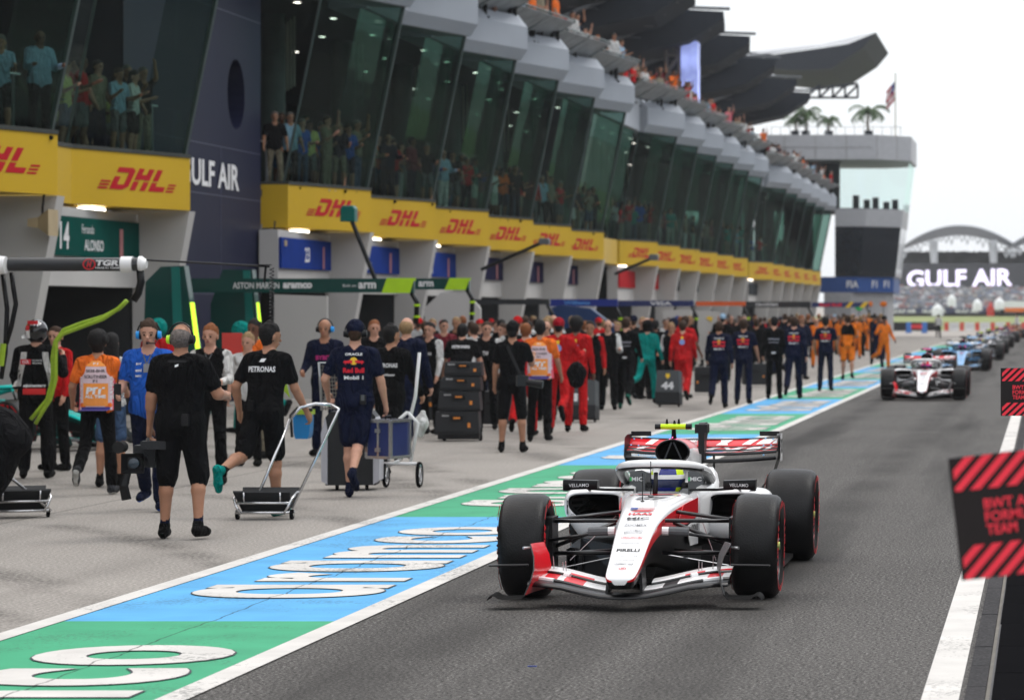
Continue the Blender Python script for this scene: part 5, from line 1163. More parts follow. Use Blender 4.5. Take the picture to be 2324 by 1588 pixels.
def ears(info, c1, c2=None, band=None):
    "ear defenders: two cups and a band over the head"
    o = info['o']; hp = info['hp']
    e = empty('ear_defenders'); e.parent = o
    for sd, c in ((-1, c1), (1, c2 or c1)):
        a, b = Vector(hp(sd*.075, -.005, .075)), Vector(hp(sd*.118, -.005, .075)); MB().tube([a, b], [.044, .036], 12).build('ear_cup', c, e, smooth=True); MB().tube([a-(b-a)*.2, a+(b-a)*.25], .046, 12).build('cushion', m_cb, e, smooth=True)
    MB().tube([Vector(hp(.105*math.cos(t), -.01, .09+.125*math.sin(t))) for t in [PI*i/12 for i in range(13)]], .008, 6).build('headband', band or m_cb, e)
    return e
m_cupl = mat('cup_lime', (.5, .85, .04), .4, var=0); m_cupb = mat('cup_blue', (.02, .30, .75), .35, var=0)
m_tealp = mat('teal_print', (.0, .45, .40), .5, var=0)
H_ = {}
# 1 big man in black polo seen from behind, holding the camera
def at(u, v): Y = GY(v); return PX(u, Y), Y
x, y = at(410, 1222)
p = hero('broad man in black polo and knee shorts with lime ear defenders, back turned', x, y, -2, outfit(1, 'black', 'black', 'shoeblack', 'grey', 'navy'), ht=1.83, build=1.16, hair='thin', pants='knee', legs=[(3, 6, 4), (4, 20, 8)], arms=[(2, 13, 12, 0), (10, 26, 75, 18)], vox=.010)
ears(p, m_cupl, m_cb); shirt_text(p, '', .455, .03, .02, quad=grid_quad(2, 1, lambda x, y: (x, y+x*.5)), name='small_mark'); H_['puma'] = p
# 2 white-lettered black t-shirt man running with the hand trolley
x, y = at(600, 1172)
p = hero('running man in black t-shirt and shorts with teal shoes', x, y, -14, outfit(1, 'black', 'black', 'teal', 'black', 'black', 'teal'), ht=1.83, hair='short', pants='short', lean=9, legs=[(-22, 52, 6), (8, 6, 0)], arms=[(-12, 22, 40, 8), (14, 14, 18, -6)], head=(-35, 4), vox=.010)
shirt_text(p, 'PETRONAS', .36, .28, .055); shirt_text(p, '', .445, .05, .035, quad=grid_quad(2, 1, lambda x, y: (x+y*.4, y)), name='small_mark'); H_['pet'] = p
# 3 official with orange shirt and pink bib
x, y = at(222, 1122)
p = hero('official with curly dark hair, orange shirt and pink and white scrutineer bib walking away', x, y, 4, outfit(1, 'orange', 'black', 'charcoal', 'black', 'black', 'shoewhite'), ht=1.72, hair='curly', legs=[(-16, 38, 3), (6, 6, 5)], arms=[(5, 20, 40, 0), (12, 16, 62, 10)], vox=.011)
M_BP = mat('bib_white', (.66, .50, .54), .7, var=.1, scale=8); M_BPK = mat('bib_pink', (.72, .10, .14), .7, var=.1, scale=8); M_BO = mat('bib_orange', (.85, .30, .06), .7, var=.08, scale=8); m_bl = mat('bib_navy', (.06, .05, .22), .6, var=.05)
def bib(p, n=None):
    o = p['o']; T = p['T']
    mb = MB(); rings = []
    for z, w_, d in ((.50, .145, .075), (.42, .185, .12), (.30, .19, .132), (.15, .185, .138), (.02, .19, .142), (-.06, .195, .145)):
        rings.append([Vector(T(w_*1.06*math.sin(a)*(1 if abs(math.sin(a)) < .9 else 1), -d*1.05*math.cos(a), z)) for a in [PI*(-.5+i/12) for i in range(13)]])
    b = mb.loft(rings, cap=False, closed=False, mf=lambda i, j: 1 if j in (0, 1, 10, 11) else 0).build('bib', [M_BP, M_BPK], o, smooth='all', fixn=False)
    tr = BVHTree.FromPolygons([Vector(q) for q in mb.v], mb.f)
    def pr(t, z, w_, h_, m, quad=None, bold=.02, x=0, off=.004, shear=0, name='lettering'):
        c = Vector(T(x, -.3, z)); decal(name, t, tr, c, (1, 0, 0), Vector(T(0, 0, z+.1))-Vector(T(0, 0, z)), w_, h_, m, b, bold, shear, off, quad=quad)
    pr('', .455, .26, .06, M_BO, GQ, name='orange_panel'); pr('', .11, .26, .24, M_BO, GQ, name='orange_panel'); pr('', -.045, .30, .035, m_bl, GQ, name='navy_hem')
    pr('F1', .455, .05, .022, m_letw, off=.007); pr('0038-BHR', .375, .20, .034, m_bt); pr('SCRUTINEER', .31, .24, .034, m_bt); pr('F1', .26, .045, .03, m_bt)
    pr('PIT', .155, .20, .075, m_letw, bold=.05, off=.007, shear=.1); pr('ALL TIME', .09, .22, .035, m_letw, bold=.04, off=.007)
    for sd in (-1, 1):
        v, fs = txt('BAHRAIN', .02, 0, 2); c = Vector(T(sd*.17, -.3, .24)); zu = Vector(T(0, 0, .3))-Vector(T(0, 0, .2)); decal('lettering', '', tr, c, zu*sd, Vector((-1, 0, 0))*sd, .34, .03, m_letw, b, quad=(v, fs))
bib(p); H_['scr'] = p
# 4 man facing the camera in blue team polo
x, y = at(338, 1160)
p = hero('man in bright blue polo and navy trousers with blue ear defenders, facing us', x, y, 183, outfit(0, 'blue', 'navy', 'navy', 'brown', 'black', 'blue'), ht=1.84, hair='short', beard=False, legs=[(5, 5, 2), (-14, 22, 2)], arms=[(5, 8, 14, 0), (10, 12, 62, 14)], head=(6, 3), vox=.0095)
ears(p, m_cupb); 
for z, t, w_, h_ in ((.34, 'eni', .06, .03), (.285, 'MSC', .06, .02)): shirt_text(p, t, z, w_, h_, back=False, x=.075)
shirt_text(p, 'BWT', .40, .05, .02, back=False, x=.075, m=m_letw)
MB().tube([p['hp'](-.10, .0, .06), p['hp'](-.07, .09, .0), p['hp'](-.01, .12, .005)], .006, 6).build('microphone', m_cb, p['o']); MB().sphere(p['hp'](0, .122, .004), .014, 8).build('microphone_foam', m_cb, p['o'])
xh = p['hands'][1]; o_ = MB().b2((-.035, -.02, -.12), (.035, .01, .14)).tube([(0, 0, .14), (.01, 0, .26)], .006, 6).build('two_way_radio', m_cb, loc=tuple(p['o'].matrix_basis@Vector(xh)), rz=.2); tag(o_, 'black radio handset held by the man in the blue polo', 'radio'); H_['alp'] = p
# 5 helmeted mechanic holding the hose
x, y = at(82, 1085)
m_suit = cloth('suit_black', (.005, .005, .0055)); m_suitw = cloth('suit_white', (.62, .61, .59)); m_hel = mat('helmet_black', (.012, .012, .014), .15, coat=1, var=0)
p = hero('mechanic in black and white race suit and glossy black helmet holding the green hose', x, y, 8, outfit(0, m_suit, m_suit, 'shoeblack', 'brown', m_hel, arm=m_suit), ht=1.80, build=1.12, hair='helmet', sleeves='long', legs=[(0, 3, 4), (2, 4, 4)], arms=[(14, 14, 45, 0), (22, 24, 112, 5)], vox=.011)
shirt_text(p, 'TOYOTA', .37, .12, .02, x=.03, bold=.01); shirt_text(p, 'RACING', .34, .10, .02, x=.03, bold=.01); shirt_text(p, '', .355, .12, .06, m=m_redp, quad=GQ, x=-.10, name='red_patch'); shirt_text(p, 'GR', .355, .08, .04, x=-.10, bold=.03)
shirt_text(p, '', .01, .26, .07, m=mat('belt_red', (.55, .02, .02), .6), quad=GQ, name='red_belt'); shirt_text(p, 'alpinestars', .075, .26, .045, shear=.3)
for sd in (-1, 1): shirt_text(p, '', .27, .07, .40, m=m_suitw, quad=grid_quad(3, 8, lambda x, y: (x+.5*math.sin(y*3)*sd*-1*1.0, y)), x=sd*.155, name='white_panel')
hp = p['hp']; tr = BVHTree.FromPolygons([v.co.copy() for v in p['o'].data.vertices], [tuple(f.vertices) for f in p['o'].data.polygons])
decal('lettering', 'MIC', tr, Vector(hp(.02, -.3, .16)), (1, 0, 0), (0, -.25, 1), .10, .045, m_letw, p['o'], .04); decal('white_band', '', tr, Vector(hp(-.09, -.25, .08)), (1, 0, 0), (0, 0, 1), .07, .10, m_cw, p['o'], quad=GQ); decal('red_patch', '', tr, Vector(hp(-.085, -.25, .15)), (1, 0, 0), (0, 0, 1), .05, .06, m_redp, p['o'], quad=GQ)
decal('red_stripe', '', tr, Vector(hp(0, -.25, .215)), (1, 0, 0), (0, -.5, 1), .12, .05, m_cr, p['o'], quad=GQ); H_['mec'] = p
# 6 man with energy drink lettering, navy shirt and shorts, carrying a flight case
x, y = at(806, 1128)
p = hero('man in navy lettered shirt and navy shorts carrying a silver edged flight case', x, y, 4, outfit(0, 'navy', 'navy', 'navy', 'brown', 'navy', 'navy'), ht=1.84, build=1.02, hair='cap', pants='short', sleeves='short', legs=[(6, 10, -3), (-10, 40, -6)], arms=[(-6, 24, 58, 14), (4, 15, 12, 0)], head=(0, 2), vox=.0105)
ears(p, m_cb); H_['rb'] = p
M_RBR = mat('bull_red', (.65, .02, .04), .6, var=0); M_RBY = mat('bull_yellow', (.85, .55, .04), .6, var=0)
def bull(p, z=.30, k=1., far=False):
    "two charging bulls over a yellow disc, with the lettering below"
    disc = [(math.cos(2*PI*i/16)*.5, math.sin(2*PI*i/16)*.5) for i in range(16)]
    shirt_text(p, '', z+.095*k, .08*k, .08*k, m=M_RBY, quad=(disc, [tuple(range(16))]), name='yellow_disc')
    bl = [(-.5, -.1), (-.42, .12), (-.3, .22), (-.12, .15), (.12, .28), (.42, .2), (.5, .4), (.46, .02), (.40, -.4), (.30, -.1), (.05, -.18), (-.18, -.15), (-.26, -.42), (-.34, -.12)]
    for sg in (-1, 1):
        q = [(-a*sg, b) for a, b in bl]; shirt_text(p, '', z+.085*k, .10*k, .075*k, m=M_RBR, quad=(q, [tuple(range(14))]), x=sg*.058*k, name='red_emblem')
    shirt_text(p, 'Red Bull', z, .22*k, .055*k, m=M_RBR, bold=.05)
    if not far: shirt_text(p, 'ORACLE', z+.165*k, .18*k, .028*k); shirt_text(p, 'Mobil 1', z-.075*k, .20*k, .04*k)
bull(p)
# 7 ginger young man facing camera
x, y = at(478, 1100)
p = hero('young ginger man in black overalls with silver sleeves, phone in hand, facing the camera', x, y, 176, outfit(0, 'black', 'black', 'shoeblack', 'ginger', 'black', arm='sage' if 0 else m_suitw), ht=1.78, hair='short', sleeves='long', arms=[(14, 10, 70, 20), (22, 10, 78, 25)], vox=.011); H_['gin'] = p
# 8 black overalls with lettering, dark hair, pulling white trolley
x, y = at(884, 1090)
p = hero('mechanic in black lettered overalls steering the white folding trolley', x, y, -12, outfit(1, 'black', 'black', 'shoeblack', 'black', 'black', 'teal'), ht=1.78, hair='short', sleeves='long', legs=[(8, 8, 3), (-16, 34, 3)], arms=[(5, 12, 20, 0), (16, 14, 24, 0)], lean=5, head=(-30, 0), vox=.0115)
shirt_text(p, 'PETRONAS', .33, .26, .05); shirt_text(p, 'TeamViewer', .22, .20, .03); H_['met'] = p
x, y = at(922, 1050)
p = hero('bald man in navy overalls with pale arm stripe walking just ahead of the mechanic', x, y, -6, outfit(0, 'navy', 'navy', 'shoeblack', 'fair', 'navy'), ht=1.86, build=1.1, hair='thin', sleeves='long', legs=[(10, 10, 3), (-16, 30, 3)], arms=[(5, 14, 20, 0), (4, 12, 20, 0)], vox=.013); shirt_text(p, 'FORD', .40, .12, .03)
x, y = at(738, 1035)
p = hero('grey haired man in navy overalls with headset facing the camera behind the trolleys', x, y, 178, outfit(1, 'navy', 'navy', 'shoeblack', 'grey', 'navy'), ht=1.83, hair='thin', sleeves='long', arms=[(10, 8, 30, 0), (12, 12, 60, 20)], vox=.0125); ears(p, m_cupb, m_cb); shirt_text(p, 'BYBIT', .30, .2, .06, m=mat('magenta_print', (.5, .03, .2), .5), back=False); 
x, y = at(578, 1040)
p = hero('marshal in orange holding up a red sheet beside the dark green garage', x, y, 165, outfit(2, 'orange', 'khaki', 'shoeblack', 'black', 'orange'), ht=1.82, hair='short', sleeves='short', arms=[(20, 25, 95, 15), (14, 20, 50, 5)], vox=.013)
o_ = MB().b2((-.13, 0, -.15), (.13, .012, .17)).build('red_sheet', mat('paper_red', (.5, .05, .04), .7), loc=(x-.22, y-.32, 1.5), rz=.3); tag(o_, 'red sheet held up by the orange marshal', 'sheet')
x, y = at(563, 1058)
p = hero('pale man in white top half hidden behind the running man', x, y, 172, outfit(0, 'white', 'black', 'shoeblack', 'fair', 'black'), ht=1.66, hair='short', vox=.014)

def pack(p, x, z, sz=(.03, .018, .05), m=None, name='radio_pack', y=-.15):
    c = Vector(p['T'](x, y, z)); MB().box(tuple(c), (sz[0]*2, sz[1]*2, sz[2]*2)).build(name, m or m_cb, p['o'])
def watch(p, side=1, m=None):
    h = Vector(p['hands'][side]); MB().lathe([(-.014, .031), (-.012, .036), (.012, .036), (.014, .031)], 'z', (h.x, h.y-.01, h.z+.105), 12).build('wrist_band', m or m_cb, p['o'])
pack(H_['rb'], .10, .0); pack(H_['puma'], .09, .0, y=-.17); pack(H_['pet'], -.06, .01); watch(H_['rb']); watch(H_['pet'])
pack(H_['rb'], .10, .02, (.018, .003, .03), m_cg, 'pack_label', y=-.172)
shirt_text(H_['puma'], '', .49, .16, .02, quad=GQ, m=mat('collar_black', (.012, .012, .013), .7), name='collar')
for p_ in (H_['alp'], H_['gin']):
    for sd in (-1, 1): shirt_text(p_, '', .44, .012, .10, quad=grid_quad(1, 4, lambda x, y, s_=sd: (x+s_*(y+.5)*3.2, y)), back=False, m=m_cg, name='lanyard')
    shirt_text(p_, '', .36, .06, .085, quad=GQ, back=False, m=m_label2 if 0 else m_gt, name='pass_card')
# ---------------------------------------------------------------- shared figures for the crew and the spectators
ARC = {}
def arche(k, **kw):
    me, info = person_mesh('figure', kw.pop('vox', .017), outfit(0, 'black', 'black'), fingers=False, **kw); ARC[k] = (me, info)
arche('walk_a', sleeves='long', legs=[(14, 12, 3), (-16, 34, 3)], arms=[(-14, 10, 25, 0), (16, 12, 30, 0)], lean=3)
arche('walk_b', sleeves='long', legs=[(-18, 30, 4), (12, 8, 2)], arms=[(14, 12, 30, 0), (-16, 12, 20, 0)], lean=4, build=1.1)
arche('stand', sleeves='long', arms=[(4, 9, 20, 0), (6, 10, 60, 20)], head=(20, 0))
arche('hold', sleeves='long', arms=[(16, 12, 80, 25), (16, 12, 80, 25)], build=1.12, hair='thin')
arche('tee', sleeves='short', legs=[(3, 4, 5), (-5, 12, 4)], arms=[(-4, 18, 40, 10), (10, 14, 25, 0)])
arche('shorts', sleeves='short', pants='short', legs=[(3, 6, 4), (-8, 20, 4)], arms=[(4, 14, 30, 0), (20, 12, 95, 15)])
arche('knee', sleeves='short', pants='knee', legs=[(0, 4, 5), (2, 6, 5)], arms=[(2, 10, 15, 0), (30, 16, 85, 10)], hair='cap')
arche('lean', sleeves='short', lean=22, legs=[(-4, 10, 4), (10, 8, 4)], arms=[(18, 20, 20, 0), (18, 20, 20, 0)])
arche('capman', sleeves='long', legs=[(8, 8, 4), (-20, 50, 4)], arms=[(-10, 26, 40, 0), (8, 30, 95, 40)], hair='cap')
arche('helmet', sleeves='long', arms=[(10, 10, 60, 10), (6, 14, 30, 0)], hair='helmet', legs=[(-30, 50, 6), (20, 14, 4)], lean=8)
arche('curly', sleeves='long', hair='curly', legs=[(3, 4, 4), (-4, 8, 4)], ht=1.84)
arche('woman', sleeves='short', hair='long', ht=1.66, build=.85, pants='short', arms=[(10, 10, 95, 15), (16, 12, 100, 20)])
arche('woman2', sleeves='short', hair='bun', ht=1.66, build=.86, arms=[(6, 8, 90, 30), (6, 8, 90, 30)])
arche('cheer', sleeves='short', hair='short', arms=[(120, 25, 50, 0), (30, 14, 95, 15)])
arche('sit', sleeves='short', hair='short', pants='short', legs=[(82, 65, 12), (78, 70, 8)], arms=[(34, 14, 50, 15), (30, 14, 60, 15)], lean=-12)
NG = 0
def fig(k, x, y, rz, mats, label, group, z=0., sc=1.):
    me, info = ARC[k]; o = link('person', me, None, (x, y, z), R(rz)); o.scale = (sc, sc, sc)
    for i, m in enumerate(mats): o.material_slots[i].link = 'OBJECT'; o.material_slots[i].material = m
    tag(o, label, 'person', group); q = dict(info); q['o'] = o; q.pop('tree', None); return q
def ftxt(q, t, z, w_, h_, m=None, back=True, bold=.03, quad=None, x=0., name='lettering'):
    me, info = ARC[[k for k in ARC if ARC[k][0] is q['o'].data][0]]
    if 'tree' not in info:
        info['tree'] = BVHTree.FromPolygons([v.co.copy() for v in me.vertices], [tuple(f.vertices) for f in me.polygons])
    q['tree'] = info['tree']; return shirt_text(q, t, z, w_, h_, m, bold, back, x=x, quad=quad, name=name)
G_ = 'team crew crowding the working lane'
def O_(sk, top, bot, **k): return outfit(sk, top, bot, **k)
mid = [  # kind, u, foot v, facing, clothes, label, print
 ('lean', 1045, 985, 2, O_(0, 'black', 'black', hair='black'), 'man in black t-shirt bending to push the stack of black tool cases', 'P'),
 ('stand', 976, 985, 150, O_(0, 'black', 'black', arm='white'), 'dark haired man with white sleeved black overalls, left of the tool stack', 'K'),
 ('stand', 1105, 975, 178, O_(0, 'black', 'black', hair='brown', arm='white'), 'man in black overalls with white sleeves facing us, right of the tool stack', 'T'),
 ('knee', 1163, 1026, 2, O_(1, 'black', 'black', acc='black'), 'photographer in black cap, t-shirt and knee shorts with camera at the hip', ''),
 ('tee', 1226, 1002, 0, O_(1, 'orange', 'black', hair='black'), 'official with short black hair, orange shirt and pink bib beside the photographer', 'B'),
 ('capman', 1268, 985, 0, O_(1, 'red', 'red', acc=cloth('cap_red', (.33, .01, .02))), 'man in red overalls and dark red cap with helmet bag under his arm', 'F'),
 ('walk_b', 1192, 990, 0, O_(0, 'red', 'red', hair='ginger'), 'man in red overalls with ginger hair, partly behind the photographer', ''),
 ('curly', 1308, 980, -3, O_(2, 'red', 'red', hair='black'), 'tall curly haired man in red overalls beside the case numbered 16', 'F'),
 ('hold', 1380, 930, 185, O_(0, 'black', 'black', arm='white'), 'bald man in black overalls facing the camera, left of the teal figure', ''),
 ('walk_a', 1420, 928, -2, O_(0, 'black', 'black', hair='brown', shoe='green'), 'man in black overalls with grey lettering running away, beside the teal figure', 'M'),
 ('helmet', 1468, 915, -8, O_(0, 'teal', 'teal', acc='black'), 'running figure in bright teal overalls and dark helmet', ''),
 ('walk_a', 1549, 916, 0, O_(0, 'red', 'red', hair='brown'), 'man in bright red overalls beside the case numbered 44', 'F'),
 ('walk_b', 1632, 926, 2, O_(1, 'navy', 'navy', hair='brown'), 'leftmost of the running men in navy bull lettered shirts', 'R'),
 ('tee', 1688, 918, -4, O_(1, 'navy', 'navy', hair='brown'), 'second from left of the men in navy bull lettered shirts', 'R'),
 ('stand', 1757, 905, 0, O_(0, 'black', 'black', hair='black'), 'man in black overalls with lime glove between the navy shirted men', 'M'),
 ('walk_b', 1802, 905, 0, O_(0, 'navy', 'navy', hair='brown'), 'third from left of the men in navy bull lettered shirts', 'R'),
 ('tee', 1874, 888, 0, O_(1, 'navy', 'navy', hair='black'), 'rightmost of the men in navy bull lettered shirts', 'R'),
 ('shorts', 1924, 862, 0, O_(1, 'black', 'papaya', hair='brown', arm='papaya'), 'crew member in black and papaya with bare legs near the painted strip', 'A'),
 ('walk_a', 2002, 800, 180, O_(1, 'black', 'black', hair='black', arm='papaya'), 'rightmost crew member in black with papaya sleeves', ''),
 ('walk_a', 1340, 950, 180, O_(1, 'black', 'black', hair='black', arm='red'), 'bearded man in black and red overalls facing the camera beside the case 16', ''),
 ('hold', 1240, 955, 180, O_(0, 'black', 'black'), 'dark haired man facing the camera behind the official with pink bib', ''),
 ('helmet', 355, 1000, 0, O_(1, 'red', 'black', acc='teal'), 'figure in red shirt and teal helmet beside the first garage', ''),
 ('woman', 252, 1105, 0, O_(1, 'white', 'jeans', hair='black'), 'long haired woman in jeans just behind the official with curly hair', ''),
 ('stand', 128, 1068, 150, O_(0, 'red', 'black', acc='black', hair='brown'), 'man in red with headset beside the helmeted mechanic', ''),
 ('stand', 850, 1000, 180, O_(0, 'black', 'black', hair='ginger'), 'ginger man facing the camera behind the man with the flight case', ''),
 ('stand', 1008, 940, 185, O_(0, 'maroon', 'black', hair='black'), 'man in maroon and black facing the camera behind the tool stack', ''),
 ('helmet', 560, 985, 90, O_(1, 'teal', 'teal', acc='teal'), 'teal overalls and helmet deep beside the second dark green screen', ''),
 ('helmet', 1530, 880, 180, O_(1, 'navy', 'navy', acc='navy'), 'navy overalls and helmet in front of the white screens', ''),
 ('walk_b', 2130, 768, 0, O_(0, 'white', 'black', hair='black'), 'lone man in white shirt and black trousers at the pit exit', ''),
 ('stand', 2308, 762, 60, O_(0, 'white', 'navy', hair='black'), 'lone man in white shirt at the right edge by the barrier', '')]
for k, u, v, rz, ms_, lab, pr_ in mid:
    x, y = at(u, v); q = fig(k, x, y, rz, ms_, lab, G_ if v > 780 else 'people at the pit exit', sc=random.uniform(.98, 1.03))
    if pr_ == 'P': ftxt(q, 'PETRONAS', .38, .28, .05)
    if pr_ == 'K': ftxt(q, 'KINGSPAN', .30, .22, .05, back=False)
    if pr_ == 'T': ftxt(q, 'TW', .28, .10, .07, back=False)
    if pr_ == 'B': bib(q)
    if pr_ == 'F':
        ftxt(q, '', .43, .05, .06, m=M_RBY, quad=GQ, name='yellow_shield'); c_ = [(math.cos(2*PI*i/14)*.5, math.sin(2*PI*i/14)*.5) for i in range(14)]
        ftxt(q, '', .34, .12, .12, m=mat('disc_blue', (.25, .35, .7), .6), quad=(c_, [tuple(range(14))]), name='blue_disc')
    if pr_ == 'M': ftxt(q, 'PETRONAS', .31, .24, .035, m=m_gt if 0 else mat('print_pale', (.45, .45, .5), .6)); ftxt(q, 'TeamViewer', .24, .22, .022, m=mat('print_pale', (.45, .45, .5), .6)); ftxt(q, '', .01, .08, .03, m=m_letw, quad=GQ, name='belt_tag')
    if pr_ == 'R': bull(q, .27, 1.0) if 0 else [ftxt(q, '', .365, .08, .09, m=M_RBY, quad=([(math.cos(2*PI*i/14)*.5, math.sin(2*PI*i/14)*.5) for i in range(14)], [tuple(range(14))]), name='yellow_disc'), ftxt(q, '', .36, .26, .04, m=M_RBR, quad=GQ, name='red_emblem'), ftxt(q, 'Red Bull', .29, .24, .06, m=M_RBR, bold=.06), ftxt(q, 'Mobil 1', .22, .2, .035), ftxt(q, 'ORACLE', .44, .2, .03)]
    if pr_ == 'A': ftxt(q, '', .12, .30, .26, m=CL_['papaya'], quad=GQ, name='orange_panel')
# the rest of the crew, farther down the lane
cnt = {}; rg = random.Random(11)
zones = [(930, 1290, [('black', 'white'), ('black', 'black'), ('navy', 'navy'), ('black', 'white'), ('white', 'white')]), (1290, 1560, [('red', 'red'), ('black', 'black'), ('black', 'white'), ('black', 'black'), ('navy', 'navy'), ('white', 'black'), ('black', 'red')]),
         (1560, 1850, [('black', 'black'), ('navy', 'navy'), ('black', 'black'), ('navy', 'navy'), ('black', 'red')]), (1850, 2010, [('papaya', 'papaya'), ('black', 'papaya'), ('black', 'papaya'), ('navy', 'navy')])]
fill = []
for (u0, u1, cs), n_ in zip(zones, (38, 22, 30, 24)):
    for i in range(n_):
        u = u0+(u1-u0)*(i+rg.random())/n_; Y = rg.uniform(58, 92) if u < 1290 else rg.uniform(72, 98) if u < 1560 else rg.uniform(88, 150) if u < 1850 else rg.uniform(110, 170)
        x = PX(u, Y)
        if x > -6.6: Y = min(Y, 6.8*7500/(2370-u)*1.25); x = PX(u, Y)
        fill.append((u, x, Y, rg.choice(cs)))
for u, x, Y, (t_, a_) in sorted(fill, key=lambda q: q[0]):
    face = rg.random() < .45; k = rg.choice(['walk_a', 'walk_b', 'stand', 'hold', 'tee', 'stand', 'capman']); key = (t_, face); cnt[key] = cnt.get(key, 0)+1
    hc = rg.choice(['black', 'brown', 'brown', 'ginger', 'fair', 'grey'])
    lab = f"{ordn(cnt[key]-1)} from the left of the distant {t_}-clad crew "+('facing the camera' if face else 'with backs turned')
    fig(k, x, Y, (180 if face else 0)+rg.uniform(-35, 35), O_(rg.choice([0, 0, 1, 2]), t_, t_ if t_ not in ('white', 'maroon') else 'black', hair=hc, arm=a_, acc=rg.choice(['black', 'red', 'sky', 'navy'])), lab, 'distant team crew farther down the lane', sc=rg.uniform(.95, 1.05))
x, y = at(1640, 870); fig('capman', x, y, 0, O_(0, 'black', 'black', acc='sky'), 'man with bright cyan cap above the navy shirted men', 'distant team crew farther down the lane', sc=1.05)
# far spectators past the third block: two masses, each one object
LOW = []
for kw in (dict(sleeves='short'), dict(sleeves='short', arms=[(120, 25, 50, 0), (30, 14, 95, 15)]), dict(sleeves='short', hair='long', ht=1.66, build=.88, arms=[(10, 10, 95, 15), (16, 12, 100, 20)])):
    Q, _i = person_prims(fingers=False, face=False, **kw); LOW.append(sdf_mesh(Q, .042))
class Mass:
    def __init__(s): s.v = []; s.f = []; s.m = []; s.mats = []
    def slot(s, m):
        if m not in s.mats: s.mats.append(m)
        return s.mats.index(m)
    def add(s, x, y, z, rz, mats):
        v, F, L = rg.choice(LOW); c, q = math.cos(rz), math.sin(rz); k = len(s.v); sc = rg.uniform(.93, 1.05)
        s.v += [((p[0]*c-p[1]*q)*sc+x, (p[0]*q+p[1]*c)*sc+y, p[2]*sc+z) for p in v]; s.f += [tuple(i+k for i in f) for f in F]
        sl = [s.slot(m) for m in mats]; s.m += [sl[l] for l in L]
    def done(s, name, label):
        me = bpy.data.meshes.new(name); me.from_pydata(s.v, [], s.f)
        for m in s.mats: me.materials.append(m)
        me.polygons.foreach_set('material_index', s.m); me.shade_smooth(); tag(link(name, me), label, 'crowd', kind='stuff')
mass_b, mass_t = Mass(), Mass()
# spectators behind the glass of the first floor
pal_ = ['white', 'black', 'red', 'teal', 'navy', 'yellow', 'sage', 'sky', 'orange', 'maroon', 'grey', 'khaki', 'blue', 'black', 'white', 'green']; bt_ = ['black', 'white', 'khaki', 'jeans', 'black', 'navy', 'sage', 'grey']
bn = 0
for idx, (bi, k, ya, yb) in enumerate(bays):
    if yb < 50: continue
    bn += 1; yk = yb-3.75; n_ = {0: 15, 1: 14, 2: 7, 3: 2}[bi]
    if idx == 5: n_ = 4
    if bi > 1: n_ = int(n_*1.8)
    y_from = ya+.6 if k else yk+.1
    if bi > 0 and k: y_from = yk-1.2
    if idx == 5: y_from = 49.2
    for j in range(n_):
        y = y_from+(yb-.08-y_from)*(j+.2+.6*rg.random())/n_
        if idx > 5 and bi == 0: y = ya+.8+(yk-ya-.8)*(j+.5)/3.5 if j < 3 else yk+3.4*(j-3+.6*rg.random())/(n_-3)
        xe = -16.45 if y < yk else -16.45+1.04*(y-yk)/(yb-yk)
        sit = (bi == 0 and j % 3 == 1); kk = 'sit' if sit else rg.choice(['tee', 'woman', 'woman2', 'shorts', 'stand', 'cheer', 'hold', 'woman'])
        x = xe-(.95 if sit else rg.uniform(.12, .28) if j % 2 else rg.uniform(.4, .6)); t_ = rg.choice(pal_); b_ = rg.choice(bt_)
        if bi > 1: mass_b.add(x*K, y*K, 4.505*K, R(rg.uniform(-165, -85)), outfit(rg.choice([0, 1, 2]), t_, b_)); continue
        fig(kk, x*K, y*K, rg.uniform(-165, -85), O_(rg.choice([0, 1, 1, 2]), t_, b_, shoe=rg.choice(['shoewhite', 'shoeblack']), hair=rg.choice(['black', 'black', 'brown', 'grey'])),
            f"{'seated' if sit else 'standing'} spectator in {t_} top and {b_} {'legwear'}, {ordn(j)} from left behind the {ordn(bn-1)} bay's glass", 'spectators behind the first floor glass', z=4.505*K)
# spectators on the roof terrace
bn = 0
for idx, (bi, k, ya, yb) in enumerate(bays):
    if yb < 86: continue
    bn += 1; n_ = 9 if bi == 1 else 11 if bi == 2 else 9
    for j in range(n_):
        y = ya+(yb-ya)*(j+rg.random()*.8)/n_; ys2 = yb-3.75; x = (-15.5 if y < ys2 else -15.5+1.04*(y-ys2)/3.75)-rg.uniform(.0, .4); kk = rg.choice(['tee', 'cheer', 'cheer', 'woman', 'stand', 'woman2', 'knee']); t_ = rg.choice(['white', 'red', 'black', 'orange', 'sky', 'pink', 'white', 'maroon', 'navy', 'white', 'khaki'])
        if bi > 1: mass_t.add(x*K, y*K, 9.745*K, R(rg.uniform(-150, -80)), outfit(rg.choice([0, 1, 2]), t_, 'black')); continue
        fig(kk, x*K, y*K, rg.uniform(-150, -80), O_(rg.choice([0, 1, 1, 2]), t_, 'black', hair=rg.choice(['black', 'brown', 'black', 'ginger']), acc=rg.choice(['red', 'white', 'black'])),
            f"spectator in {t_}, {ordn(j)} from the left above the {ordn(bn-1)} cladding panel of the roof terrace", 'spectators along the roof terrace', z=9.745*K)

mass_b.done('far_glass_crowd', 'far spectators packed behind the glass toward the tower'); mass_t.done('far_terrace_crowd', 'far spectators packed along the roof terrace toward the tower')
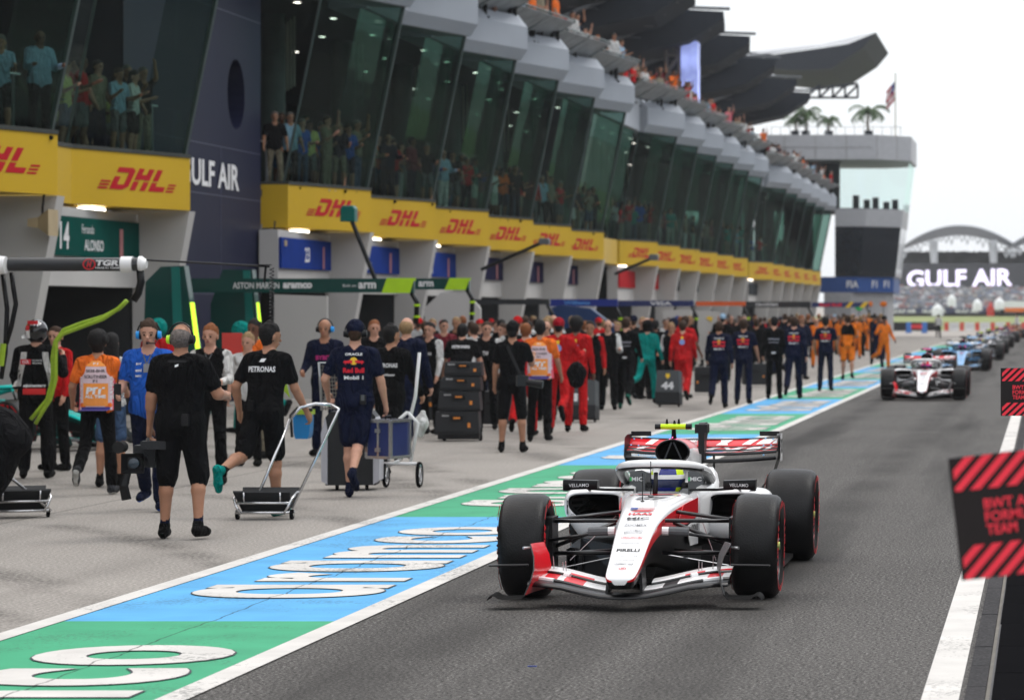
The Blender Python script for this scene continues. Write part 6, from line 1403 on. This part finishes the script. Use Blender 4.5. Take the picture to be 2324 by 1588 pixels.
# ---------------------------------------------------------------- gear on the lane
m_alu = mat('aluminium', (.62, .62, .63), .25, metal=.9, var=.03); m_wtube = mat('white_tube', (.70, .70, .70), .3); m_case = mat('case_black', (.022, .023, .025), .5, bump=.2, bscale=60); m_lime = mat('lime', (.28, .42, .03), .45, var=.1, scale=20, bump=.4, bscale=30)
m_plast = mat('plastic_blue', (.01, .17, .42), .4); m_label = mat('label_white', (.6, .6, .6), .5, var=0); m_orl = mat('latch_orange', (.7, .25, .05), .4)
def small_wheel(par, c, r, w_=.03, ax='x', rim=True):
    e = empty('wheel', c); e.parent = par
    MB().lathe([(-w_/2, .001), (-w_/2, r*.9), (-w_/3, r), (w_/3, r), (w_/2, r*.9), (w_/2, .001)], ax, n=18).build('tyre', m_rub, e, smooth=True)
    if rim: MB().lathe([(-w_*.6, .001), (-w_*.6, r*.42), (w_*.6, r*.42), (w_*.6, .001)], ax, n=14).build('hub', m_alu, e, smooth=True)
def trolley(c, rz, label, flip=1, handle=True):
    e = empty('hand_trolley', c, rz, label, 'trolley', 'low tubular hand trolleys')
    T_ = lambda pts, n='tube', r=.013: MB().tube(pts, r, 8).build(n, m_alu, e, smooth='all')
    T_([(-.25, -.12, .07), (.25, -.12, .07)]); T_([(-.25, -.12, .16), (.25, -.12, .16)]); T_([(-.25, .12, .06), (.25, .12, .06)])
    for s_ in (-1, 1):
        T_([(s_*.20, -.12, .06), (s_*.24, -.13, .12), (s_*.27, -.10, .20), (s_*.27, .15, .25)]); small_wheel(e, (s_*.255, -.02, .048), .048); T_([(s_*.17, -.12, .16), (s_*.17, -.14, .26)], 'support', .009)
    MB().loft([[(x, y, z) for x in (-.27, .27) for y, z in ([(-.14, .26+.0)] if 1 else [])]+[(.27, -.13, .275), (-.27, -.13, .275)], [(-.22, .02, .07), (.22, .02, .07), (.22, .03, .08), (-.22, .03, .08)], [(-.27, .24, .28), (.27, .24, .28), (.27, .25, .29), (-.27, .25, .29)]]).build('cradle', m_case, e)
    if handle:
        T_([(-.13, .05, .10), (.13, .45, .93)], 'handle_rod', .014); T_([(.24, .05, .10), (.56, .50, .96), (.58, .52, 1.02), (.50, .54, 1.06)], 'handle_rod', .014)
        T_([(.50, .54, 1.06), (.36, .52, 1.07), (.22, .50, 1.04), (.13, .45, .93)], 'handle_grip', .016)
    return e
x, y = at(602, 1178); trolley((x, y, 0), 0, 'low trolley with black cradle pulled by the running man')
t = trolley((PX(45, 31.3), 31.3, 0), R(24), 'low trolley with black cradle at the left edge of the photo', handle=False)
MB().tube([(.28, -.05, .06), (-.35, .10, .62), (-.8, .2, .95)], .014, 8).build('handle_rod', m_alu, t, smooth='all')
# television camera held low by the man in the black polo
ph = H_['puma']; hc = ph['o'].matrix_basis@Vector(ph['hands'][0])
tv = empty('television_camera', tuple(hc), R(4), 'large shoulder television camera with foam microphone, carried low by its top handle', 'camera')
B2 = lambda a, b, n_, m, par=tv: MB().b2(a, b).build(n_, m, par)
B2((-.13, -.10, -.25), (.05, .30, -.06), 'body', m_case); MB().tube([(-.02, -.10, -.04), (-.02, -.06, -.005), (-.02, .14, -.005), (-.02, .2, -.05)], .014, 8).build('handle', m_cb, tv)
MB().tube([(-.075, -.34, -.20), (-.075, -.10, -.20)], [.070, .062], 18).build('lens', m_cb, tv, smooth=True); MB().loft([[(-.075+sx_*w_, yy, -.20+sz*h_) for sx_, sz in ((-1, -1), (1, -1), (1, 1), (-1, 1))] for w_, h_, yy in ((.095, .085, -.43), (.075, .07, -.30), (.05, .05, -.30), (.085, .075, -.425))], cap=False).build('lens_hood', m_case, tv)
MB().lathe([(-.385, .001), (-.375, .045), (-.36, .05)], 'y', (-.075, 0, -.20), 18).build('front_glass', mat('lens_glass', (.01, .03, .05), .05, coat=1), tv, smooth=True)
MB().tube([(-.22, -.30, -.07), (-.22, -.12, -.07)], [.052, .050], 12).build('foam_microphone', mat('foam', (.02, .02, .02), .95, bump=.6, bscale=70), tv, smooth=True)
B2((-.05, -.22, -.09), (.16, -.08, -.02), 'viewfinder', m_case); B2((.05, -.05, -.22), (.10, .22, -.10), 'side_panel', m_cg)
MB().tube([(-.15, -.2, -.25), (-.19, -.22, -.4), (-.17, -.2, -.52)], [.02, .028, .03], 6, sq=(1.4, .3)).build('strap', m_cb, tv)
# flight case carried by the navy shirted man
rb = H_['rb']; hc = rb['o'].matrix_basis@Vector(rb['hands'][1])
fc = empty('flight_case', (hc.x+.03, hc.y, hc.z-.45), R(-18), 'small navy flight case with silver edges held in the right hand', 'case')
MB().b2((-.14, -.2, 0), (.14, .2, .38)).build('shell', m_nv, fc)
for x_ in (-.14, .14):
    for y_ in (-.2, .2): MB().b2((x_-.016, y_-.016, -.005), (x_+.016, y_+.016, .385)).build('edge', m_alu, fc)
    for z_ in (0, .38): MB().b2((x_-.015, -.2, z_-.015), (x_+.015, .2, z_+.015)).build('edge', m_alu, fc)
for y_ in (-.2, .2):
    for z_ in (0, .38): MB().b2((-.14, y_-.0155, z_-.0155), (.14, y_+.0155, z_+.0155)).build('edge', m_alu, fc)
MB().b2((-.012, -.22, .0), (.012, -.205, .38)).build('lid_joint', m_alu, fc)
for z_ in (.08, .28): MB().b2((-.03, -.232, z_-.02), (.03, -.21, z_+.02)).build('latch', m_steel, fc)
MB().tube([(0, -.06, .385), (0, -.05, .43), (0, .05, .43), (0, .06, .385)], .009, 6).build('handle', m_cb, fc)
# large rolling case with pale corners, with a wire basket on top
Yc = 36.2; rc = empty('rolling_case', (PX(800, Yc), Yc, 0), R(6), 'large black rolling case with pale grey corner pillars behind the navy shirted man', 'case')
MB().prism([(-.27, .06), (.27, .06), (.27, .80), (.22, .86), (-.22, .86), (-.27, .80)], lambda p: (p[0], -.2, p[1]), lambda p: (p[0], .25, p[1])).build('shell', m_nv if 0 else m_case, rc)
for s_ in (-1, 1):
    MB().prism([(s_*.245, .07), (s_*.31, .11), (s_*.315, .62), (s_*.27, .80), (s_*.245, .66)], lambda p: (p[0], -.24, p[1]), lambda p: (p[0], .27, p[1])).build('corner_pillar', mat('pale_plastic', (.42, .42, .46), .45), rc)
    small_wheel(rc, (s_*.16, -.05, .05), .05, rim=False)
bk = empty('wire_basket', (PX(775, Yc), Yc, .87), R(6), 'leaning perforated metal rack on top of the rolling case', 'rack')
m_mesh = mat('perforated', (.16, .15, .13), .5, metal=.6)
for i in range(11): MB().tube([(-.20+i*.03, 0, .0), (-.24+i*.03, .06, .50)], .006, 4).build('wire', m_mesh, bk)
for i in range(12): MB().tube([(-.20-.003*i, .005*i, .02+i*.042), (.10-.003*i, .005*i, .02+i*.042)], .006, 4).build('wire', m_mesh, bk)
MB().tube([(-.21, 0, 0), (-.25, .06, .52), (.06, .06, .52), (.11, 0, 0)], .016, 8).build('rim', m_steel, bk, smooth='all')
# white folding trolley
Yw = 36.6; wt = empty('folding_trolley', (PX(915, Yw), Yw, 0), 0, 'tall white tubular trolley with two large spoked wheels', 'trolley'); wx = lambda u: PX(u, Yw)-PX(915, Yw); wz = lambda v: PZ(v, Yw)
for pts in ([(952, 800), (942, 900), (905, 1045)], [(925, 935), (895, 960), (885, 1020), (880, 1050)], [(925, 935), (948, 960), (930, 1050)], [(870, 1052), (945, 1052)], [(890, 1010), (925, 1015)], [(905, 1045), (880, 1058)]):
    MB().tube([(wx(u), .02*i, wz(v)) for i, (u, v) in enumerate(pts)], .019, 8).build('frame_tube', m_wtube, wt, smooth='all')
for u in (874, 950):
    e = empty('wheel', (wx(u), .05, .145)); e.parent = wt
    MB().lathe([(-.015, .115), (-.02, .135), (0, .145), (.02, .135), (.015, .115)], 'x', n=24).build('tyre', m_rub, e, smooth=True); MB().lathe([(-.012, .10), (-.012, .116), (.012, .116), (.012, .10)], 'x', n=24).build('rim', m_alu, e)
    for q in range(7): a = q*2*PI/7; MB().tube([(0, 0, 0), (0, .11*math.cos(a), .11*math.sin(a))], .006, 4).build('spoke', m_alu, e)
# stacked tool cases on wheels
Yc = 49.9; ts = empty('tool_case_stack', (PX(1045, Yc), Yc, 0), R(4), 'tall stack of four wheeled black tool cases with orange latches', 'tool case')
zz = .10
for i, (w0, w1, h_) in enumerate(((.33, .315, .36), (.315, .295, .30), (.295, .28, .22), (.28, .265, .22))):
    s_ = empty('tool_case', (-.03+i*.025, i*.04, zz)); s_.parent = ts
    MB().loft([[(-w0, -.2, 0), (w0, -.2, 0), (w0, .2, 0), (-w0, .2, 0)], [(-w0, -.21, .05), (w0, -.21, .05), (w0, .21, .05), (-w0, .21, .05)], [(-w1, -.2, h_-.012), (w1, -.2, h_-.012), (w1, .2, h_-.012), (-w1, .2, h_-.012)]]).build('shell', m_case, s_)
    MB().b2((-.10, -.245, h_*.62), (.10, -.212, h_*.78)).build('handle', m_cb, s_); MB().b2((-.05, -.25, h_*.66), (.05, -.246, h_*.74)).build('orange_grip', m_orl, s_)
    mb = MB(); text_mb(mb, 'Bluhoft', plane_f((-.17, -.216, h_*.8), (1, 0, 0), (0, 0, 1)), .10, .025, .02); mb.build('lettering', m_label, s_, fixn=False); MB().b2((.16, -.225, h_*.3), (.20, -.212, h_*.5)).build('latch', m_orl, s_)
    zz += h_
small_wheel(ts, (.29, .1, .10), .10, .05); small_wheel(ts, (-.25, .1, .06), .06, .05); MB().b2((-.32, -.18, .03), (.30, .2, .10)).build('base', m_cb, ts)
def numcase(u, Y, num, w_, h_, label):
    e = empty('wheeled_case', (PX(u, Y), Y, .04), R(-4), label, 'case', 'numbered grey cases of the red team'); e.rotation_euler[0] = R(-8)
    m_g = mat('case_grey', (.075, .08, .085), .5)
    MB().prism([(-w_/2, .25), (w_/2, .25), (w_/2-.02, h_), (-w_/2+.02, h_)], lambda p: (p[0], -.15, p[1]), lambda p: (p[0], .2, p[1])).build('shell', m_g, e)
    MB().loft([[(-w_/2-.01, -.16, .02), (w_/2+.01, -.16, .02), (w_/2+.01, .2, .02), (-w_/2-.01, .2, .02)], [(-w_/2-.01, -.18, .245), (w_/2+.01, -.18, .245), (w_/2+.01, .2, .245), (-w_/2-.01, .2, .245)]]).build('lower_bin', m_case, e)
    mb = MB(); text_mb(mb, num, plane_f((0, -.155, h_*.55), (1, 0, 0), (0, 0, 1)), w_*.52, .15, .06); mb.build('lettering', m_letw, e, fixn=False)
    MB().prism([(-.04, .05), (-.045, -.01), (0, -.06), (.045, -.01), (.04, .05)], lambda p: (p[0], -.158, h_*.83+p[1]), lambda p: (p[0], -.152, h_*.83+p[1])).build('yellow_shield', M_RBY, e)
    for s_ in (-1, 1): small_wheel(e, (s_*w_*.4, .1, .02), .05, rim=False)
for i_, (u_, Y_, w_, h_) in enumerate(((1128, 56, .5, .55), (1010, 58, .6, .7), (1600, 78, .5, .6), (1712, 86, .6, .55))):
    e = empty('equipment_case', (PX(u_, Y_), Y_, .05), R(8*i_-10), ['low black case behind the tool stack', 'larger black case left of the tool stack', 'black case just ahead of the leftmost bull lettered shirt', 'low black case between the navy shirted men'][i_], 'case', 'black equipment cases in the crowd')
    MB().loft([[(x_*w_/2*k_, y_*.2, z_) for x_, y_ in ((-1, -1), (1, -1), (1, 1), (-1, 1))] for z_, k_ in ((0, .9), (.04, 1), (h_-.05, 1), (h_, .92))]).build('shell', m_case, e); MB().b2((-.1, -.23, h_*.6), (.1, -.2, h_*.7)).build('handle', m_cb, e); [MB().b2((s_*w_*.35-.02, -.22, h_*.35), (s_*w_*.35+.02, -.2, h_*.45)).build('latch', m_orl, e) for s_ in (-1, 1)]
numcase(1322, 58.3, '16', .50, .70, 'grey wheeled case marked 16 beside the tall man in red'); numcase(1517, 67.6, '44', .49, .70, 'grey wheeled case marked 44 beside the running man in red')
# helmet bag, photographer's camera, blue canister, lime board, cloth
Q_ = [cap_((-.05, 0, 0), (.05, 0, 0), .11, .11, 0, .05), cap_((0, 0, -.12), (0, 0, .08), .12, .10, 0, .05)]
v, F, L = sdf_mesh(Q_, .02); x, y = PX(1292, 51.5), 51.5; o = MB().add([tuple(q) for q in v], F).build('helmet_bag', CL_['black'], loc=(x+.15, y-.25, 1.0), smooth='all', fixn=False); tag(o, 'black helmet bag under the arm of the red overalled man with cap', 'bag')
o = empty('stills_camera', (PX(1200, 44.2), 44.0, PZ(862, 44)), R(20), 'black stills camera with long lens at the photographer hip', 'camera')
MB().b2((-.13, -.05, -.08), (.02, .05, .06)).build('body', m_case, o); MB().tube([(0, -.02, -.03), (.20, -.10, -.06)], [.045, .055], 14).build('lens', m_cb, o, smooth=True); MB().tube([(-.08, 0, .06), (-.25, .05, .45)], .015, 6, sq=(1.5, .4)).build('strap', m_cb, o)
Yb = 42; e = empty('blue_canister', (PX(688, Yb), Yb, PZ(995, Yb)), 0, 'bright blue canister with lime top standing behind the trolley handle', 'canister')
MB().loft([prof_ring(-.1, .11, .10, 0, .33), prof_ring(.12, .11, .10, 0, .33)]).build('shell', m_plast, e, smooth=True); MB().b2((-.06, -.13, .31), (.13, .1, .37)).build('lid', m_lime, e); MB().tube([(-.13, -.05, .02), (-.15, -.05, .3), (-.05, -.05, .4)], .018, 6).build('handle', m_cb, e)
o = MB().prism([(-.14, .5), (.0, .3), (.10, -.12), (-.04, .04)], lambda p: (p[0], 0, p[1]), lambda p: (p[0], .015, p[1])).build('lime_board', m_lime, loc=(PX(635, 33), 33, PZ(875, 33))); tag(o, 'slanting lime green board behind the running man', 'board')
v, F, L = sdf_mesh([cap_((0, 0, .12), (-.02, 0, 0), .03, .08, 0, .04), cap_((-.02, 0, 0), (-.04, 0, -.12), .08, .05, 0, .04), cap_((-.05, 0, -.05), (-.09, 0, -.13), .05, .02, 0, .03)], .014); o = MB().add([tuple(q) for q in v], F).build('white_cloth', CL_['white'], loc=(PX(960, 37.5), 37.5, PZ(960, 37.5)), smooth='all', fixn=False); tag(o, 'crumpled white cloth hanging from a hand beside the white trolley', 'cloth')
# covered cart at the left edge
Q_ = [cap_((-1.2, .0, .75), (-.32, 0, .70), .34, .16, 0, .15), cap_((-.9, 0, .98), (-.42, 0, .86), .18, .13, 0, .15), cap_((-1.2, 0, .45), (-.5, 0, .42), .22, .14, 0, .15), cap_((-.45, 0, .5), (-.52, 0, .12), .14, .05, 0, .12), cap_((-.8, .1, .4), (-.9, .1, .05), .2, .2, 0, .1)]
v, F, L = sdf_mesh(Q_, .022); o = MB().add([tuple(q) for q in v], F).build('covered_cart', cloth('cover_black', (.008, .008, .009)), loc=(PX(112, 30.5), 30.5, .07), smooth='all', fixn=False); tag(o, 'bulky cart under a black cover at the left edge', 'cart')

# ---------------------------------------------------------------- pit gantries and garage fronts
m_garm = mat('gantry_dark', (.028, .030, .033), .35, coat=.3); m_agreen = mat('aston_green', (.0, .045, .038), .35, coat=.3); m_limep = mat('lime_paint', (.42, .68, .02), .4)
def hang_hose(par, pts, r, m, name='hose', lp=Vector((0, 0, 0))): return MB().tube([Vector(p)+lp for p in pts], r, 8).build(name, m, par, smooth='all')
Yh = 38.0; gh = empty('pit_gantry', (PX(0, Yh), Yh, 0), 0, 'dark gantry arm with red wheel logo and lettering, white ends, nearest on the left', 'gantry', 'overhead gantry arms'); gl0 = -Vector(gh.location)
P2 = lambda u, v, Y=Yh, dy=0: Vector((PX(u, Y), Y+dy, PZ(v, Y)))
MB().tube([P2(-420, 600), P2(292, 600)], .080, 14).build('arm', m_garm, gh, loc=gl0, smooth=True)
MB().tube([P2(276, 600, dy=-.0), P2(302, 600)], .092, 16).build('white_clamp', m_cw, gh, loc=gl0, smooth=True); MB().tube([P2(303, 600), P2(316, 600)], .078, 16).build('collar', m_garm, gh, loc=gl0)
MB().tube([P2(316, 599), P2(322, 599), P2(333, 599)], [.09, .092, .05], 16).build('end_cap', m_cw, gh, loc=gl0, smooth=True)
MB().tube([P2(-14, 602, dy=-.1), P2(20, 602, dy=-.1)], [.12, .10], 16).build('white_hub', m_cw, gh, loc=gl0, smooth=True)
mb = MB(); text_mb(mb, 'TGR', plane_f(P2(248, 597, dy=-.083), (1, 0, 0), (0, 0, 1)), .26, .065, .05, .15); mb.build('lettering', m_letw, gh, loc=gl0, fixn=False)
mb = MB(); text_mb(mb, 'HAAS F1 TEAM', plane_f(P2(248, 608, dy=-.083), (1, 0, 0), (0, 0, 1)), .27, .022, .02); mb.build('lettering', m_letw, gh, loc=gl0, fixn=False)
mb = MB(); v, fs = ring_m, [(2*i, 2*i+1, (2*i+3) % 32, (2*i+2) % 32) for i in range(16)]; c = P2(207, 600, dy=-.084); mb.add([(c.x+p[0]*.15, c.y, c.z+p[1]*.13) for p in v], fs); text_mb(mb, 'H', plane_f(c, (1, 0, 0), (0, 0, 1)), .06, .07, .05, .3); mb.build('logo', m_redp, gh, loc=gl0, fixn=False)
MB().tube([P2(332, 590), P2(612, 605)], .012, 8).build('boom', m_cb, gh, loc=gl0); MB().b2(P2(598, 602)-Vector((.06, .04, .0)), P2(612, 606)+Vector((.02, .04, .03))).build('sensor_box', m_cb, gh, loc=gl0); MB().tube([P2(603, 606), P2(600, 640)], .014, 6).build('sensor_stem', m_cb, gh, loc=gl0)
sp_ = [P2(617+5*math.cos(i*.9), 608+i*1.15, dy=.03*math.sin(i*.9)) for i in range(118)]; MB().tube(sp_, .006, 4).build('spiral_cable', m_cb, gh, loc=gl0)
hh = empty('air_hose', tuple(P2(318, 615)), 0, 'thick lime green twin air hose hanging from the gantry to the mechanic hands', 'hose'); hl0 = -Vector(hh.location)
MB().tube([P2(318, 612), P2(320, 640), P2(314, 665), P2(303, 682)], .045, 8).build('sleeve', m_cb, hh, loc=hl0, smooth='all'); MB().tube([P2(316, 612), P2(321, 640)], .03, 8).build('coupling', m_steel, hh, loc=hl0)
for d_ in (0, 9):
    pts = [(303, 682), (285, 700), (250, 718+d_*.6), (200, 733+d_), (160, 748+d_), (140+d_*.5, 775), (134+d_, 810), (134+d_, 860), (122+d_, 905), (85+d_*1.2, 950+d_)]
    pp = []
    for (a, b) in zip(pts, pts[1:]): pp += [P2(a[0]+(b[0]-a[0])*t, a[1]+(b[1]-a[1])*t, dy=-.25-.3*(a[1] > 740)*0-d_*.004) for t in (0, .5)]
    MB().tube(pp+[P2(*pts[-1], dy=-.25)], .024, 8).build('hose', m_lime, hh, loc=hl0, smooth='all')
for pts in ([(20, 618), (24, 650), (30, 690), (20, 740), (8, 780)], [(0, 620), (10, 700), (6, 800), (-4, 860)]): MB().tube([P2(a, b, dy=.1) for a, b in pts], .028, 7).build('black_hose', m_cb, gh, loc=gl0, smooth='all')
MB().tube([P2(8, 780), P2(2, 830)], .035, 8).build('lime_sleeve', m_lime, gh, loc=gl0)
def gantry(u0, u1, v0, v1, Y, m, label, items=(), ends=()):
    e = empty('pit_gantry', (PX(u0, Y), Y, 0), 0, label, 'gantry', 'overhead gantry arms'); l0 = -Vector(e.location)
    MB().b2((PX(u0, Y), Y-.06, PZ(v1, Y)), (PX(u1, Y), Y+.10, PZ(v0, Y))).build('arm', m, e, loc=l0)
    for (t, uc, w_, h_, mm, b_) in items:
        mb = MB(); text_mb(mb, t, plane_f((PX(uc, Y), Y-.066, PZ((v0+v1)/2, Y)), (1, 0, 0), (0, 0, 1)), w_/7500*Y, h_/7500*Y, b_); mb.build('lettering', mm, e, loc=l0, fixn=False)
    for (a, b, mm) in ends: MB().prism([(a, v1+1), (a+12, v0-1), (b, v0-1), (b-10, v1+1)], lambda p: (PX(p[0], Y), Y-.09, PZ(p[1], Y)), lambda p: (PX(p[0], Y), Y+.11, PZ(p[1], Y))).build('end_piece', mm, e, loc=l0)
    MB().tube([(PX(u1-6, Y), Y, PZ(v1, Y)), (PX(u1+6, Y), Y, PZ(v1+22, Y)), (PX(u1+4, Y), Y, PZ(v1+70, Y))], .05, 7).build('hose', m_cb, e, loc=l0, smooth='all')
    for q in (26, 52): MB().tube([(PX(u1+6, Y), Y-.01, PZ(v1+q, Y)), (PX(u1+6, Y), Y-.01, PZ(v1+q+5, Y))], .062, 8).build('lime_band', m_limep, e, loc=l0)
    return e
gantry(868, 1066, 632, 657, 70, m_agreen, 'second dark green gantry arm with lime end', [('arm', 968, 34, 12, m_letw, .03)], [(1010, 1068, m_limep)])
gantry(420, 940, 632, 664, 62, m_agreen, 'long dark green gantry arm with white sponsor lettering and lime end', [('ASTON MARTIN', 583, 105, 14, m_letw, .01), ('aramco', 677, 66, 13, m_letw, .05), ('arm', 835, 40, 14, m_letw, .03), ('Built on', 795, 30, 6, m_letw, .0)], [(868, 942, m_limep)])
gantry(1000, 1248, 679, 691, 88, m_garm, 'plain black gantry arm behind the tool stack'); gantry(1240, 1402, 679, 695, 95, mat('gantry_blue', (.015, .03, .22), .4), 'royal blue gantry arm right of the plain black one', [('Williams', 1310, 60, 8, mat('print_sky', (.1, .3, .7), .5), .03)])
gantry(1405, 1575, 682, 695, 112, m_nv, 'navy gantry arm above the crew in red', [('VISA', 1500, 50, 8, m_letw, .03)]); gantry(1580, 1692, 684, 694, 128, mat('gantry_orange', (.7, .12, .03), .4), 'orange red gantry arm over the middle crowd')
gantry(1692, 1840, 684, 698, 142, m_garm, 'black gantry arm with pale lettering, right of the orange one', [('OLOFAN', 1740, 50, 7, m_letw, .03)]); gantry(1842, 1972, 686, 697, 165, m_nv, 'navy gantry arm with red lettering and yellow ends, farthest', [('Red Bull', 1885, 50, 8, M_RBR, .05)], [(1918, 1938, M_RBY), (1950, 1972, M_RBY)])
for i, (u, v, w_, h_, m) in enumerate(((1950, 697, 16, 10, mat('flag_green', (.0, .5, .12), .6)), (1975, 690, 10, 8, CL_['papaya']), (2005, 690, 14, 8, CL_['papaya']))):
    Y = 168; e = empty('raised_paddle', (PX(u, Y), Y, PZ(760, Y)), 0, ['raised green signal paddle over the far crowd', 'small orange paddle right of the green one', 'larger orange paddle farthest right over the crowd'][i], 'paddle', 'signal paddles over the far crowd')
    MB().tube([(0, 0, 0), (0, 0, (760-v)/7500*Y)], .02, 5).build('pole', m_cb, e); MB().sphere((0, 0, (760-v)/7500*Y), (w_/7500*Y*.6, .05, h_/7500*Y*.8), 10).build('head', m, e, smooth=True)
# light booms
def boom(pts, Y, label, m, w_=.16, head=(20, 24)):
    e = empty('light_boom', (PX(pts[0][0], Y), Y, 0), 0, label, 'boom', 'angled booms with signal lights'); l0 = -Vector(e.location)
    MB().tube([(PX(u, Y), Y, PZ(v, Y)) for u, v in pts], .045, 8).build('pole', m_cb, e, loc=l0)
    u, v = pts[-1]; MB().loft([[(PX(u+s_*head[0]*k_, Y), Y+dy, PZ(v+t_*head[1]*k_, Y)) for s_, t_ in ((-.5, -.3), (-.35, -.5), (.35, -.5), (.5, -.3), (.5, .5), (-.5, .5))] for dy, k_ in ((-.16, .9), (-.14, 1), (.14, 1), (.16, .9))]).build('lamp_housing', m, e, loc=l0)
boom([(860, 655), (792, 485)], 66, 'angled boom carrying the dark green lamp box in front of the yellow board', mat('lamp_green', (.0, .12, .10), .35), head=(33, 36))
boom([(1092, 612), (1236, 548)], 84, 'black angled boom with grey lamp rising to the right', m_cg, head=(24, 14)); boom([(1395, 622), (1484, 584)], 100, 'smaller black boom with grey lamp beyond the second navy wall', m_cg, head=(20, 14))
# dark green screens of the first garage, white and navy screens beyond
def screen(poly, Y, dep, m, label, kind='garage_screen', extra=()):
    e = empty(kind, (PX(poly[0][0], Y), Y, 0), 0, label, 'screen', 'free standing screens before the garages'); l0 = -Vector(e.location)
    MB().prism(poly, lambda p: (PX(p[0], Y), Y, PZ(p[1], Y)), lambda p: (PX(p[0], Y), Y+dep, PZ(p[1], Y))).build('panel', m, e, loc=l0)
    for pl, mm in extra: MB().prism(pl, lambda p: (PX(p[0], Y), Y-.03, PZ(p[1], Y)), lambda p: (PX(p[0], Y), Y-.003, PZ(p[1], Y))).build('stripe', mm, e, loc=l0)
    return e
m_tl = mat('teal_strip', (.01, .15, .13), .3); m_lt = mat('lime_lamp', (.6, 1, .05), emit=1.5, var=0)
screen([(320, 940), (330, 640), (365, 605), (418, 603), (470, 940)], 57, .3, m_agreen, 'first dark green screen with teal strip and glowing lime tube', extra=[([(400, 935), (389, 606), (408, 606), (424, 935)], m_tl), ([(452, 850), (432, 686), (441, 686), (462, 850)], m_lt)])
screen([(478, 900), (478, 690), (505, 612), (572, 612), (600, 900)], 62.5, .3, m_agreen, 'second dark green screen behind the running man', extra=[([(566, 890), (552, 614), (568, 614), (588, 890)], m_tl), ([(592, 800), (583, 686), (588, 686), (600, 800)], m_lt)])
screen([(622, 905), (622, 668), (742, 672), (742, 905)], 66, .1, m_fin, 'broad plain white screen behind the man with headset')
screen([(980, 880), (962, 700), (1000, 664), (1060, 664), (1090, 700), (1090, 880)], 76, .15, m_fin, 'rounded white screen behind the dark haired man in overalls'); 
screen([(1245, 850), (1245, 700), (1275, 692), (1340, 700), (1400, 745), (1405, 850)], 90, .5, mat('screen_navy', (.015, .04, .12), .4), 'dark blue curved screen behind the crew in red')
screen([(1505, 820), (1505, 703), (1568, 703), (1568, 820)], 108, .1, m_fin, 'left of the two white screens above the case marked 44', extra=[([(1528, 722), (1536, 716), (1548, 718), (1545, 730)], m_bluep)]); screen([(1578, 815), (1578, 705), (1632, 707), (1632, 815)], 112, .1, m_fin, 'right of the two white screens above the case marked 44', extra=[([(1602, 722), (1608, 718), (1618, 720), (1615, 730)], M_RBY)])
# inner garage wall with pale lettering and the parked green car's nose
gw = screen([(120, 920), (120, 660), (318, 660), (318, 920)], 64.5, .1, mat('garage_green', (.0, .016, .014), .4), 'very dark green inner wall with faint sponsor lettering')
mb = MB(); text_mb(mb, 'aramco', plane_f((PX(212, 64.5), 64.4, PZ(768, 64.5)), (1, 0, 0), (0, 0, 1)), .85, .16, .04); mb.build('lettering', mat('faint_letter', (.10, .13, .13), .5), gw, loc=-Vector(gw.location), fixn=False)
rcg = copy_tree(car); rcg.location = (PX(120, 47), 47, 0); rcg.rotation_euler = (0, 0, R(62)); rcg['label'] = 'teal green car parked behind the helmeted mechanic'; rcg['group'] = 'racing cars queuing down the pit lane'; recolor(rcg, {'car_white': m_tealp, 'car_red': m_agreen}); rcg['group'] = 'parked cars'
# horn loudspeakers
for i, (u, v, Y, s_) in enumerate(((84, 506, 54.2, .8), (612, 552, 74.8, -1.), (1032, 585, 99, 1.), (1190, 600, 115, 1))):
    e = empty('horn_loudspeaker', (PX(u, Y)+.12, Y-.1, PZ(v, Y)), 0, ['nearest tan horn loudspeaker, on the white fin at far left', 'tan horn loudspeaker on the fin beside the navy wall', 'third tan horn loudspeaker from the left', 'farthest tan horn loudspeaker'][i], 'loudspeaker', 'horn loudspeakers on the fins')
    MB().loft([[(s_*x_, dy, dz) for dy, dz in ((-r_, -r_*.8), (r_, -r_*.8), (r_, r_*.8), (-r_, r_*.8))] for x_, r_ in ((-.28, .08), (-.05, .11), (.22, .27))]).build('horn', m_horn, e); MB().tube([(0, 0, -.05), (0, 0, .25), (.0, .1, .5)], .02, 6).build('bracket', m_cb, e)
tag(MB().b2((-.025, -.006, 0), (.025, .006, .006)).build('blue_scrap', m_bluep, loc=(*at(1208, 1512), .0)), 'tiny blue scrap lying on the dark asphalt in the foreground', 'litter')
# ---------------------------------------------------------------- hazy air
mh = bpy.data.materials.new('haze_air'); mh.use_nodes = True; n = mh.node_tree; n.nodes.clear()
pv = n.nodes.new('ShaderNodeVolumePrincipled'); pv.inputs['Color'].default_value = (.93, .95, 1, 1); pv.inputs['Density'].default_value = .00015; pv.inputs['Anisotropy'].default_value = .2
ou = n.nodes.new('ShaderNodeOutputMaterial'); n.links.new(pv.outputs[0], ou.inputs['Volume'])
hz_ = MB().b2((-160, -70, -1.2), (160, 690, 33)).build('haze', mh); tag(hz_, 'thin pale haze in the air over the whole circuit', 'haze', kind='stuff'); hz_['category'] = 'haze'
SC.cycles.volume_bounces = 1
